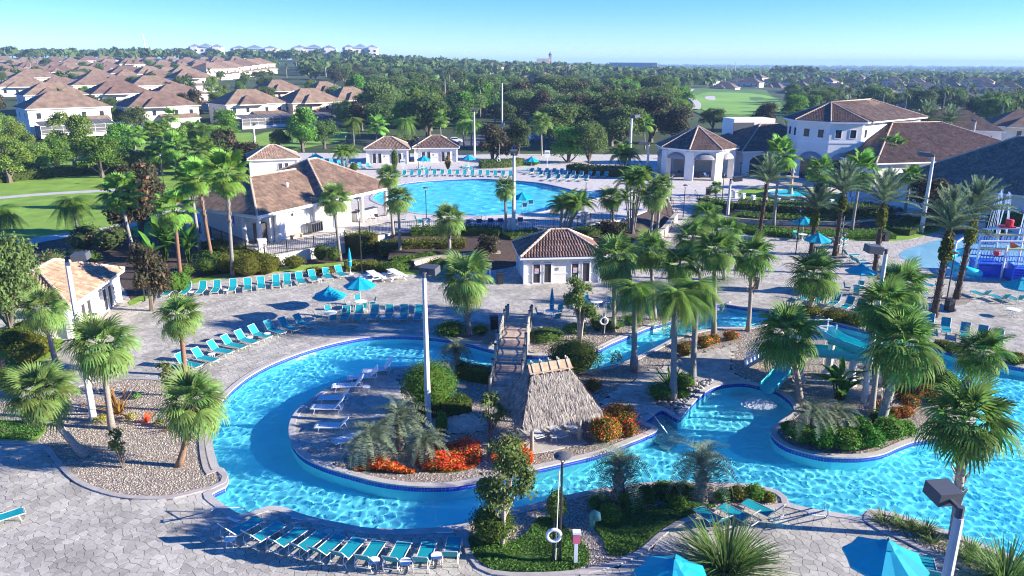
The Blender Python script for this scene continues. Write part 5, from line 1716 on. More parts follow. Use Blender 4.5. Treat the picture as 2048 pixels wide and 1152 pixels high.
# spiky plants
grass_clump('broad fountain grass clump at the bottom edge beside the blue umbrella', at(1452, 1140), 420, 2.4, w=.028, spread=.7, seed=3)
grass_clump('fountain grass clump at the bottom right corner', at(2010, 1165), 300, 2.0, w=.026, spread=.6, seed=4)
grass_clump('fountain grass clump beside the right lamp pole base', at(1938, 1120), 120, 1.1, w=.022, spread=.35, seed=14)
for i, (px, py) in enumerate([(1768, 1046), (1800, 1050), (1818, 1062), (1852, 1062), (1868, 1086), (1848, 1074)]):
    grass_clump('small liriope tuft in the right riverside bed, ' + ORD[i] + ' from the left end', at(px, py), 50, .8, w=.02, spread=.22, seed=20 + i, group='tufts in the right riverside bed', name='grass_tuft')
def agave(label, px, py, L, lm, n=26, seed=1, **kw):
    return grass_clump(label, at(px, py), n, L, lm, .12, 'spiky_plant', .07, .15, seed=seed, cat='plant', **kw)
agave('tall bronze spiky plant beside the left cabbage palm trunk', 238, 828, 2.1, 'bronze_leaf', 30, 5)
agave('small bronze spiky plant on the right of the left gravel bed', 350, 858, 1.2, 'bronze_leaf', 12, 6)
agave('small red tipped plant in the middle of the left gravel bed', 291, 846, .9, 'red_orange', 8, 7)
agave('bright green cycad at the river stones under the queen palms', 1342, 778, 1.7, 'cycad', 46, 8)
agave('red leaved spiky plant among the hut flowers', 1250, 866, 1.3, 'red_orange', 22, 9)
agave('bronze spiky plant at the end of the red flower mass', 1030, 920, 1.5, 'bronze_leaf', 22, 10)
for i, (px, py, w, lm) in enumerate([(200, 850, 26, 'yellow_leaf'), (262, 842, 22, 'yellow_leaf'), (274, 798, 18, 'cover'), (320, 852, 20, 'cover'), (70, 848, 30, 'cover'), (206, 840, 16, 'yellow_leaf')]):
    psh(px, py, w, w * .7, 'small ' + ('yellow' if lm == 'yellow_leaf' else 'green') + ' shrub on the left gravel bed, ' + ORD[i] + ' of the scattered ones', n=160, leaf=.07, lm=lm, body=False, group='scattered shrubs on the left gravel bed')
for i, (px, py, w, h) in enumerate([(1318, 800, 50, 34), (1368, 776, 40, 28), (1362, 796, 30, 22)]):
    psh(px, py, w, h, 'leafy shrub among the river stones, ' + ('left', 'upper right', 'lower right')[i] + ' one', n=600, leaf=.07, lm='shrub')
# big leaf plants
def banana(label, B, n, L, seed, name='banana_plant'):
    r = random.Random(seed); t = thing(name, label, 'plant', B, 0)
    V, F = [], []
    pts = [(0, 0), (.15, .10), (.4, .17), (.7, .15), (.92, .07), (1, 0)]
    for (x, w) in pts:
        z = .10 * x - .32 * x * x
        V += [(x, -w, z + w * .35), (x, 0, z), (x, w, z + w * .35)]
    for i in range(5):
        b = i * 3; F += [(b, b + 1, b + 4, b + 3), (b + 1, b + 2, b + 5, b + 4)]
    me = BAN.setdefault('m', bulk('leaf', np.array(V), np.array(F), 'banana'))
    for i in range(n):
        a = r.uniform(0, 6.28); q = r.uniform(0, .6); h = r.uniform(.2, .75) * L * 1.2
        p = Vector((math.cos(a) * q, math.sin(a) * q, h))
        MB().tube([(p.x * .5, p.y * .5, 0), tuple(p)], .05, 5).build('stem', 'banana', t)
        o = bpy.data.objects.new('leaf', me); COL.objects.link(o); o.parent = t; o.location = p
        o.rotation_euler = (r.uniform(-.3, .3), -rad(r.uniform(20, 75)), r.uniform(0, 6.28)); s = L * r.uniform(.6, 1.0); o.scale = (s, s * .9, s)
    return t
BAN = {}
banana('big leaved white bird of paradise clump left of the fan palms', at(330, 520), 22, 3.0, 2)
banana('big leaved plants between the fan palm trunks and the ramp', at(378, 525), 16, 2.6, 3)
banana('broad leaved plant on the slide island beside the slide columns', at(1680, 800), 20, 1.8, 4)
banana('broad leaved plants behind the magnolia by the lawn', at(300, 540), 14, 2.4, 6)

# shrubs and hedges left of and below the pavilion
psh(95, 560, 120, 84, 'flowering pink and green bush behind the left cabana roof', lm='oak', flowers=('pink_bloom', .16), n=4200, leaf=.10, k=5)
psh(200, 500, 110, 60, 'dark leafy bush with a few pink blooms at the lawn path', lm='oak_deep', flowers=('pink_bloom', .06), n=2600, leaf=.12, k=5)
psh(180, 530, 90, 44, 'dark leafy bush behind the left concrete lamp head', lm='hedge', n=1800, leaf=.11, k=4)
psh(60, 720, 130, 70, 'wide bushy shrub on the grass in front of the left cabana', lm='gold_hedge', n=3600, leaf=.085, k=6)
psh(20, 690, 90, 60, 'dull brownish green shrub at the left edge by the cabana wall', lm='hedge', n=2000, leaf=.085, k=4)
psh(88, 700, 60, 30, 'bright leafy border plant at the lawn corner', lm='bright', n=1300, leaf=.08, k=3)
psh(20, 785, 44, 50, 'dark narrow shrub at the far left behind the gravel', lm='hedge', n=900, leaf=.07)
psh(355, 590, 60, 60, 'round shrub beside the young magnolia', lm='shrub', n=1500, leaf=.085, k=3)
psh(385, 556, 50, 36, 'low shrub behind the first teal loungers', lm='hedge', n=900, leaf=.085, k=3)
for i, (px, py, w, h, lm) in enumerate([(420, 548, 60, 44, 'hedge'), (455, 545, 56, 40, 'gold_hedge'), (498, 552, 66, 42, 'gold_hedge'), (535, 548, 46, 36, 'gold_hedge')]):
    psh(px, py, w, h, 'clipped gold green shrub behind the upper lounger row, ' + ORD[i] + ' from the left', lm=lm, n=1500, leaf=.08)
psh(588, 537, 46, 26, 'umbrella shaped clipped shrub against the terrace wall', lm='gold_hedge', n=1100, leaf=.08)
psh(650, 528, 60, 46, 'loose shrub at the foot of the bare trunk palm', lm='hedge', n=1200, leaf=.09, k=3)
hedge('low hedge rising beside the terrace ramp', [(420, 505), (470, 522), (520, 540), (545, 545)], 2.4, 1.5, lm='gold_hedge', dens=45)
hedge('block shaped hedge at the terrace corner by the steps', [(706, 510), (742, 500)], 2.6, 2.2, lm='gold_hedge', dens=60)
hedge('long clipped hedge in the middle of the planted bank', [(755, 512), (800, 508), (860, 506), (930, 506)], 2.4, 1.5, lm='gold_hedge', dens=50)
hedge('dark clipped hedge along the foot of the black fence', [(822, 488), (900, 486), (960, 486), (1000, 488)], 2.2, 2.0, lm='hedge', dens=50)
hedge('short clipped hedge on the lower bank', [(785, 532), (830, 528), (870, 522)], 1.5, .9, lm='shrub', dens=60)
hedge('gold green border shrubs along the low stone wall', [(690, 540), (730, 538), (770, 543)], 1.8, .8, lm='gold_hedge', dens=60)
psh(790, 546, 56, 22, 'low mound shrub at the lawn strip behind the picnic tables', lm='shrub', n=900, leaf=.08)
psh(880, 542, 50, 26, 'round shrub behind the teal loungers near the bins', lm='hedge', n=900, leaf=.08)
psh(640, 550, 60, 26, 'row of red leaved border plants behind the upper loungers', lm='gold_hedge', flowers=('red_orange', .15), n=900, leaf=.07, k=3)
hedge('clipped shrubs on the bank behind the central cabana roof', [(1010, 492), (1060, 486), (1110, 486)], 3.0, 1.5, lm='hedge', dens=40)
hedge('lower shrubs on the bank right of the clump palm', [(1160, 505), (1210, 505), (1270, 490)], 2.4, .9, lm='shrub', dens=40)
hedge('shrubs along the fence right of the clump palm', [(1150, 485), (1200, 480), (1245, 470)], 2.2, 1.6, lm='hedge', dens=40)
hedge('tall clipped hedge along the clubhouse retaining wall', [(1475, 424), (1530, 428), (1600, 432), (1700, 436), (1760, 432)], 4.6, 1.7, z0=.5, lm='oak_deep', dens=40, leaf=.13)
hedge('second hedge row on the bank above the stone retaining wall', [(1475, 440), (1530, 446), (1620, 449), (1700, 447), (1770, 440)], 3.4, 1.1, z0=.3, lm='hedge', dens=34, leaf=.13)
hedge('low spreading border below the stone retaining wall', [(1470, 462), (1540, 468), (1620, 474), (1710, 474), (1780, 474)], 3.2, .7, lm='shrub', dens=32, leaf=.13)
hedge('dark border shrubs before the right clubhouse wing', [(1790, 468), (1830, 455), (1870, 440)], 4.0, .8, lm='hedge', dens=26, leaf=.13)
hedge('round clipped shrubs at the top of the clubhouse steps', [(1405, 410), (1440, 418), (1470, 424)], 2.0, 1.2, z0=.8, lm='hedge', dens=40, leaf=.12)
hedge('clipped hedge behind the splash playground', [(1985, 470), (2040, 466), (2120, 470)], 2.5, 2.6, lm='hedge', dens=30, leaf=.13)
hedge('hedge along the back of the pool deck left of the sign', [(960, 336), (1010, 334), (1040, 330)], 2.5, 1.4, z0=ZU, lm='oak_deep', dens=26, leaf=.16)
hedge('long hedge along the back of the pool deck', [(1140, 346), (1180, 350), (1240, 352), (1300, 352)], 3.0, 1.7, z0=ZU, lm='oak_deep', dens=24, leaf=.16)
hedge('hedge at the far end of the left lawn', [(-60, 372), (60, 358), (150, 350), (220, 346), (300, 350)], 3.0, 1.6, lm='hedge', dens=20, leaf=.18)
hedge('shrubs along the back of the left lawn under the trees', [(200, 344), (260, 340), (330, 336), (400, 334)], 6, 2.4, lm='oak_deep', dens=12, leaf=.22)
psh(1060, 330, 40, 12, 'low cycads at the sign on the pool deck', z0=ZU, lm='shrub', n=400, leaf=.14, k=4)
psh(796, 292, 90, 30, 'pink flowering shrubs between the twin cabanas', lm='oak', flowers=('pink_bloom', .2), n=1500, leaf=.16, k=6)
for i, (px, py, w, h) in enumerate([(1620, 632, 50, 22), (1670, 642, 60, 22), (1718, 652, 60, 26)]):
    psh(px, py, w, h, 'low gold green shrub on the far bank behind the slide, ' + ('left', 'middle', 'right')[i] + ' one', lm='gold_hedge', n=700, leaf=.08)
for i, (px, py, w, h) in enumerate([(1885, 700, 40, 20), (1900, 706, 40, 20), (2030, 728, 50, 24), (1745, 640, 70, 30)]):
    psh(px, py, w, h, 'low shrub at the feet of the right lounger row, ' + ORD[i] + ' clump', lm='gold_hedge', n=700, leaf=.08, group='shrubs under the right loungers')
psh(790, 340, 16, 42, 'slim clipped conifer beside the far end of the pool', z0=ZU, lm='hedge', n=500, leaf=.1)
psh(896, 340, 14, 30, 'slim reddish shrub in front of the right twin cabana', z0=ZU, lm='hedge', flowers=('pink_bloom', .5), n=300, leaf=.1)
psh(708, 345, 18, 20, 'small dark shrub at the pavilion end of the pool', z0=ZU, lm='hedge', n=300, leaf=.1)
# ================================================================ HOUSES AND LAND BEYOND THE RESORT
HOUSES = {}
def house_proto(key, wallm, roofm, L, W, H, rh, seed, garage=True, screen=False, tiles=False):
    t = thing('house', 'x', 'house')
    parts, subs = [], {}
    w = MB().box((0, 0, H / 2), (L, W, H))
    w.box((L * .18, -W / 2 - 1.4, H * .25), (L * .5, 2.8, H * .5))
    parts.append(w.build('wall', wallm, t))
    fs, rd = hip_faces(-L / 2 - .6, L / 2 + .6, -W / 2 - .6, W / 2 + .6, H, rh)
    r_ = roof(t, fs, roofm, tiles, ridges=rd if tiles else ()); parts.append(r_)
    fs2, rd2 = hip_faces(-L * .34, L * .12, -W / 2 - 2.6, -W * .05, H - .02, rh * .62)
    if seed % 2: parts.append(roof(t, fs2, roofm, False))
    fs3 = [[(-L * .1, -W / 2 - 3.3, H * .5), (L * .46, -W / 2 - 3.3, H * .5), (L * .46, -W / 2 - .02, H * .5 + 1.2), (-L * .1, -W / 2 - .02, H * .5 + 1.2)]]
    parts.append(roof(t, fs3, roofm, False))
    if tiles:
        for p in (r_,): subs[p] = list(p.children)
    for u in (-.38, -.16, .16, .38):
        f = window(t, L * u, -W / 2 - .02, H * .62, 1.1, 1.5, 0, 'white_trim', 'glass_dark', .05); parts.append(f); subs[f] = list(f.children)
    for u in (-.25, .2):
        f = window(t, L / 2 + .02, W * u, H * .62, 1.0, 1.4, PI / 2, 'white_trim', 'glass_dark', .05); parts.append(f); subs[f] = list(f.children)
        f = window(t, -L / 2 - .02, W * u, H * .62, 1.0, 1.4, -PI / 2, 'white_trim', 'glass_dark', .05); parts.append(f); subs[f] = list(f.children)
    for u in (-.4, -.22):
        f = window(t, L * u, -W / 2 - .02, H * .12, 1.6, 1.7, 0, 'white_trim', 'glass_dark', .05); parts.append(f); subs[f] = list(f.children)
    if screen:
        # screened pool cage: dark mesh panels between thin bars
        x0, x1, y0, y1, h = -L * .48, L * .40, -W / 2 - 9.5, -W / 2 - 3.4, 3.0
        sm = MB()
        sm.add([(x0, y0, 0), (x1, y0, 0), (x1, y0, h), (x0, y0, h)], [(0, 1, 2, 3)]); sm.add([(x0, y0, 0), (x0, y1, 0), (x0, y1, h), (x0, y0, h)], [(0, 1, 2, 3)]); sm.add([(x1, y0, 0), (x1, y1, 0), (x1, y1, h), (x1, y0, h)], [(0, 1, 2, 3)])
        sm.add([(x0, y0, h), (x1, y0, h), (x1, y1, h + .9), (x0, y1, h + .9)], [(0, 1, 2, 3)])
        parts.append(sm.build('screen_mesh', 'screen_mesh', t))
        bars = MB(); n = 7
        for i in range(n + 1):
            x = x0 + (x1 - x0) * i / n
            bars.bar((x, y0 - .05, 0), (x, y0 - .05, h), .09); bars.bar((x, y0 - .05, h + .06), (x, y1, h + .96), .09)
        for z in (1.2, 2.1, h): bars.bar((x0, y0 - .06, z), (x1, y0 - .06, z), .08)
        for y in np.linspace(y0, y1, 4): bars.bar((x0 - .05, y, 0), (x0 - .05, y, h), .08)
        parts.append(bars.build('screen_frame', 'frame_metal', t))
        b = MB().box(((x0 + x1) / 2, y0 - .15, .45), (x1 - x0 + .4, .2, .9)); parts.append(b.build('low_wall', 'white_wall', t))
    PARTS[t.name] = parts
    for p, q in subs.items(): SUBS[p.name] = q
    HOUSES[key] = [t, False]
house_proto('white_screen', 'white_wall', 'roof_far', 20, 14, 6.9, 4.2, 0, screen=True)
house_proto('cream_screen', 'cream_wall', 'roof_far', 20, 14, 6.9, 4.4, 1, screen=True)
house_proto('tan_screen', 'tan_wall', 'roof_far', 19, 14, 6.9, 4.4, 1, screen=True)
house_proto('white', 'white_wall', 'roof_far', 20, 14, 6.9, 4.2, 1)
house_proto('cream', 'peach_wall', 'roof_far', 20, 14, 6.9, 4.0, 0)
house_proto('grey', 'tan_wall', 'roof_far', 18, 14, 6.9, 4.4, 1)
def house(key, B, rz, label, scale=1.0, group=None):
    t, used = HOUSES[key]
    if not used:
        HOUSES[key][1] = True
        t.location = B; t.rotation_euler = (0, 0, rz); t.scale = (scale,) * 3; t['label'] = label
        if group: t['group'] = group
        return t
    o = dup(t, B, rz, label, None, scale)
    if group: o['group'] = group
    elif 'group' in o.keys(): del o['group']
    return o
# nearest houses: pixel of the eave centre, row of the eave, turned about like the photo
BIG = []
def near_house(key, ex, ey, dist, rz, label, scale=1.0):
    q = at_y(ex, ey, dist)
    z = q.z - 6.9 * scale
    house(key, Vector((q.x, dist + 7, z)), rad(rz), label, scale); BIG.append((q.x, dist + 7, 16))
near_house('white_screen', 96, 216, 206, 43, 'white two storey house with screened pool at far left behind the lawn')
near_house('white', 292, 213, 234, 43, 'white two storey house with grey shaded side second from left behind the lawn', 1.02)
near_house('cream_screen', 480, 208, 247, 43, 'cream two storey house with screened porch behind the grass strip')
near_house('tan_screen', 606, 205, 258, 43, 'tan and white house with screened porch right of the cream one')
near_house('grey', 690, 200, 276, 43, 'tan house with small porch roof half hidden by the large oak')
near_house('white', 80, 190, 262, 43, 'white house peeping up behind the first white house', .95)
near_house('white', 215, 187, 275, 43, 'white house with dark shaded roof side behind and between the first two', 1.0)
near_house('cream', 335, 190, 285, 43, 'yellow gabled house behind the second white house', .95)
near_house('grey', 545, 182, 320, 43, 'house with dark roof side behind the cream one', 1.0)
near_house('grey', 640, 183, 325, 43, 'house with dark roof behind the tan one', .9)
near_house('cream', 820, 200, 300, 36, 'cream house corner showing between the oaks', .9)

def scatter_houses(rows, group, lab, az=43):
    for i, (px, py, wpx, key) in enumerate(rows):
        # roof centre row py; size gives the distance
        d = 20.0 * FPX / wpx
        q = at_y(px, py + wpx * .06, d)
        z = q.z - 6.9
        house(key, Vector((q.x, d, z)), rad(az + RNG.uniform(-8, 8)), lab[i] if isinstance(lab, list) else lab, 1.0, group)
        BIG.append((q.x, d, 14))
r_ = random.Random(5)
rows, LB = [], []
RW = ('nearest', 'second', 'third', 'fourth', 'fifth', 'sixth', 'farthest')
for k, (y, x0, x1, w, n) in enumerate([(166, 8, 340, 84, 5), (152, -10, 420, 74, 7), (142, 10, 400, 62, 9), (133, -10, 470, 54, 11), (126, 0, 500, 46, 13), (120, 0, 480, 39, 15)]):
    for i in range(n):
        LB.append(f'tile roofed house {ORD[i]} from the left in the {RW[k]} row up the left hillside')
        rows.append((x0 + (x1 - x0) * (i + r_.uniform(.2, .8)) / n, y + r_.uniform(-2, 2), w * r_.uniform(.9, 1.1), r_.choice(['white', 'cream', 'grey', 'cream'])))
scatter_houses(rows, 'tile roofed houses on the left hillside', LB)
rows = [(420 + i * 16, 134 - i * 1.6, 60 - i * 1.2, 'cream') for i in range(7)]
scatter_houses(rows, 'row of joined townhouses', [f'peach roofed townhouse {ORD[i]} from the left in the row below the apartments' for i in range(7)], 60)
rows = [(720, 146, 46, 'cream'), (912, 152, 50, 'cream'), (890, 150, 46, 'cream'), (1052, 160, 50, 'grey'), (1084, 152, 50, 'cream'), (1035, 172, 56, 'grey'), (1115, 138, 40, 'cream'), (1140, 140, 40, 'grey'), (1060, 140, 38, 'cream'), (985, 132, 38, 'grey'), (940, 148, 44, 'grey')]
scatter_houses(rows, 'houses sunk in the central tree belt', [f'tile roof {a}' for a in ('above the large round oak', 'right one of a pair above the tree belt', 'left one of a pair above the tree belt', 'of the central cluster, left', 'of the central cluster, right', 'below the central cluster', 'high in the middle near the tower', 'right of the one near the tower', 'above the central cluster', 'on the central skyline', 'right of the pair above the belt')])
rows = [(1215 + i * 16, 188 - i * 5.5, 62 - i * 4, 'cream') for i in range(5)]
scatter_houses(rows, 'stepped row of tiled townhouses', [f'townhouse {ORD[i]} from the left in the stepped row by the golf course' for i in range(5)], 66)
rows, LB = [], []
for k, (y, x0, x1, w, n) in enumerate([(214, 1790, 2080, 84, 3), (198, 1560, 2060, 70, 6), (184, 1540, 2070, 58, 8), (172, 1440, 2060, 48, 10), (162, 1380, 2060, 40, 13), (154, 1300, 2060, 33, 16), (148, 1220, 2060, 28, 16)]):
    for i in range(n):
        LB.append(f'tile roofed house {ORD[i]} from the left in the {RW[k]} row across the right plain')
        rows.append((x0 + (x1 - x0) * (i + r_.uniform(.15, .85)) / n, y + r_.uniform(-2, 2), w * r_.uniform(.9, 1.1), r_.choice(['white', 'cream', 'grey', 'grey'])))
scatter_houses(rows, 'tile roofed houses on the right plain', LB, -38)
# solar roofs and the screened lanai behind the clubhouse
q = at_y(1142, 190, 330)
house('grey', Vector((q.x, 330, q.z - 5.5)), rad(20), 'house with dark blue solar panels on its roof in the tree belt', .9)
so = thing('solar_array', 'dark blue solar panels laid on the roof in the tree belt', 'solar panels', (q.x - 1.5, 330, q.z - 5.5 + 5.58 + .2), rad(20))
a = math.atan2(4.4, 7.5)
for i in range(5):
    for j in range(2):
        o = MB().box((0, 0, 0), (2.2, 2.4, .1)).build('solar_panel', 'solar', so); o.location = (-5 + i * 2.3, -5.6 + j * 2.5 * math.cos(a), .55 + (j * 2.5) * math.sin(a)); o.rotation_euler = (a, 0, 0)
B = Vector((at_y(1930, 262, 172).x, 178, 0))
house('white_screen', B, rad(-25), 'white house with a tall screened pool cage behind the right clubhouse roof', .95); BIG.append((B.x, B.y, 16))
B = Vector((at_y(2052, 262, 190).x, 190, 0))
house('white', B, rad(-20), 'pale house cut by the right picture edge behind the clubhouse', .9); BIG.append((B.x, B.y, 14))

# ---- white apartment blocks on the ridge
def apartments(px, py, wpx, label, d=960):
    q = at_y(px, py, d); L = wpx * d / FPX
    t = thing('apartment_block', label, 'apartments', (q.x, d, q.z), rad(8))
    H = 13.0
    MB().box((0, 0, H / 2 - 3), (L, 16, H + 6)).build('wall', 'white_wall', t)
    n = max(3, int(L / 14))
    for i in range(n):
        x = -L / 2 + L * (i + .5) / n
        if i % 2 == 0: MB().box((x, -9.2, H / 2 - 2), (L / n * .55, 2.4, H + 5)).build('bay', 'white_wall', t)
        fs, rd = hip_faces(x - L / n * .52, x + L / n * .52, -9.5, 9.5, H + .1 + (i % 2) * .9, 3.6); roof(t, fs, 'car_silver', False)
        for k in range(3):
            for s in (-.25, .25):
                w = MB().box((x + s * L / n, -8.1 - (2.4 if i % 2 == 0 and abs(s) < .27 else 0), 1.5 + k * 3.9), (2.6, .25, 2.2)); w.build('window', 'glass_dark', t)
    return t
apartments(415, 117, 60, 'white apartment block on the ridge, leftmost of four')
apartments(512, 120, 86, 'white apartment block on the ridge, second from the left')
apartments(630, 119, 82, 'white apartment block on the ridge, third from the left')
apartments(722, 118, 66, 'white apartment block on the ridge, rightmost of four')
q = at_y(1265, 137, 900)
wh = thing('warehouse', 'long pale grey flat roofed warehouse beyond the central trees', 'warehouse', (q.x, 900, q.z - 6), rad(-4))
MB().box((0, 0, 6), (52, 30, 12)).build('wall', 'car_silver', wh)
MB().box((30, -4, 5), (10, 20, 11)).build('annex', 'white_wall', wh)
MB().box((0, 0, 12.3), (53, 31, .6)).build('roof', 'white_trim', wh)
q = at_y(1100, 124, 950)
tw = thing('church_tower', 'tiny dark tipped tower above a pale roof on the central ridge', 'tower', (q.x, 950, q.z), 0)
MB().box((0, 0, 3), (3.2, 3.2, 10)).build('shaft', 'tan_wall', tw)
MB().lathe([(2.4, 8), (1.4, 9.5), (.9, 10), (.1, 12.5)], 8).build('spire', 'dark_grey', tw)
MB().box((-9, 0, 0), (14, 8, 8)).build('hall', 'peach_wall', tw)
q = at_y(293, 106, 1000)
ms = thing('radio_mast', 'thin white radio mast rising above the left ridge', 'mast', (q.x, 1000, q.z - 4), 0)
hh = px_h(q, 68) + 4
MB().tube([(0, 0, 0), (-1.6, 0, hh)], [.7, .45], 5).build('mast_pole', 'white_trim', ms)
for s in (-1, 1): MB().tube([(s * 18, 5, 0), (-1, 0, hh * .7)], .08, 4).build('guy_wire', 'steel', ms)
for px, top, d, lab in [(1452, 130, 900, 'thin pole on the right plain left of two taller ones'), (1470, 124, 950, 'thin tall pole on the right plain, right one of two')]:
    q = at_y(px, 142, d); o = MB().tube([(0, 0, -6), (0, 0, px_h(q, top))], .35, 5).build('distant_pole', 'concrete_pole'); o.location = q; tag(o, lab, 'pole')

# ---- golf course
def gpoly(name, px, m, dz):
    pts = [ground(a, b) for a, b in px]
    poly = smooth(pts, 6.0)
    V = [(p.x, p.y, float(hill(p.x, p.y)) + dz) for p in poly]
    mb = MB(); mb.sheet(poly, 0); 
    mb.v = [(v[0], v[1], float(hill(v[0], v[1])) + dz) for v in mb.v]
    o = mb.build(name, m); struct(o); return ccw(poly)
GOLF = gpoly('golf_course', [(1352, 190), (1362, 178), (1400, 177), (1460, 180), (1525, 180), (1540, 190), (1570, 205), (1590, 222), (1560, 236), (1480, 240), (1420, 236), (1385, 222), (1362, 206)], 'golf_rough', .25)
gpoly('golf_green', [(1385, 196), (1420, 186), (1470, 186), (1530, 192), (1560, 206), (1560, 226), (1480, 232), (1420, 228), (1395, 214)], 'golf', .45)
gpoly('bunker', [(1410, 196), (1425, 194), (1434, 198), (1426, 203), (1412, 201)], 'path', .6)
gpoly('golf_rough_patch', [(1490, 199), (1515, 196), (1530, 200), (1510, 204)], 'golf_rough', .6)
gpoly('grass_strip', [(500, 300), (512, 272), (560, 262), (640, 262), (690, 258), (690, 282), (640, 292), (580, 304), (540, 312)], 'lawn', .1)
gpoly('grass_strip', [(180, 320), (200, 290), (300, 272), (420, 270), (500, 266), (500, 296), (400, 312), (300, 320)], 'lawn', .06)
gpoly('asphalt_road', [(880, 292), (885, 282), (960, 270), (1060, 262), (1085, 270), (1075, 282), (1000, 290), (920, 298)], 'asphalt', .12)
def gstrip(name, px, w, m, dz):
    pts = smooth([ground(a, b) for a, b in px], 4, False); mb = MB(); k = len(pts); L, R = [], []
    for i, p in enumerate(pts):
        d = (pts[min(i + 1, k - 1)] - pts[max(i - 1, 0)]).normalized(); s = Vector((-d.y, d.x)) * w / 2; L.append(p + s); R.append(p - s)
    mb.v = [(p.x, p.y, float(hill(p.x, p.y)) + dz) for p in L + R]
    for i in range(k - 1): mb.f.append((k + i, k + i + 1, i + 1, i)); mb.m.append(0)
    struct(mb.build(name, m))
gstrip('cart_path', [(1384, 180), (1374, 190), (1384, 200), (1394, 210), (1392, 222)], 3.5, 'path', .7)

# ---- trees of the belt, the hillside and the plain
LANDMARKS = [('the first white house', 96, 225), ('the second white house', 290, 225), ('the cream house', 475, 220), ('the tan house', 605, 220), ('the twin cabanas', 815, 300), ('the parked cars', 1040, 275), ('the octagonal porch', 1392, 270),
    ('the golf green', 1480, 205), ('the tower roof', 1700, 215), ('the stepped townhouses', 1240, 175), ('the solar roof', 1142, 185), ('the right date palm pair', 1875, 240), ('the first hillside roofs', 60, 165), ('the middle hillside roofs', 250, 150), ('the top of the left ridge', 250, 122), ('the joined townhouses', 460, 130), ('the white apartments', 620, 120), ('the oak by the fifth house', 766, 200), ('the half hidden central roofs', 910, 155), ('the central roof cluster', 1065, 150), ('the pale warehouse', 1265, 137), ('the dark tree block', 1590, 150), ('the middle of the right plain', 1750, 165), ('the right end of the plain', 1980, 165), ('the tall pool light pole', 950, 240), ('the wide grey oak', 1240, 240), ('the plain poles', 1460, 145), ('the screened pool cage', 1930, 235)]
def far_label(kind, px, py):
    best = min(LANDMARKS, key=lambda l: (l[1] - px) ** 2 + 9 * (l[2] - py) ** 2)
    n, lx, ly = best
    dx, dy = px - lx, py - ly
    side = ('left of ' if dx < -30 else 'right of ' if dx > 30 else '')
    vert = 'beyond ' if dy < -12 else 'before ' if dy > 12 else ''
    return ' '.join(f'{kind} {side}{"and " if side and vert else ""}{vert or ("" if side else "beside ")}{n}'.replace('of and', 'of, and').split())
def scatter(poly_px, n, kinds, hr, wr, sep, group, seed, avoid_px=(), palms=False, kindname='tree'):
    r = np.random.default_rng(seed); P = np.array(poly_px, float); lo, hi = P.min(0), P.max(0)
    got = []; tries = 0
    poly = [Vector(p) for p in poly_px]
    while len(got) < n and tries < n * 60:
        tries += 1
        u = r.random()
        p = np.array([r.uniform(lo[0], hi[0]), lo[1] + (hi[1] - lo[1]) * u])
        if not inside([p], poly)[0]: continue
        B = ground(*p)
        if B.y < 168.5 and abs(B.x) < 134: continue
        if any((B.x - x) ** 2 + (B.y - y) ** 2 < R * R for x, y, R in BIG): continue
        if any(inside([(B.x, B.y)], g)[0] for g in avoid_px): continue
        if any((B.x - g.x) ** 2 + (B.y - g.y) ** 2 < (sep * max(1, B.y / 300)) ** 2 for g in got): continue
        got.append(B)
        h = r.uniform(*hr)
        k = kinds[int(r.integers(len(kinds)))]
        if k in ('wash', 'queen', 'sabal'):
            t = thing('palm_tree', far_label(('tall' if h > sum(hr) / 2 else 'low') + ' palm', *p), 'palm', B, 0, 'palms beyond the resort')
            cm = FARPALM[int(r.integers(len(FARPALM)))]
            o = link('crown', cm, t); o.location = (0, 0, h); o.scale = (1.25 + r.random() * .4,) * 3
            o = link('trunk', FARTRUNK, t); o.scale = (1, 1, h)
        else:
            t = tree(k, B, h, group[1], float(r.uniform(*wr)), group[0], seed=int(r.integers(9999)))
            adj = {'oak': 'grey green', 'oak_deep': 'dark green', 'bright': 'bright green', 'magnolia': 'dark bronze', 'cypress': 'light green', 'pine': 'pine like', 'far': 'green'}[k]
            sz = 'tall' if h > sum(hr) / 2 + (hr[1] - hr[0]) * .2 else 'low' if h < sum(hr) / 2 - (hr[1] - hr[0]) * .2 else 'middling'
            t['label'] = far_label(f'{sz} {"broad" if t.scale[0] > t.scale[2] * sum(wr) / 2 else "slim"} {adj} tree', *p)
            t['group'] = 'trees beyond the resort'
    return got
def low_palm(seed):
    Vs, Fs = [], []; b = 0; r = np.random.default_rng(seed)
    for i in range(22):
        az = i * 2.4; el = rad(75 - i * 5.5)
        L = 1.9
        V = np.array([(0, 0, 0), (L * .55, -.28, .15), (L * .55, .28, .15), (L, 0, -.35)])
        R_ = np.array(Matrix.Rotation(az, 3, 'Z') @ Matrix.Rotation(-el, 3, 'Y'))
        Vs.append(V @ R_.T); Fs.append(np.array([(0, 1, 3, 2)]) + b); b += 4
    return bulk('crown', np.concatenate(Vs), np.concatenate(Fs), 'far_palm')
FARPALM = [low_palm(i) for i in range(3)]
_m = MB().tube([(0, 0, 0), (0, 0, 1)], [.28, .2], 5); FARTRUNK = bpy.data.meshes.new('trunk'); FARTRUNK.from_pydata(_m.v, [], _m.f); FARTRUNK.materials.append(M['trunk_grey'])

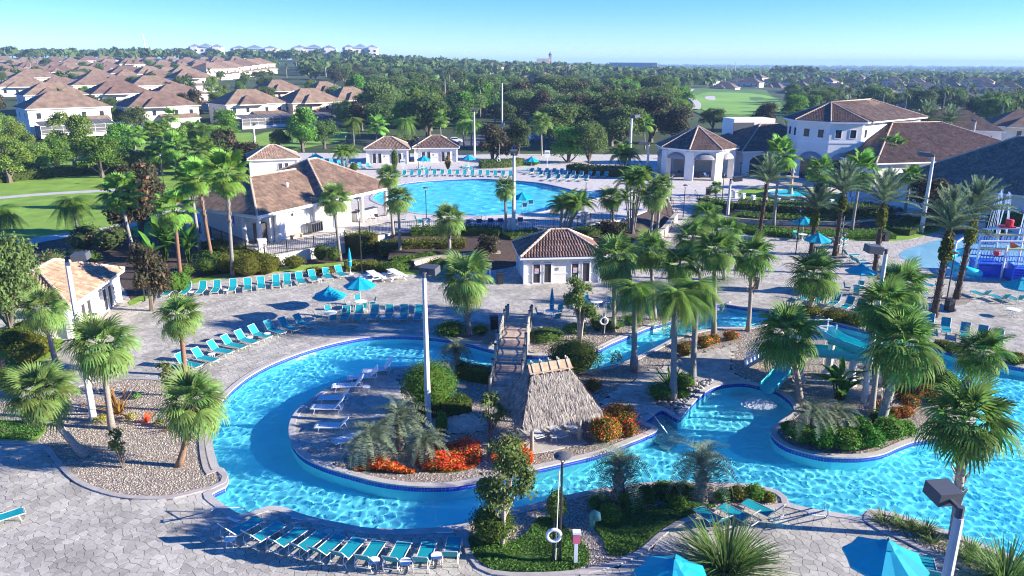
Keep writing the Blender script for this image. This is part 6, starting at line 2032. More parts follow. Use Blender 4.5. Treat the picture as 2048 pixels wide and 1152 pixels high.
scatter([(640, 232), (700, 262), (860, 285), (890, 262), (1000, 255), (1090, 258), (1180, 298), (1310, 290), (1330, 240), (1370, 232), (1335, 190), (1100, 190), (900, 190), (700, 205)], 120, ['oak', 'oak_deep', 'oak', 'oak_deep', 'bright', 'magnolia', 'cypress', 'wash'], (8, 13), (1.0, 1.35), 6.0, ('trees of the central belt', 'in the tree belt behind the pool deck'), 1, [GOLF])
scatter([(690, 200), (900, 192), (1100, 192), (1340, 190), (1330, 160), (1150, 140), (900, 136), (520, 132), (500, 150), (640, 165), (700, 180)], 170, ['oak', 'oak_deep', 'oak', 'far', 'far', 'wash', 'wash', 'bright', 'oak_deep', 'magnolia'], (7, 11), (1.0, 1.4), 7.0, ('trees of the middle wood', 'in the wood between the pool and the ridge'), 2, [GOLF])
scatter([(-20, 300), (200, 285), (430, 262), (640, 245), (700, 215), (660, 176), (400, 172), (0, 184)], 34, ['oak', 'oak_deep', 'magnolia', 'bright', 'wash', 'cypress'], (5, 9), (1.0, 1.3), 5.0, ('garden trees around the near houses', 'in the gardens around the near houses'), 3)
scatter([(-20, 182), (400, 172), (560, 160), (560, 132), (480, 112), (-20, 112)], 80, ['oak', 'far', 'oak_deep', 'far', 'wash'], (4.5, 7.5), (1.0, 1.3), 7.0, ('trees among the hillside roofs', 'among the tiled roofs on the left hillside'), 4)
scatter([(1350, 176), (1560, 178), (1620, 235), (1780, 225), (2080, 262), (2080, 150), (1700, 146), (1300, 146)], 200, ['oak', 'far', 'oak_deep', 'wash', 'wash', 'wash', 'far', 'pine'], (4.5, 8.5), (1.0, 1.3), 6.0, ('trees and palms of the right plain', 'on the right plain beyond the golf course'), 5, [GOLF])
scatter([(1560, 200), (1620, 240), (1780, 232), (2060, 270), (2080, 230), (1800, 205)], 46, ['oak', 'wash', 'oak_deep', 'wash', 'bright'], (7, 11), (1.0, 1.3), 6.0, ('trees behind the clubhouse roofs', 'between the clubhouse roofs and the houses behind'), 6, [GOLF])

# ---- woods too far to count
def woods():
    r = np.random.default_rng(9); N_ = 5200
    az = np.concatenate([r.uniform(-1.1, .9, 3600), r.uniform(.05, .82, 1600)])
    d = np.concatenate([np.exp(r.uniform(math.log(430), math.log(1250), 2200)), np.exp(r.uniform(math.log(700), math.log(6500), 1400)), np.exp(r.uniform(math.log(800), math.log(7000), 1600))])
    X, Y = d * np.sin(az), d * np.cos(az)
    ok = ((d > 600) | (az < -.64)) & ((az > -.02) | (d < 1250)) & ((az > -.26) | (d > 900) | (az < -.64)) & ((az < .25) | (d > 850))
    for x, y, R in BIG: ok &= (X - x) ** 2 + (Y - y) ** 2 > R * R
    X, Y, d = X[ok], Y[ok], d[ok]; n = len(X)
    Z = hill(X, Y); hgt = r.uniform(8, 13, n) * np.interp(d, [700, 5000], [1, 1.2]); wid = r.uniform(5, 8, n) * np.interp(d, [700, 5000], [1, 3.0])
    q = 26
    dirs = r.normal(size=(n, q, 3)); dirs /= np.linalg.norm(dirs, axis=2, keepdims=True); dirs[:, :, 2] = np.abs(dirs[:, :, 2])
    P = np.stack([X, Y, Z + hgt * .35], -1)[:, None] + dirs * np.stack([wid * .8, wid * .8, hgt * .6], -1)[:, None] * r.uniform(.75, 1.05, (n, q, 1))
    P = P.reshape(-1, 3); m = len(P); nr = dirs.reshape(-1, 3) + r.normal(size=(m, 3)) * .5; nr /= np.linalg.norm(nr, axis=1, keepdims=True)
    a = np.cross(nr, r.normal(size=(m, 3))); a /= np.linalg.norm(a, axis=1, keepdims=True); b = np.cross(nr, a)
    s = (np.repeat(wid, q) * r.uniform(.28, .5, m))[:, None]
    V = np.stack([P - a * s, P + b * s * .8, P + a * s, P - b * s * .8], 1).reshape(-1, 3)
    o = stuff(link('far_woods', bulk('far_woods', V, np.arange(m * 4).reshape(m, 4), 'far_tree', np.repeat(r.random(n), q))))
    # pale specks of a far town
    k = 260; az = r.uniform(.0, .75, k); d = np.exp(r.uniform(math.log(1100), math.log(4200), k)); X, Y = d * np.sin(az), d * np.cos(az); mb = MB()
    for x, y in zip(X, Y): mb.box((x, y, float(hill(x, y)) + 4), (r.uniform(10, 30), 14, 9), r.uniform(-.5, .5), 0 if r.random() < .5 else 1)
    stuff(mb.build('far_town', ['white_wall', 'roof_far']))
    pass
woods()
# the long dark plantation on the right plain
r = np.random.default_rng(4)
for i in range(26):
    px = 1552 + i * 3.1; q = at_y(px, 150, 1000 + (i % 3) * 12); z = float(hill(q.x, q.y))
    tree('pine' if i % 2 else 'far', Vector((q.x, q.y, z)), 17 + r.uniform(-1.5, 1.5), 'tall tree in the dark block standing out on the right plain', 1.2, 'dark tree block on the right plain', seed=i, name='pine_tree')
# left ridge trees against the sky
for i in range(64):
    px = -10 + i * 11.5 + r.uniform(-4, 4); d = 930 + r.uniform(-30, 60); q = at_y(px, 120, d)
    if 370 < px < 770 and r.random() < .45: continue
    z = float(hill(q.x, d)); tree('far', Vector((q.x, d, z)), r.uniform(8, 13), 'tree on the skyline of the left ridge', r.uniform(1.0, 1.5), 'skyline trees of the left ridge', seed=int(r.integers(999)))

# ---- parked cars behind the pool deck
def car(label, loc, rz, m):
    t = thing('parked_car', label, 'car', loc, rz)
    b = MB()
    prof = [(-2.2, .35), (-2.25, .8), (-2.0, .95), (-1.3, 1.0), (-.7, 1.45), (.7, 1.48), (1.4, 1.02), (2.1, .9), (2.25, .6), (2.2, .35)]
    V = [(x, y * (.86 if z > 1.1 else .92), z) for y in (-1, 1) for x, z in prof]; n = len(prof)
    b.add(V, [tuple(reversed(range(n))), tuple(range(n, 2 * n))] + [(i, (i + 1) % n, n + (i + 1) % n, n + i) for i in range(n)])
    b.build('body', m, t)
    g = MB()
    for s in (-1, 1): g.add([(-1.1, s * .93, 1.05), (1.15, s * .93, 1.05), (.62, s * .88, 1.4), (-.62, s * .88, 1.4)], [(0, 1, 2, 3)])
    g.add([(1.36, -.78, 1.08), (1.36, .78, 1.08), (.78, .7, 1.45), (.78, -.7, 1.45)], [(0, 1, 2, 3)])
    g.build('glass', 'glass_dark', t)
    for x in (-1.4, 1.4):
        for s in (-1, 1):
            w = MB().tube([(x, s * .78, .33), (x, s * .98, .33)], .33, 12).build('wheel', 'tyre', t)
            MB().tube([(x, s * .975, .33), (x, s * .99, .33)], .19, 10).build('rim', 'steel', w)
    return t
for px, py, rz, m, lab in [(908, 288, 10, 'car_white', 'white car parked behind the right twin cabana'), (1022, 280, 75, 'car_white', 'white car parked behind the dark magnolia'), (1040, 276, 75, 'car_silver', 'silver car parked right of the white car'), (1012, 300, 5, 'car_blue', 'dark blue car parked at the near kerb'), (1058, 284, 75, 'car_white', 'white car under the trees at the end of the car row')]:
    B = at(px, py, .0); B.z = max(float(hill(B.x, B.y)), 0) + .13 if B.y > 168 else .03
    car(lab, B, rad(rz), m)
# ================================================================ LOUNGERS, CHAIRS, TABLES, PARASOLS
def arr(*p): return [Vector(q) for q in p]
def chaise(name, label, fab, frame, back=52, straps=False):
    """sun lounger, head toward -X, foot toward +X; seat hinge at x = -.25"""
    t = thing(name, label, 'sun lounger')
    W, zs = .62, .36
    bl = .80; a = rad(back); hx = -.28
    tip = (hx - bl * math.cos(a), zs + bl * math.sin(a))
    parts, subs = [], {}
    def sling(nm, p, q, n):
        # p, q are (x, z) ends of the panel
        if not straps:
            mb = MB(); k = 4
            V = []
            for i in range(k + 1):
                f = i / k; x = p[0] + (q[0] - p[0]) * f; z = p[1] + (q[1] - p[1]) * f - .03 * math.sin(PI * f)
                V += [(x, -W / 2, z), (x, W / 2, z)]
            F = [(2 * i, 2 * i + 1, 2 * i + 3, 2 * i + 2) for i in range(k)]
            mb.add(V, F); V2 = [(x, y, z + .015) for x, y, z in V]; mb.add(V2, [tuple(reversed(f)) for f in F])
            return mb.build(nm, fab, t)
        mb = MB()
        for i in range(n):
            f = (i + .5) / n; x = p[0] + (q[0] - p[0]) * f; z = p[1] + (q[1] - p[1]) * f
            d = Vector((q[0] - p[0], 0, q[1] - p[1])).normalized() * (.5 / n * math.hypot(q[0] - p[0], q[1] - p[1]) * .82)
            c = Vector((x, 0, z))
            mb.add([c - d + Vector((0, -W / 2, 0)), c + d + Vector((0, -W / 2, 0)), c + d + Vector((0, W / 2, 0)), c - d + Vector((0, W / 2, 0))], [(0, 1, 2, 3)])
        return mb.build(nm, fab, t)
    parts.append(sling('seat_sling', (hx + .02, zs + .01), (1.12, zs + .01), 14))
    parts.append(sling('back_sling', (hx - .02, zs + .03), (tip[0], tip[1] + .01), 10))
    fr_ = MB(); r = .022
    for s in (-1, 1):
        y = s * (W / 2 + .02)
        fr_.tube([(hx - .45, y, zs), (1.1, y, zs), (1.18, y, zs - .03)], r, 5)
        fr_.tube([(hx, y, zs), (tip[0], y, tip[1])], r, 5)
        fr_.tube([(hx - .42, y * .95, zs - .01), (hx - .42 * .9, y * .95, zs + .25), (hx - bl * .55 * math.cos(a), y * .95, zs + bl * .55 * math.sin(a))], r * .7, 4)
    fr_.tube([(1.18, -W / 2, zs - .03), (1.18, W / 2, zs - .03)], r, 5); fr_.tube([(tip[0], -W / 2, tip[1]), (tip[0], W / 2, tip[1])], r, 5); fr_.tube([(hx - .45, -W / 2, zs), (hx - .45, W / 2, zs)], r, 5)
    parts.append(fr_.build('frame', frame, t))
    for x0, x1 in ((-.62, -.50), (.88, .98)):
        for s in (-1, 1):
            y = s * (W / 2 + .03)
            parts.append(MB().tube([(x0, y, zs), (x1, y * 1.04, .0)], .022, 5).build('leg', frame, t))
    return proto(t, parts)

def sling_chair(name, label, fab):
    t = thing(name, label, 'chair'); parts = []
    mb = MB().box((0, 0, .42), (.48, .48, .02)); parts.append(mb.build('seat', fab, t))
    mb = MB(); mb.add([(-.24, -.24, .44), (-.24, .24, .44), (-.40, .24, .92), (-.40, -.24, .92), (-.26, -.24, .44), (-.26, .24, .44), (-.42, .24, .92), (-.42, -.24, .92)], [(0, 1, 2, 3), (7, 6, 5, 4), (0, 3, 7, 4), (1, 5, 6, 2)]); parts.append(mb.build('backrest', fab, t))
    for s in (-1, 1):
        y = s * .27
        parts.append(MB().tube([(.26, y, 0), (.24, y, .62), (-.28, y, .62), (-.41, y, .93)], .018, 5).build('arm_frame', 'frame_metal', t))
        parts.append(MB().tube([(-.24, y, .44), (-.36, y, 0)], .018, 5).build('leg', 'frame_metal', t))
    return proto(t, parts)

def umbrella_proto(name, label, open_=True, fab='teal_canopy', R=1.38, h=2.15, n=8):
    t = thing(name, label, 'parasol'); parts = []
    if open_:
        for k in range(n):
            a0, a1 = 2 * PI * k / n, 2 * PI * (k + 1) / n; V = []; am = (a0 + a1) / 2
            rows = [(0.0, h + .66), (.35, h + .47), (.7, h + .21), (1.0, h)]
            for f, z in rows:
                for a, q in ((a0, 1), (am, 1 - .035 * f), (a1, 1)):
                    c = math.cos(PI / n) if a == am else 1
                    V.append((math.cos(a) * R * f * q * c, math.sin(a) * R * f * q * c, z - (.035 * f if a == am else 0)))
            F = []
            for i in range(3):
                for j in range(2): F.append((i * 3 + j, i * 3 + j + 1, i * 3 + j + 4, i * 3 + j + 3))
            b = len(V); V += [V[9], V[10], V[11]]; V[b:b + 3] = [(x, y, z - .1) for x, y, z in V[b:b + 3]]
            F += [(9, 10, b + 1, b), (10, 11, b + 2, b + 1)]
            parts.append(MB().add(V, F).build('canopy_panel', fab, t))
        parts.append(MB().lathe([(.34, h + .56), (.22, h + .66), (.04, h + .76)], 8).build('vent_cap', fab, t))
        rb = MB()
        for k in range(n):
            a = 2 * PI * k / n; rb.bar((0, 0, h + .55), (math.cos(a) * R * .98, math.sin(a) * R * .98, h - .03), .02)
        parts.append(rb.build('rib_frame', 'frame_metal', t))
        parts.append(MB().lathe([(.03, h + .76), (.045, h + .8), (.01, h + .88)], 6).build('finial', 'black_metal', t))
    else:
        parts.append(MB().lathe([(.05, .75), (.17, .8), (.2, 1.2), (.17, 1.7), (.12, 2.2), (.05, 2.62), (.02, 2.72)], 9).build('folded_canopy', fab, t))
        parts.append(MB().lathe([(.185, 1.3), (.2, 1.34), (.185, 1.38)], 9).build('tie_band', 'white_trim', t))
    parts.append(MB().tube([(0, 0, .0), (0, 0, h + (.7 if open_ else .45))], .024, 7).build('pole', 'frame_metal', t))
    parts.append(MB().lathe([(.32, 0), (.32, .05), (.08, .1), (.05, .32)], 12).build('base', 'frame_metal', t))
    return proto(t, parts)

def table_proto(name, label, R=.55, h=.72, m='white_trim'):
    t = thing(name, label, 'table'); parts = []
    parts.append(MB().lathe([(R - .02, h - .03), (R, h - .015), (R - .02, h)], 18).build('table_top', m, t))
    for k in range(4):
        a = PI / 4 + k * PI / 2; parts.append(MB().tube([(.12 * math.cos(a), .12 * math.sin(a), h - .03), (.2 * math.cos(a), .2 * math.sin(a), h * .5), (R * .8 * math.cos(a), R * .8 * math.sin(a), 0)], .02, 5).build('leg', 'frame_metal', t))
    return proto(t, parts)

PROTO = {}
USED = set()
def place(key, B, rz, label, group=None, scale=None):
    t = PROTO[key]
    if key not in USED:
        USED.add(key); t.location = B; t.rotation_euler = (0, 0, rz); t['label'] = label
        if group: t['group'] = group
        if scale: t.scale = (scale,) * 3
        return t
    o = dup(t, B, rz, label, None, scale)
    if group: o['group'] = group
    elif 'group' in o.keys(): del o['group']
    return o
PROTO['teal'] = chaise('sun_lounger', 'x', 'teal_fabric', 'frame_metal')
PROTO['teal_low'] = chaise('sun_lounger', 'x', 'teal_fabric', 'frame_metal', back=24)
PROTO['navy'] = chaise('sun_lounger', 'x', 'navy_fabric', 'frame_metal')
PROTO['strap'] = chaise('strap_lounger', 'x', 'white_strap', 'white_trim', back=48, straps=True)
PROTO['strap_flat'] = chaise('strap_lounger', 'x', 'white_strap', 'white_trim', back=14, straps=True)
PROTO['chair'] = sling_chair('patio_chair', 'x', 'teal_fabric')
PROTO['chair_navy'] = sling_chair('patio_chair', 'x', 'navy_fabric')
PROTO['chair_dark'] = sling_chair('patio_chair', 'x', 'dark_grey')
PROTO['brolly'] = umbrella_proto('parasol', 'x')
PROTO['brolly_shut'] = umbrella_proto('closed_parasol', 'x', False)
PROTO['table'] = table_proto('patio_table', 'x')
PROTO['side'] = table_proto('side_table', 'x', .27, .40)

def row(key, px, foot, lab, group, z=0.0, who='teal lounger', order='from the left', jit=4):
    """a row of loungers: pixels of their middles and the heading of their feet in degrees (0 = +x)"""
    r = random.Random(len(px) * 7 + int(px[0][0]))
    for i, p in enumerate(px):
        ft = foot if not isinstance(foot, (list, tuple)) else foot[0] + (foot[1] - foot[0]) * i / max(1, len(px) - 1)
        place(key, at(p[0], p[1], z), rad(ft + r.uniform(-jit, jit)), f'{who} {ORD[i]} {order} {lab}', group)
row('teal', [(339, 590), (373, 588), (404, 587), (433, 585), (466, 582), (496, 580), (523, 577), (553, 573), (575, 570), (601, 567), (627, 562), (655, 558), (681, 553)], (-84, -62), 'in the upper row along the grass strip', 'upper row of loungers')
row('teal', [(375, 736), (408, 725), (438, 709), (465, 698), (491, 688), (518, 677), (548, 668), (576, 662), (606, 655)], (-22, -34), 'in the slanting row along the river curve', 'slanting row of loungers', order='from the nearest')
row('teal', [(691, 640), (717, 638), (748, 637), (778, 637), (808, 637), (837, 637)], (-88, -90), 'in the row behind the central light pole', 'row by the umbrella tables')
row('teal', [(478, 1074), (524, 1086), (568, 1097), (612, 1106), (650, 1114), (692, 1121), (738, 1128), (792, 1131), (848, 1131), (904, 1120)], (52, 86), 'in the bottom row with their backs to the camera', 'bottom row of loungers', jit=2)
place('teal', at(-8, 1052), rad(40), 'teal lounger cut off by the left picture edge', None)
row('teal', [(1428, 1054), (1482, 1046), (1530, 1036)], (120, 135), 'by the steps behind the big grass clump', 'loungers by the riverside steps')
place('teal', at(1855, 1160), rad(70), 'teal lounger at the bottom edge between the blue parasol and the lamp pole')
row('strap', [(672, 862), (662, 825), (675, 805), (702, 780), (732, 762), (760, 748)], (178, 195), 'along the island shore', 'white strap loungers on the island', who='white strap lounger', order='from the nearest')
place('strap_flat', at(708, 884), rad(215), 'white strap lounger lying flat nearest the pindo palm')
for i, (px, py, k) in enumerate([(1062, 868, 'strap'), (1106, 866, 'strap_flat'), (1134, 858, 'strap_flat')]):
    place(k, at(px, py), rad(-62), ('left', 'middle', 'right')[i] + ' white strap lounger under the thatched hut', 'white loungers under the hut')
place('side', at(1108, 884), 0, 'small round table between the white loungers under the hut')
for px, py, lab in [(748, 1136, 'left'), (811, 1138, 'middle'), (874, 1126, 'right'), (462, 1092, 'far left')]:
    place('side', at(px, py), 0, 'small round white table at the ' + lab + ' of the bottom lounger row')
for i, (px, py) in enumerate([(424, 718), (500, 684), (535, 676), (766, 642), (795, 642), (452, 588), (383, 592), (640, 566)]):
    place('side', at(px, py), 0, 'small side table between teal loungers, ' + ('beside the second of the slanting row', 'in the middle of the slanting row', 'at the upper part of the slanting row', 'left one behind the light pole', 'right one behind the light pole', 'at the fourth of the upper row', 'at the second of the upper row', 'near the end of the upper row')[i])
place('side', at(733, 784), 0, 'small blue table between the white strap loungers on the island')
# loungers round the big pool on the upper deck
row('teal', [(808 + i * 15.2, 351 + .35 * abs(i - 6)) for i in range(15)], -90, 'along the far edge of the big pool', 'loungers along the far pool edge', ZU)
row('teal', [(634, 326), (648, 327), (664, 329), (680, 331), (694, 333), (708, 336), (722, 337), (738, 337)], -60, 'at the far left end of the big pool', 'loungers at the far left of the pool', ZU)
row('teal', [(668, 336), (684, 338)], -60, 'in front of the far left pool row', 'front loungers at the far left', ZU)
for j, (y, x0, x1, n) in enumerate([(348, 1062, 1150, 7), (353, 1080, 1210, 9), (361, 1096, 1170, 5)]):
    row('navy' if j == 3 else 'teal', [(x0 + (x1 - x0) * i / (n - 1), y + .02 * (i * (x1 - x0) / n)) for i in range(n)], -115, 'in the ' + ('back', 'middle', 'front')[j] + ' row right of the big pool', ('back', 'middle', 'front')[j] + ' row right of the pool', ZU)
row('navy', [(936, 452), (959, 451), (982, 450), (1000, 450), (1022, 449), (1040, 448)], 92, 'behind the black fence', 'navy loungers behind the fence', ZU, who='navy lounger')
row('teal', [(1048, 418), (1060, 412)], 100, 'on the pool edge behind the clump palm', 'loungers on the pool edge', ZU)
# right plaza rows
row('teal', [(1610, 600), (1640, 605), (1668, 611), (1694, 618), (1716, 624)], (-128, -134), 'on the right plaza behind the slide', 'row on the right plaza')
row('teal', [(1858, 655), (1890, 664), (1928, 674), (1962, 680), (1994, 688)], (-118, -124), 'under the date palms by the right river bank', 'row by the right river bank')
row('teal', [(1962, 596), (2000, 604), (2030, 606)], (100, 95), 'at the right edge near the splash pad', 'loungers near the splash pad')
row('teal', [(1698, 516), (1712, 528), (1722, 534)], 10, 'slanting by the parasol on the right plaza', 'slanting loungers on the plaza')
row('teal_low', [(1664, 482), (1672, 486), (1668, 494), (1680, 496), (1686, 486), (1680, 480)], (20, 60), 'in the loose stack behind the date palm', 'stacked loungers on the plaza')
row('teal', [(1834, 600), (1862, 578)], 120, 'half hidden by the cabbage palm near the splash pad', 'loungers by the big cabbage palm')
row('teal', [(865, 552), (888, 554)], -110, 'blue shaded pair beside the shaggy palm', 'pair beside the shaggy palm')

def table_set(px, py, n, lab, z=0.0, key='chair', rad_=.95, table=True, ph=.4):
    B = at(px, py, z)
    if table: place('table', B, 0, 'round white table ' + lab)
    for i in range(n):
        a = ph + i * 2 * PI / n
        place(key, B + Vector((math.cos(a) * rad_, math.sin(a) * rad_, 0)), a + PI, 'sling chair at the table ' + lab, 'chairs ' + lab)
    return B
def brolly(px, py, lab, z=0.0, shut=False, scale=None):
    B = at(px, py, z); place('brolly_shut' if shut else 'brolly', B, random.uniform(0, .7), lab, None, scale); return B
table_set(662, 641, 4, 'under the left parasol of the central pair'); brolly(662, 641, 'open turquoise parasol, left one of the central pair')
table_set(722, 618, 4, 'under the right parasol of the central pair'); brolly(722, 618, 'open turquoise parasol, right one of the central pair')
table_set(1103, 638, 3, 'under the closed parasol right of the bridge', ph=.9); brolly(1103, 638, 'closed turquoise parasol at the table right of the bridge', shut=True)
table_set(1192, 618, 3, 'behind the young crape myrtle', ph=2.2)
table_set(1245, 610, 2, 'behind the tall cabbage palm')
brolly(701, 548, 'closed turquoise parasol at the end of the upper lounger row', shut=True)
table_set(1604, 480, 4, 'under the parasol below the fountain'); brolly(1604, 480, 'open turquoise parasol below the fountain terrace')
brolly(1630, 520, 'open turquoise parasol beside the fern clad date palm', scale=1.05)
table_set(1716, 587, 4, 'under the parasol in the middle of the right plaza', ph=1.0); brolly(1716, 587, 'open turquoise parasol in the middle of the right plaza')
brolly(1780, 590, 'turquoise parasol half hidden by the cabbage palm right of the plaza')
place('table', at(2024, 634), 0, 'round white table without chairs near the right edge'); brolly(2030, 622, 'open turquoise parasol cut by the right edge near the splash pad', scale=1.05)
table_set(633, 338, 2, 'under the parasol at the far left of the big pool', ZU); brolly(633, 338, 'open turquoise parasol at the far left end of the big pool', ZU)
brolly(627, 334, 'closed parasol behind the far left open parasol', ZU, True)
table_set(848, 343, 4, 'under the parasol before the right twin cabana', ZU); brolly(848, 343, 'open turquoise parasol in front of the right twin cabana', ZU)
table_set(937, 341, 4, 'under the parasol right of the twin cabanas', ZU); brolly(937, 341, 'open turquoise parasol right of the twin cabanas', ZU)
table_set(1063, 345, 3, 'under the parasol by the pool deck sign', ZU); brolly(1063, 345, 'open turquoise parasol by the pool deck sign', ZU)
brolly(1044, 428, 'turquoise parasol behind the clump palm at the pool edge', ZU)
q = at(1752, 1222)
place('brolly', q, .25, 'large blue parasol at the bottom edge right of the grass clump', None, 1.1)
q = at(1338, 1256)
place('brolly', q, .5, 'blue parasol cut off by the bottom edge left of the grass clump', None, 1.05)
# dark seating on the bar terrace and porch
for i, (a, b) in enumerate([(17.2, -1.6), (18.4, -1.2), (19.6, -1.5), (20.6, -.9), (18.9, 2.4), (20.2, 3.2)]):
    place('chair_dark', pav_at(a, b), i * 1.3, 'dark bar chair on the pavilion terrace behind the fence', 'dark chairs on the bar terrace')
for i, (px, py) in enumerate([(1346, 353), (1356, 350), (1404, 354), (1412, 356), (1440, 352)]):
    place('chair_navy', at(px, py, ZU), i * 1.7, 'dark blue chair under the octagonal porch', 'chairs under the octagonal porch')
for i, (px, py) in enumerate([(836, 445), (840, 452), (806, 446)]):
    place('chair', at(px, py, ZU), i * 1.4 + .5, 'teal chair by the fence lamp at the near pool edge', 'chairs at the near pool edge')

# picnic tables
def picnic(label, px, py, rz):
    t = thing('picnic_table', label, 'picnic table', at(px, py), rz)
    MB().box((0, 0, .76), (2.4, .8, .06)).build('table_top', 'white_trim', t)
    for s in (-1, 1):
        MB().box((0, s * .75, .45), (2.4, .32, .05)).build('bench_seat', 'white_trim', t)
        for e in (-.85, .85): MB().bar((e, s * .8, 0), (e, s * .2, .74), .08, .1).build('leg', 'white_trim', t)
    for e in (-.85, .85): MB().bar((e, -.85, .42), (e, .85, .42), .08, .06).build('cross_bar', 'white_trim', t)
picnic('white picnic table beside the closed parasol, left of two', 748, 562, rad(-62))
picnic('white picnic table behind the central light pole, right of two', 790, 558, rad(-58))
# ================================================================ HUT, BRIDGE, SLIDE, PLAYGROUND, LAMPS, FENCES
def hut():
    B = Vector((2.05, 38.85, 0)); rz = rad(22)
    t = thing('thatched_hut', 'thatched tiki hut with wooden ridge cap on the island', 'hut', B, rz)
    he, hr = 2.05, 4.5
    L, W = 4.3, 3.5; rl = 1.0
    for x in (-1.45, 1.45):
        for y in (-1.15, 1.15): MB().tube([(x, y, 0), (x, y, 2.7)], [.11, .095], 9).build('post', 'wood_post', t, smooth=True)
    fr_ = MB()
    for y in (-1.15, 1.15): fr_.bar((-1.6, y, 2.55), (1.6, y, 2.55), .12)
    for x in (-1.45, 1.45): fr_.bar((x, -1.3, 2.66), (x, 1.3, 2.66), .12)
    fr_.build('beam_frame', 'wood_post', t)
    e = [(-L / 2 - .25, -W / 2 - .25, he), (L / 2 + .25, -W / 2 - .25, he), (L / 2 + .25, W / 2 + .25, he), (-L / 2 - .25, W / 2 + .25, he)]
    r0, r1 = (-rl, 0, hr), (rl, 0, hr)
    faces = [[e[0], e[1], r1, r0], [e[1], e[2], r1], [e[2], e[3], r0, r1], [e[3], e[0], r0]]
    body = MB()
    for f in faces: body.add(f, [tuple(range(len(f)))]); body.add([(x * .96, y * .96, z - .3) for x, y, z in f], [tuple(reversed(range(len(f))))])
    rf = body.build('roof', 'thatch', t)
    # thatch fringe: many short straws laid down the slopes
    V, F, R = [], [], []
    rr = np.random.default_rng(3)
    for f in faces:
        P = [np.array(p, float) for p in f]; a = P[1] - P[0]; Lh = np.linalg.norm(a); u = a / Lh
        top = P[2] if len(P) == 3 else (P[2] + P[3]) / 2
        nrm = np.cross(P[1] - P[0], P[2] - P[0]); nrm /= np.linalg.norm(nrm); nrm = nrm if nrm[2] > 0 else -nrm
        for i in range(3300 if len(P) == 4 else 2400):
            v = rr.random() ** 1.25; s = rr.random()
            l0, l1 = P[0], P[1]
            if len(P) == 4: A_, B_ = P[0] + (P[3] - P[0]) * v, P[1] + (P[2] - P[1]) * v
            else: A_, B_ = P[0] + (P[2] - P[0]) * v, P[1] + (P[2] - P[1]) * v
            c = A_ + (B_ - A_) * s
            dn = (P[0] + P[1]) / 2 - top; dn /= np.linalg.norm(dn)
            d = dn * rr.uniform(.22, .42) + u * rr.normal() * .05 + np.array([0, 0, -.05])
            c = c + nrm * rr.uniform(.01, .09); w = u * .018
            b = len(V); V += [c - w, c + w, c + d + nrm * .05 - w * .3 + np.array([0, 0, -.06 if v < .06 else 0]), ]
            F.append((b, b + 1, b + 2)); R.append(rr.random())
    stuff(link('thatch_straw', bulk('thatch_straw', np.array(V), np.array(F), 'thatch', np.array(R)), rf))
    # ridge cap of boards with cross sticks
    cap = MB()
    for s in (-1, 1): cap.add([(-rl - .25, 0, hr + .16), (rl + .25, 0, hr + .16), (rl + .3, s * .42, hr - .28), (-rl - .3, s * .42, hr - .28)], [(0, 1, 2, 3)])
    cap.build('ridge_cap', 'wood_new', t)
    for s in (-1, 1): MB().bar((-rl - .3, s * .43, hr - .24), (rl + .3, s * .43, hr - .24), .07).build('batten', 'wood_new', t)
    for i in range(5):
        x = -rl - .05 + (2 * rl + .1) * i / 4
        for s in (-1, 1): MB().bar((x, s * .5, hr - .34), (x + .02, -s * .14, hr + .3), .075).build('ridge_stick', 'wood_post', t)
    MB().box((0, -.1, .03), (3.5, 2.9, .06)).build('floor_slab', 'coping', t)
hut()

def bridge():
    A, Bp = at(1010, 800), at(1040, 640)
    d = (Bp - A); L = d.length; rz = math.atan2(d.y, d.x)
    t = thing('footbridge', 'wooden plank footbridge with rope rails over the river', 'bridge', A, rz)
    def zt(f): return .12 + 1.15 * math.sin(PI * min(1, max(0, f))) ** .8
    n = 62; W = 1.75
    plank = None
    for i in range(n):
        f0 = (i + .5) / n; x = f0 * L
        if plank is None:
            mb = MB().box((0, 0, 0), (L / n * .9, W, .05)); plank = mb.build('plank', 'wood_deck', t); o = plank
        else:
            o = plank.copy(); COL.objects.link(o)
        sl = math.atan2(zt(f0 + .005) - zt(f0 - .005), .01 * L)
        o.location = (x, RNG.uniform(-.02, .02), zt(f0)); o.rotation_euler = (0, -sl, RNG.uniform(-.008, .008))
    for s in (-1, 1):
        mb = MB()
        for i in range(20): mb.bar((i / 20 * L, s * .75, zt(i / 20) - .16), ((i + 1) / 20 * L, s * .75, zt((i + 1) / 20) - .16), .1, .22)
        mb.build('stringer', 'wood_post', t)
        m = 9; tops = []
        for i in range(m):
            f = .02 + .96 * i / (m - 1); p = Vector((f * L, s * (W / 2 + .1), 0)); h = zt(f) + 1.15
            po = MB().tube([(p.x, p.y, -1.0 if .15 < f < .85 else 0), (p.x, p.y, h)], .10, 8).build('post', 'wood_post', t)
            MB().lathe([(.115, h), (.115, h + .05), (.04, h + .09)], 8, (p.x, p.y, 0)).build('post_cap', 'dark_grey', po)
            tops.append(Vector((p.x, p.y, h)))
        for k, dz in enumerate((.15, .5, .85)):
            rb = MB()
            for a, b in zip(tops[:-1], tops[1:]):
                pts = [a.lerp(b, j / 4) + Vector((0, 0, -dz - .09 * math.sin(PI * j / 4))) for j in range(5)]
                rb.tube(pts, .022, 4)
            rb.build('rope', 'rope', t)
bridge()

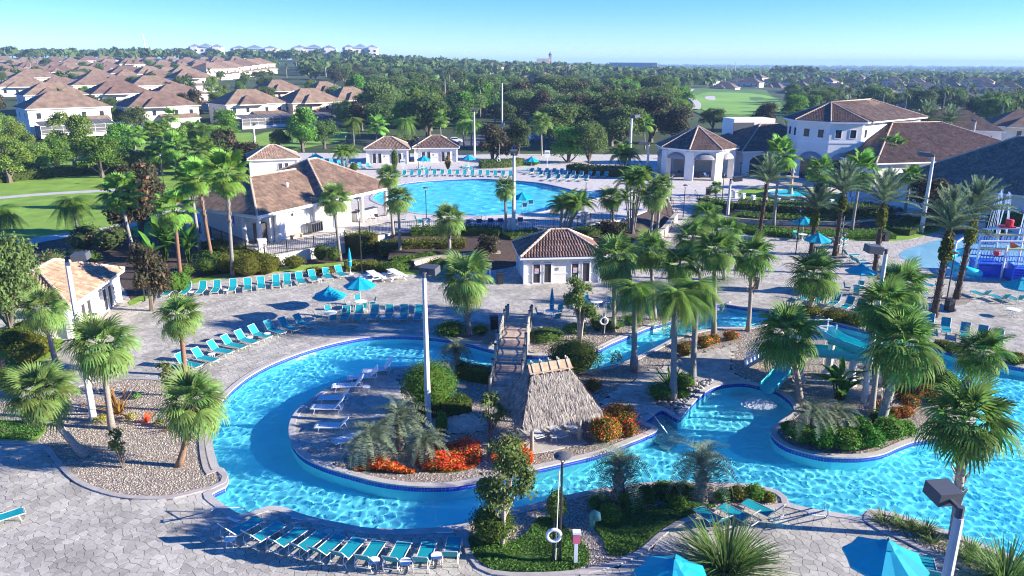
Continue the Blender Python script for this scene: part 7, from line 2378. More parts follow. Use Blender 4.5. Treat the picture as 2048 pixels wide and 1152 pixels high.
def slide():
    t = thing('water_slide', 'turquoise flume slide on thick columns curling down into the pool', 'water slide', at(1640, 735), 0)
    O = t.location
    key = [((1642, 668), 2.55), ((1674, 690), 2.45), ((1708, 704), 2.3), ((1744, 716), 2.1), ((1764, 722), 1.95), ((1748, 726), 1.8), ((1705, 722), 1.6), ((1652, 714), 1.4), ((1608, 714), 1.15), ((1580, 732), .85), ((1558, 762), .42), ((1534, 788), .08)]
    # pixel of the trough floor and its height
    pts = []
    for (px, py), z in key: pts.append(at(px, py, z))
    P = []
    for i in range(len(pts) - 1):
        p0, p1, p2, p3 = pts[max(0, i - 1)], pts[i], pts[i + 1], pts[min(len(pts) - 1, i + 2)]
        for j in range(6):
            s = j / 6; P.append(.5 * ((2 * p1) + (p2 - p0) * s + (2 * p0 - 5 * p1 + 4 * p2 - p3) * s * s + (3 * p1 - p0 - 3 * p2 + p3) * s ** 3))
    P.append(pts[-1])
    V, F = [], []; n = 14; r = .52
    for lay in (0, 1):
        b0 = len(V); rr = r + .05 * lay
        for i, p in enumerate(P):
            d = (P[min(i + 1, len(P) - 1)] - P[max(i - 1, 0)]).normalized(); sd = Vector((d.y, -d.x, 0)).normalized(); up = sd.cross(d)
            for k in range(n + 1):
                a = rad(-195 + 210 * k / n) ; V.append(p - O + sd * math.cos(a) * rr + up * (math.sin(a) * rr + r))
        for i in range(len(P) - 1):
            for k in range(n):
                q = b0 + i * (n + 1) + k; F.append((q, q + 1, q + n + 2, q + n + 1))
    MB().add(V, F).build('flume', 'turquoise_slide', t, smooth=True)
    rim = MB()
    for e in (0, n):
        rim.tube([V[i * (n + 1) + e] for i in range(len(P))], .05, 6)
    rim.build('rim', 'turquoise_slide', t, smooth=True)
    for i in (9, 20, 33, 45):
        jt = MB(); d = (P[i + 1] - P[i - 1]).normalized(); sd = Vector((d.y, -d.x, 0)).normalized(); up = sd.cross(d)
        jt.tube([P[i] - O + sd * math.cos(rad(-195 + 210 * k / 12)) * .6 + up * (math.sin(rad(-195 + 210 * k / 12)) * .6 + r) for k in range(13)], .035, 5); jt.build('joint_flange', 'turquoise_slide', t)
    for (px, py), zt_ in [((1655, 752), 2.4), ((1597, 762), 1.15), ((1762, 764), 1.8), ((1700, 770), 2.2)]:
        p = at(px, py) - O
        c = MB().lathe([(.42, 0), (.42, .32), (.3, .36), (.26, .5), (.2, zt_ - .1), (.3, zt_)], 12, p); c.build('column', 'concrete_pole', t)
    # landing, platform and stair
    pl = at(1604, 670, 2.5) - O; pl.z = 0
    MB().box((pl.x + .8, pl.y, 2.5), (2.6, 1.6, .12)).build('platform', 'white_trim', t)
    for a in (-.4, 2.0):
        for b in (-.7, .7): MB().tube([(pl.x + a, pl.y + b, 0), (pl.x + a, pl.y + b, 3.5)], .05, 6).build('platform_post', 'white_trim', t)
    s0, s1 = at(1490, 728) - O, pl + Vector((-.5, 0, 2.45))
    k = 13
    for i in range(k):
        f = (i + .5) / k; p = s0.lerp(s1, f)
        o = MB().box((0, 0, 0), (.32, 1.3, .05)).build('stair_tread', 'white_trim', t); o.location = p; o.rotation_euler = (0, 0, math.atan2(s1.y - s0.y, s1.x - s0.x))
    dn = (s1 - s0); side = Vector((-dn.y, dn.x, 0)).normalized() * .68
    for s in (-1, 1):
        MB().bar(s0 + side * s, s1 + side * s, .06, .24).build('stringer', 'concrete_pole', t)
        rl = MB(); up = Vector((0, 0, .95))
        rl.tube([s0 + side * s + up, s1 + side * s + up], .035, 6); rl.tube([s0 + side * s + up * .5, s1 + side * s + up * .5], .02, 5); rl.tube([s1 + side * s + up, pl + Vector((2.1, 0, 3.4)) + side * s], .035, 6); rl.build('handrail', 'white_trim', t)
        bl = MB()
        for i in range(22):
            p = s0.lerp(s1, i / 21) + side * s; bl.tube([p, p + up], .016, 4)
        stuff(bl.build('baluster', 'white_trim', t))
    return t
slide()
def splash(label, px, py, n, R, seed):
    r = np.random.default_rng(seed); V, F = [], []
    for i in range(n):
        a = r.uniform(0, 6.28); q = R * math.sqrt(r.random()); h = r.exponential(.12) * max(0, 1.2 - q / R); s = r.uniform(.015, .05)
        c = np.array([math.cos(a) * q * 1.5, math.sin(a) * q, -.2 + h]); b = len(V)
        V += [c + (s, 0, 0), c + (-s * .5, s, 0), c + (-s * .5, -s, 0), c + (0, 0, s * 1.2)]; F += [(b, b + 1, b + 3), (b + 1, b + 2, b + 3), (b + 2, b, b + 3)]
    o = stuff(link('water_spray', bulk('water_spray', np.array(V), np.array(F), 'foam'))); o.location = at(px, py)
splash('spray', 1518, 804, 650, .75, 1)

# ---- splash playground
def playground():
    B = at(1996, 552); t = thing('splash_playground', 'colourful splash playground with blue decks, slides and white posts', 'playground', B, rad(-12)); t.scale = (.92, .92, .86)
    posts = [(-2.6, -.6, 4.2), (-2.6, 2.2, 5.2), (.0, -.8, 3.9), (.2, 2.4, 5.6), (2.4, -.4, 4.4), (2.6, 2.2, 5.6)]
    for x, y, h in posts: MB().tube([(x, y, 0), (x, y, h)], .13, 8).build('post', 'white_trim', t)
    def deck(x0, x1, y0, y1, z, m='play_blue'):
        MB().box(((x0 + x1) / 2, (y0 + y1) / 2, z), (x1 - x0, y1 - y0, .14)).build('deck', m, t)
        MB().box(((x0 + x1) / 2, (y0 + y1) / 2, z * .5 - .05), (x1 - x0 - .1, y1 - y0 - .1, z - .2)).build('skirt_panel', m, t)
    deck(-2.4, .1, -.8, 2.2, 1.5); deck(.2, 2.6, -1.2, .8, 1.2)
    for i in range(5): MB().box((1.4, -1.45 - i * .3, 1.05 - i * .23), (2.2, .3, .2)).build('step', 'play_blue', t)
    for x in (.25, 2.55):
        MB().box((x, -2.0, 1.25), (.12, 1.9, 1.7)).build('side_panel', 'play_blue', t)
    for x0, x1, y, h in ((-2.4, 0, -.85, 1.55), (-2.4, 0, 2.25, 1.55), (.3, 2.5, .85, 1.25)):
        rl = MB()
        rl.tube([(x0, y, h + 1.0), (x1, y, h + 1.0)], .06, 6); rl.tube([(x0, y, h + .35), (x1, y, h + .35)], .06, 6)
        for i in range(9): rl.tube([(x0 + (x1 - x0) * i / 8, y, h + .35), (x0 + (x1 - x0) * i / 8, y, h + 1.0)], .035, 4)
        rl.build('railing', 'play_blue', t)
    # curled tube slide on the left
    pts = []
    for i in range(22):
        f = i / 21; a = rad(70 + 250 * f); pts.append((-3.7 + 1.5 * math.cos(a), .3 + 1.5 * math.sin(a) - .9 * f, 2.3 - 1.75 * f))
    MB().tube(pts, .48, 12, cap=False).build('tube_slide', 'play_teal', t, smooth=True)
    # open double slide on the right
    for k, y in enumerate((-.5, -1.35)):
        m = MB(); pr = [(2.6, 1.3), (3.6, 1.15), (5.2, .55), (6.4, .25), (7.0, .2)]
        V = []
        for x, z in pr: V += [(x, y - .4, z + .3), (x, y - .4, z), (x, y + .4, z), (x, y + .4, z + .3)]
        F = [(4 * i + j, 4 * i + j + 1, 4 * i + j + 5, 4 * i + j + 4) for i in range(4) for j in range(3)]
        m.add(V, F); m.build('open_slide', 'play_teal', t)
    MB().box((4.2, -.95, .35), (3.0, 1.8, .7), 0).build('slide_base', 'play_blue', t)
    for a, b in (((-2.6, -.6, 4.2), (2.4, -.4, 4.4)), ((-2.6, 2.2, 5.0), (2.6, 2.2, 5.4))): MB().tube([a, b], .11, 8).build('top_beam', 'white_trim', t)
    for z, y in ((3.4, -.7), (4.4, 2.3)): MB().tube([(-2.5, y, z), (2.6, y, z + .1)], .13, 8).build('cross_pipe', 'play_yellow', t)
    MB().tube([(-4.4, 1.0, 3.6), (-2.4, 2.2, 4.8), (0, 2.4, 5.3)], .16, 8).build('spray_arm', 'white_trim', t)
    MB().tube([(-4.4, 1.0, 0), (-4.4, 1.0, 3.6)], .12, 8).build('post', 'white_trim', t)
    MB().lathe([(.15, 0), (.38, .3), (.42, .9), (.34, 1.0)], 12, (1.0, 2.2, 5.35)).build('tipping_bucket', 'play_red', t)
    MB().box((.8, 2.3, 5.5), (1.5, 1.1, .12)).build('roof_panel', 'play_red', t)
    MB().lathe([(.1, 0), (.32, .2), (.36, .55), (.1, .6)], 10, (-.9, -.9, 2.6)).build('small_bucket', 'play_red', t)
    MB().add([(.4, -.3, 4.3), (1.5, -.3, 3.7), (.6, -.3, 3.4), (.4, -.2, 4.3), (1.5, -.2, 3.7), (.6, -.2, 3.4)], [(0, 1, 2), (5, 4, 3), (0, 3, 4, 1), (1, 4, 5, 2)]).build('pennant', 'play_orange', t)
    MB().add([(3.4, -.3, 4.0), (1.9, -.3, 3.7), (3.5, -.3, 2.9), (3.4, -.2, 4.0), (1.9, -.2, 3.7), (3.5, -.2, 2.9)], [(0, 1, 2), (5, 4, 3), (0, 3, 4, 1), (1, 4, 5, 2)]).build('pennant', 'play_orange', t)
    MB().tube([(3.5, -.3, 0), (3.5, -.3, 4.1)], .09, 7).build('post', 'white_trim', t)
    for x, h in ((5.0, 3.0), (5.9, 2.7)):
        MB().tube([(x, 1.0, 0), (x, 1.0, h), (x + .4, 1.0, h + .25), (x + 1.3, 1.0, h + .2)], .08, 7).build('water_hoop', 'white_trim', t)
    MB().lathe([(.25, 0), (.3, .3), (.1, .45)], 9, (4.3, .6, 2.2)).build('water_gun', 'play_orange', t)
    # falling water
    r = np.random.default_rng(2); V, F = [], []
    for i in range(150):
        x = r.uniform(-2.2, 2.4); y = 2.3 if i % 2 else -.7; z = 4.3 if i % 2 else 3.3; l = r.uniform(.5, 1.9); s = r.uniform(.01, .025); b = len(V)
        V += [(x - s, y, z), (x + s, y, z), (x + s, y + .15, z - l), (x - s, y + .15, z - l)]; F.append((b, b + 1, b + 2, b + 3))
    stuff(link('falling_water', bulk('falling_water', np.array(V), np.array(F), 'foam'), t))
playground()
for i, (px, py) in enumerate([(2040, 500), (1990, 486)]):
    B = at(px, py); V, F = [], []
    rr = np.random.default_rng(i)
    for k in range(9):
        a = rr.uniform(0, 6.28); h = rr.uniform(4.0, 6.5); w = rr.uniform(.5, 1.6)
        for j in range(8):
            f0, f1 = j / 8, (j + 1) / 8
            p = lambda f: np.array([math.cos(a) * w * f, math.sin(a) * w * f, h * 4 * f * (1 - f * .95)])
            b = len(V); s = np.array([.03, 0, 0]); V += [p(f0) - s, p(f0) + s, p(f1) + s, p(f1) - s]; F.append((b, b + 1, b + 2, b + 3))
    o = stuff(link('water_jet', bulk('water_jet', np.array(V), np.array(F), 'foam'))); o.location = B

# ---- fountain on its round lawn
def fountain():
    B = at(1580, 392, ZU)
    t = thing('tiered_fountain', 'three tiered stone fountain in a round basin before the tower', 'fountain', B, 0)
    MB().lathe([(3.6, 0), (3.7, .5), (3.4, .55), (3.3, .3)], 32).build('basin', 'coping', t)
    MB().lathe([(3.3, .36), (.1, .37)], 32).build('basin_water', 'play_teal', t)
    MB().lathe([(.5, .3), (.3, .9), (.28, 1.5), (1.6, 1.75), (1.7, 1.9), (.3, 1.85)], 20).build('lower_bowl', 'stone_block', t)
    MB().lathe([(.25, 1.85), (.2, 2.7), (.95, 2.9), (1.0, 3.0), (.2, 3.0)], 18).build('upper_bowl', 'stone_block', t)
    MB().lathe([(.2, 3.0), (.15, 3.5), (.45, 3.6), (.3, 3.8), (.2, 4.1), (.02, 4.3)], 14).build('finial', 'stone_block', t)
    lw = struct(MB().prism(octa(B.x, B.y, 8.5) , ZU - .01, ZU + .03).build('round_lawn', 'lawn'))
    fe = thing('low_railing', 'low white railing around the fountain lawn', 'railing', B, 0)
    for k in range(16):
        a = rad(180 + k * 12); p = Vector((math.cos(a) * 9, math.sin(a) * 9, 0))
        MB().box((p.x, p.y, .5), (.5, .5, 1.0), a).build('pier', 'white_trim', fe)
        b = rad(180 + (k + 1) * 12); q = Vector((math.cos(b) * 9, math.sin(b) * 9, 0))
        rl = MB().bar(p + Vector((0, 0, .85)), q + Vector((0, 0, .85)), .08); rl.build('rail', 'black_metal', fe)
        bs = MB()
        for i in range(1, 9):
            z = p.lerp(q, i / 9); bs.bar(z, z + Vector((0, 0, .85)), .03)
        stuff(bs.build('picket', 'black_metal', fe))
fountain()

# ---- lamps
def floodlight(label, base, top_y, heads, z0=0.0, r=.20, head=(.85, .6, .42), top_x=None, H=None):
    B = at(base[0], base[1], z0) if not isinstance(base, Vector) else base
    h = H or px_h(B, top_y)
    t = thing('floodlight_pole', label, 'light pole', B, 0)
    MB().tube([(0, 0, 0), (0, 0, h)], [r, r * .62], 8).build('pole', 'concrete_pole', t)
    MB().tube([(0, 0, h), (0, 0, h + .3)], r * .5, 8).build('tenon', 'dark_grey', t)
    for az in heads:
        a = rad(az); d = Vector((math.cos(a), math.sin(a), 0))
        MB().bar(Vector((0, 0, h + .22)), d * .5 + Vector((0, 0, h + .28)), .1).build('arm', 'dark_grey', t)
        hd = MB().box((0, 0, 0), head).build('lamp_head', 'dark_grey', t); hd.location = d * (.35 + head[0] / 2) + Vector((0, 0, h + .3)); hd.rotation_euler = (0, rad(-6), a)
    return t
floodlight('tall concrete light pole with grey box head at the left gravel bed', (188, 842), 524, [10], head=(.8, .75, .4))
floodlight('tall white light pole standing on the island in the centre', (857, 852), 556, [70], head=(.7, 1.0, .4), r=.19)
floodlight('light pole with big dark box head at the bottom right corner', Vector((*at(1918, 1034, 9.3)[:2], 0)), 0, [98], head=(.66, .66, .38), H=9.3)
floodlight('white light pole with box head on the slide island', (1727, 804), 508, [180], head=(.85, .8, .45))
floodlight('tall light pole on the lawn before the right clubhouse wing', (1842, 466), 314, [170], r=.3, head=(1.4, .9, .5))
floodlight('tall light pole at the near edge of the big pool', (1027, 470), 312, [90], .9, r=.25, head=(1.1, .8, .5))
floodlight('tall light pole at the back of the pool deck beside the hedge', (1258, 346), 236, [30], ZU, r=.3, head=(1.2, .9, .5))
floodlight('light pole with two heads left of the octagonal porch', (1294, 352), 290, [180], ZU, r=.28, head=(1.4, 1.0, .6))
floodlight('light pole with side head above the clubhouse steps', (1454, 442), 362, [0], 0, r=.24, head=(1.1, .9, .6))
floodlight('tall light pole right of the twin cabanas', (949, 312), 224, [90], ZU, r=.25, head=(1.2, .8, .5))
floodlight('light pole behind the small peach roofed cabana', (512, 310), 252, [90], 0, r=.3)
floodlight('thin light pole in the tree belt behind the big pool', at_y(1004, 275, 190), 212, [90], H=13, r=.25)
floodlight('light pole behind the clubhouse beside the dark magnolia', Vector((at_y(1945, 280, 168).x, 168, 0)), 254, [90], H=8.5, r=.25)

def path_lamp(label, base, top_y, z0=0.0):
    B = at(base[0], base[1], z0); h = px_h(B, top_y)
    t = thing('path_lamp', label, 'street lamp', B, 0)
    MB().tube([(0, 0, 0), (0, 0, .5), (0, 0, h - .35)], [.075, .06, .05], 7).build('post', 'black_metal', t)
    for k in range(3):
        a = k * 2.09; MB().tube([(.03 * math.cos(a), .03 * math.sin(a), h - .4), (.2 * math.cos(a), .2 * math.sin(a), h - .06)], .014, 4).build('bracket', 'black_metal', t)
    MB().lathe([(.36, h - .06), (.36, h - .02), (.2, h + .06), (.05, h + .09)], 14).build('lamp_shade', 'dark_grey', t)
    MB().lathe([(.05, h - .3), (.09, h - .2), (.05, h - .1)], 8).build('bulb_glass', 'white_trim', t)
for px, py, ty, z, lab in [
    (1119, 1126, 910, 0, 'black lamp with saucer top in the lower garden bed'), (724, 548, 396, 0, 'black lamp with saucer top beside the closed parasol'),
    (853, 444, 375, ZU, 'black lamp at the near edge of the big pool'), (1171, 404, 360, ZU, 'black lamp right of the big pool'),
    (1341, 402, 350, ZU, 'black lamp at the top of the clubhouse steps'), (1366, 437, 370, 0, 'black lamp at the foot of the clubhouse steps'),
    (1443, 412, 347, 1.0, 'black lamp right of the clubhouse steps'), (1480, 352, 326, ZU, 'black lamp before the clubhouse archway'),
    (1591, 510, 418, 0, 'black lamp beside the parasol below the fountain'), (1893, 602, 505, 0, 'black lamp between the two nearest date palms'),
    (1684, 510, 466, 0, 'small black lamp behind the stacked loungers'), (290, 602, 498, 0, 'thin black lamp at the mulch bed by the left cabana'),
    (328, 372, 308, 0, 'black lamp on the far lawn beside the magnolia'), (566, 345, 288, 0, 'thin black lamp above the pavilion roof'),
    (837, 340, 288, ZU, 'black lamp in front of the right twin cabana'), (693, 312, 272, 0, 'black lamp behind the far left pool loungers'),
    (192, 672, 628, 0, 'black lamp in front of the left cabana doors')]:
    path_lamp(lab, (px, py), ty, z)

# ---- posts, bins, rails
def lifebuoy(label, px, py, h, z=0.0):
    B = at(px, py, z); t = thing('life_ring_post', label, 'life ring', B, 0)
    MB().tube([(0, 0, 0), (0, 0, h)], .05, 7).build('post', 'black_metal', t)
    r = MB(); pts = [(.28 * math.cos(a), -.12, h * .68 + .28 * math.sin(a)) for a in np.linspace(0, 2 * PI, 21)]
    r.tube(pts, .075, 8, cap=False); r.build('life_ring', 'white_trim', t, smooth=True)
    MB().tube([(.1, -.05, .25), (.16, -.05, h + 2.3)], .02, 5).build('rescue_hook', 'white_trim', t)
lifebuoy('white life ring on a black post in the lower garden bed', 1106, 1128, 2.2)
lifebuoy('white life ring on a post at the gravel strip by the upper river', 1206, 672, 1.9)
lifebuoy('white life ring at the hedge at the back of the pool deck', 997, 336, 2.2, ZU)
lifebuoy('white life ring on the right plaza by the stacked loungers', 1676, 508, 2.0)
def phone(label, px, py, z=0.0, h=1.25):
    t = thing('emergency_phone', label, 'phone post', at(px, py, z), 0)
    MB().box((0, 0, h / 2), (.16, .12, h)).build('post', 'white_trim', t)
    MB().box((0, -.05, h + .12), (.3, .24, .42)).build('phone_box', 'pink_box', t)
    MB().box((0, -.05, h + .4), (.34, .28, .1)).build('box_top', 'white_trim', t)
phone('pink emergency phone box on a white post in the lower garden bed', 1151, 1130)
phone('small red phone box on a post left of the central cabana', 980, 560)
def vent(label, px, py):
    t = thing('vent_pipe', label, 'pipe', at(px, py), 0)
    MB().tube([(0, 0, 0), (0, 0, .75), (.08, -.06, .9), (.2, -.14, .88), (.24, -.17, .6)], .15, 10).build('pipe', 'green_pipe', t, smooth=True)
    MB().lathe([(.22, 0), (.22, .08), (.16, .1)], 10).build('collar', 'green_pipe', t)
vent('green bent vent pipe on the gravel of the lower garden bed', 1184, 1058)
def bin_(label, px, py, z=0.0, s=1.0):
    t = thing('litter_bin', label, 'bin', at(px, py, z), .2); t.scale = (s,) * 3
    MB().box((0, 0, .45), (.55, .55, .9), taper=1.06).build('body', 'black_metal', t)
    MB().box((0, 0, 1.08), (.62, .62, .1)).build('lid', 'black_metal', t)
    for a in (-1, 1):
        for b in (-1, 1): MB().box((a * .25, b * .25, .97), (.06, .06, .14)).build('lid_post', 'black_metal', t)
for px, py, z, lab in [(988, 658, 0, 'black litter bin at the bridge entrance'), (1000, 568, 0, 'black litter bin at the left corner of the central cabana'), (1897, 622, 0, 'black litter bin beside the nearest date palm'), (1770, 482, 0, 'dark litter bin at the lawn edge on the right plaza'), (2, 752, 0, 'dark litter bin cut by the left picture edge'), (1416, 390, ZU, 'dark litter bin at the top of the clubhouse steps'), (1508, 578, 0, 'dark litter bin behind the bowed cabbage palm')]:
    bin_(lab, px, py, z)
def rail(label, px, name='handrail', r=.028, m='steel'):
    pts = [at(a, b, z) if not isinstance(a, Vector) else a for a, b, z in px]
    o = MB().tube(pts, r, 7).build(name, m, smooth=True); return tag(o, label, 'handrail')
A = at(421, 1022); E_ = at(490, 1012)
rail('steel handrail at the river entry by the left gravel bed', [(421, 1022, 0), (421, 1022, .85), (432, 1014, .95), (489, 1016, .7), (494, 1030, -.4)])
rail('long steel handrail lying low on the left paving by the river entry', [(330, 1022, .02), (421, 1024, .55), (424, 1020, .9)])
rail('steel handrail into the water by the hut steps', [(1291, 826, 0), (1291, 826, .85), (1306, 828, .9), (1334, 866, .3), (1334, 872, -.5)])
rail('near steel grab rail at the lower river entry', [(1651, 1036, 0), (1651, 1036, .9), (1656, 1030, .95), (1656, 1018, .0), (1656, 1018, -.5)])
rail('far steel grab rail at the lower river entry', [(1646, 1022, 0), (1646, 1022, .8), (1650, 1016, .85), (1650, 1006, -.4)])
rail('left steel pool ladder rail on the near edge of the big pool', [(963, 438, ZU), (963, 438, ZU + .9), (963, 431, ZU + .9), (963, 430, ZU - .3)])
rail('right steel pool ladder rail on the near edge of the big pool', [(972, 438, ZU), (972, 438, ZU + .9), (972, 431, ZU + .9), (972, 430, ZU - .3)])
rail('white railing at the upper river steps behind the palms', [(1445, 622, 0), (1445, 622, .9), (1452, 606, .9), (1462, 604, 0)], m='white_trim')
# underwater steps by the hut
st = MB()
for i in range(4):
    a, b = at(1292 + i * 12, 852 + i * 8), at(1326 + i * 12, 828 + i * 8)
    st.bar((a.x, a.y, -.44 - i * .2), (b.x, b.y, -.44 - i * .2), .6, .2)
o = struct(st.build('pool_steps', 'coping', pf)); o.cycles.is_caustics_receiver = True

# ---- depth markers on the paving and tile line
def marker(px, py, rz, txt, z=.045, s=.16, m='sign_white', ink='black_metal', w=.75, h=.22, stand=False):
    B = at(px, py, z)
    t = thing('depth_marker', f'white depth marker reading {txt} ' + MARK[(px, py)], 'sign', B, rz)
    if stand: t.rotation_euler = (rad(90), 0, rz)
    MB().box((0, 0, 0), (w, h, .012)).build('tile', m, t)
    cu = bpy.data.curves.new('lettering', 'FONT'); cu.body = txt; cu.size = s; cu.align_x = 'CENTER'; cu.align_y = 'CENTER'; cu.materials.append(M[ink])
    o = bpy.data.objects.new('lettering', cu); me = bpy.data.meshes.new_from_object(o); bpy.data.objects.remove(o); o = link('lettering', me, t); o.location = (0, 0, .009)
MARK = {(598, 1036): 'above the bottom lounger row', (890, 1063): 'above the right bottom loungers', (1634, 1029): 'at the lower river entry', (466, 1038): 'at the river entry by the handrail'}
for (px, py), rz, txt in [((598, 1036), -12, '4 FT 0 IN'), ((890, 1063), 4, '4 FT 0 IN'), ((1634, 1029), -8, '0 FT 0 IN'), ((466, 1038), -30, '0 FT')]:
    marker(px, py, rad(rz), txt)

# ---- river stones under the queen palms
def stones():
    shapes = []
    for s in range(5):
        r = np.random.default_rng(s); mb = MB(); mb.lathe([(.25, 0), (.85, .18), (1, .45), (.75, .78), (.3, .92)], 8)
        mb.v = [(x * r.uniform(.88, 1.12), y * r.uniform(.75, .95), z * .8) for x, y, z in mb.v]
        me = bpy.data.meshes.new('river_stone'); me.from_pydata(mb.v, [], mb.f); me.materials.append(M['river_rock']); me.polygons.foreach_set('use_smooth', [True] * len(me.polygons)); shapes.append(me)
    poly = pxpoly([(1305, 790), (1325, 778), (1380, 765), (1424, 762), (1428, 768), (1405, 779), (1390, 792), (1372, 812), (1354, 828), (1328, 815)])
    P = np.array([(p.x, p.y) for p in poly]); lo, hi = P.min(0), P.max(0); got = []
    while len(got) < 210:
        c = RNG.uniform(lo, hi)
        if not inside([c], poly)[0]: continue
        rr = RNG.uniform(.09, .19)
        if any((c[0] - g[0]) ** 2 + (c[1] - g[1]) ** 2 < (.62 * (rr + g[2])) ** 2 for g in got):
            rr *= .6
            if RNG.random() < .8: 
                stones.miss = getattr(stones, 'miss', 0) + 1
                if stones.miss > 6000: break
                continue
        got.append((c[0], c[1], rr))
        o = link('river_stone', shapes[len(got) % 5], island); o.location = (c[0], c[1], .0 + RNG.uniform(0, .06)); o.scale = (rr, rr, rr * .95); o.rotation_euler = (RNG.uniform(-.25, .25), RNG.uniform(-.25, .25), RNG.uniform(0, 6))
stones()

# ---- fences, retaining walls and steps
def fence(label, px, z, h=1.25, post=2.4, m='black_metal', walls=None):
    pts = smooth([at(a, b, z) for a, b in px], 1.2, False)
    t = thing('iron_fence', label, 'fence', (pts[0].x, pts[0].y, z), 0); O = pts[0]
    L = 0; last = -9; rails = [MB(), MB(), MB()]; pk = MB()
    for a, b in zip(pts[:-1], pts[1:]):
        d = (b - a).length
        A_, B_ = Vector((a.x - O.x, a.y - O.y, 0)), Vector((b.x - O.x, b.y - O.y, 0))
        for q, zz in zip(rails, (.12, h - .15, h)): q.bar(A_ + Vector((0, 0, zz)), B_ + Vector((0, 0, zz)), .045)
        n = max(1, int(d / .2))
        for i in range(n):
            p = A_.lerp(B_, i / n); pk.bar(p, p + Vector((0, 0, h)), .028)
        if L - last >= post:
            last = L; MB().box((A_.x, A_.y, h / 2 + .04), (.09, .09, h + .08)).build('post', m, t)
        L += d
    for q in rails: q.build('rail', m, t)
    stuff(pk.build('picket', m, t))
fence('black iron fence along the left side of the pavilion terrace', [(399, 466), (455, 488), (512, 511)], ZU)
fence('black iron fence along the front of the pavilion terrace', [(530, 513), (600, 500), (677, 487)], ZU)
fence('black iron fence across the bar end of the terrace', [(690, 484), (740, 474), (785, 465)], ZU)
fence('long black iron fence on the bank below the big pool', [(790, 464), (860, 461), (1000, 461), (1140, 455), (1180, 447), (1235, 440)], ZU)
def pier(label, px, py, z, w, h):
    t = thing('masonry_pier', label, 'pillar', at(px, py, z), rad(25)); MB().box((0, 0, h / 2), (w, w, h)).build('shaft', 'white_wall', t); MB().box((0, 0, h + .04), (w + .14, w + .14, .1)).build('cap', 'deck_wall', t)
pier('square white pier at the front corner of the pavilion terrace', 528, 526, 0, .8, 2.5)
pier('square white pier at the terrace steps', 683, 500, 0, .7, 2.4)
pier('white pier in the fence under the pool edge lamp', 853, 462, ZU, .7, 1.4)
pier('white pier in the fence by the tall light pole', 1022, 461, ZU, .6, 1.4)
pier('white pier in the fence behind the clump palm', 1168, 448, ZU, .6, 1.4)
def block_wall(label, px, h, z=0.0, bl=.55, th=.45, cap=True):
    pts = smooth([at(a, b, z) for a, b in px], bl, False); O = pts[0]
    t = thing('retaining_wall', label, 'wall', (O.x, O.y, z), 0)
    nc = max(2, int(round(h / .26))); mb = MB()
    for c in range(nc):
        for i, (a, b) in enumerate(zip(pts[:-1], pts[1:])):
            d = (b - a).normalized(); o = d * ((c % 2) * .25 * bl); s = Vector((-d.y, d.x)) * RNG.uniform(-.03, .03)
            p, q = a + o + d * .012 + s - O, b + o - d * .012 + s - O
            mb.bar((p.x, p.y, (c + .5) * h / nc), (q.x, q.y, (c + .5) * h / nc), th, h / nc - .02)
    stuff(mb.build('stone_block', 'stone_block', t, rnd=True))
    core = MB()
    for a, b in zip(pts[:-1], pts[1:]): core.bar((a.x - O.x, a.y - O.y, h / 2), (b.x - O.x, b.y - O.y, h / 2), th * .8, h - .02)
    core.build('core', 'joint', t)
    if cap:
        cb = MB()
        for a, b in zip(pts[:-1], pts[1:]): cb.bar((a.x - O.x, a.y - O.y, h + .05), (b.x - O.x, b.y - O.y, h + .05), th + .12, .1)
        cb.build('cap_stone', 'stone_block', t)
block_wall('long curved stone retaining wall below the fountain hedge', [(1432, 446), (1470, 452), (1530, 456), (1620, 459), (1700, 458), (1765, 450), (1800, 440)], 1.0)
block_wall('curved tan retaining wall below the clubhouse steps', [(1268, 502), (1300, 492), (1325, 474), (1340, 456), (1352, 442)], 1.0)
block_wall('low stepped stone wall on the bank left of the central cabana', [(826, 536), (860, 528), (920, 522), (1000, 516)], .7)
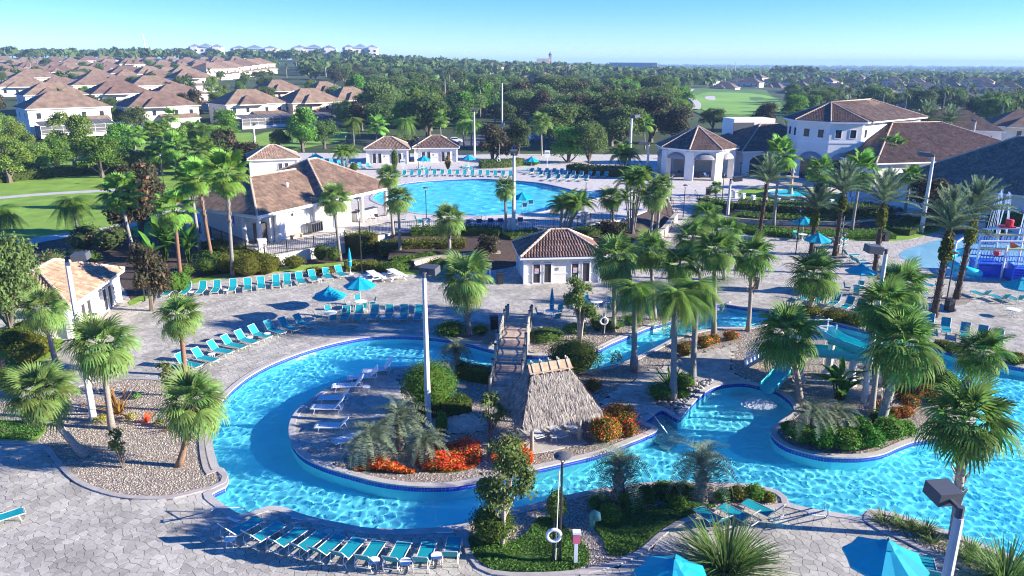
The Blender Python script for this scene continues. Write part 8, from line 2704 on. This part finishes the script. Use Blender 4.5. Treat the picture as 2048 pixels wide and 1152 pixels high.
def steps():
    a, b = at(1362, 391, ZU), at(1386, 440, 0); n = 8
    t = thing('clubhouse_steps', 'wide pale steps leading up to the clubhouse terrace', 'steps', (0, 0, 0), 0)
    w = 4.4; d = (b - a); d.z = 0; rz = math.atan2(d.y, d.x)
    for i in range(n):
        p = a.lerp(b, (i + .5) / n); h = ZU - i * ZU / n - .01
        MB().box((p.x, p.y, h / 2), (d.length / n * 1.0, w, h), rz).build('step', 'deck_far', t)
    sd = Vector((-d.y, d.x, 0)).normalized()
    for s in (-1, 1):
        rb = MB(); p, q = a + sd * s * (w / 2 - .15), b + sd * s * (w / 2 - .15)
        rb.tube([p + Vector((0, 0, .9)), q + Vector((0, 0, .9))], .03, 6); rb.tube([p + Vector((0, 0, .45)), q + Vector((0, 0, .45))], .02, 6)
        for i in range(6): z = p.lerp(q, i / 5); rb.tube([z - Vector((0, 0, .1)), z + Vector((0, 0, .9))], .025, 5)
        rb.build('handrail', 'black_metal', t)
steps()
def signboard(label, px, py, z, h, w, sh):
    t = thing('rules_sign', label, 'sign', at(px, py, z), rad(4)); MB().tube([(0, 0, 0), (0, 0, h)], .05, 6).build('post', 'white_trim', t); MB().box((0, -.06, h - sh / 2), (w, .06, sh)).build('panel', 'sign_white', t); MB().box((0, -.095, h - sh * .35), (w * .8, .01, sh * .2)).build('print', 'sign_grey', t)
signboard('white notice board at the back of the pool deck', 1094, 332, ZU, 3.0, 1.0, 1.4)
signboard('white notice board in front of the left twin cabana', 806, 338, ZU, 1.8, .9, 1.2)

# ================================================================ AIR
def haze():
    h = MB().box((0, 0, 28.5), (20400, 20400, 71))
    o = h.build('haze', 'river_rock')
    m = bpy.data.materials.new('haze_air'); m.use_nodes = True
    t = m.node_tree; t.nodes.clear()
    v = t.nodes.new('ShaderNodeVolumePrincipled')
    v.inputs['Color'].default_value = (.42, .66, 1.0, 1); v.inputs['Density'].default_value = HAZE; v.inputs['Anisotropy'].default_value = 0.0
    out = t.nodes.new('ShaderNodeOutputMaterial'); t.links.new(v.outputs[0], out.inputs['Volume'])
    o.data.materials.clear(); o.data.materials.append(m)
    stuff(o)
HAZE = 0.00019
haze()
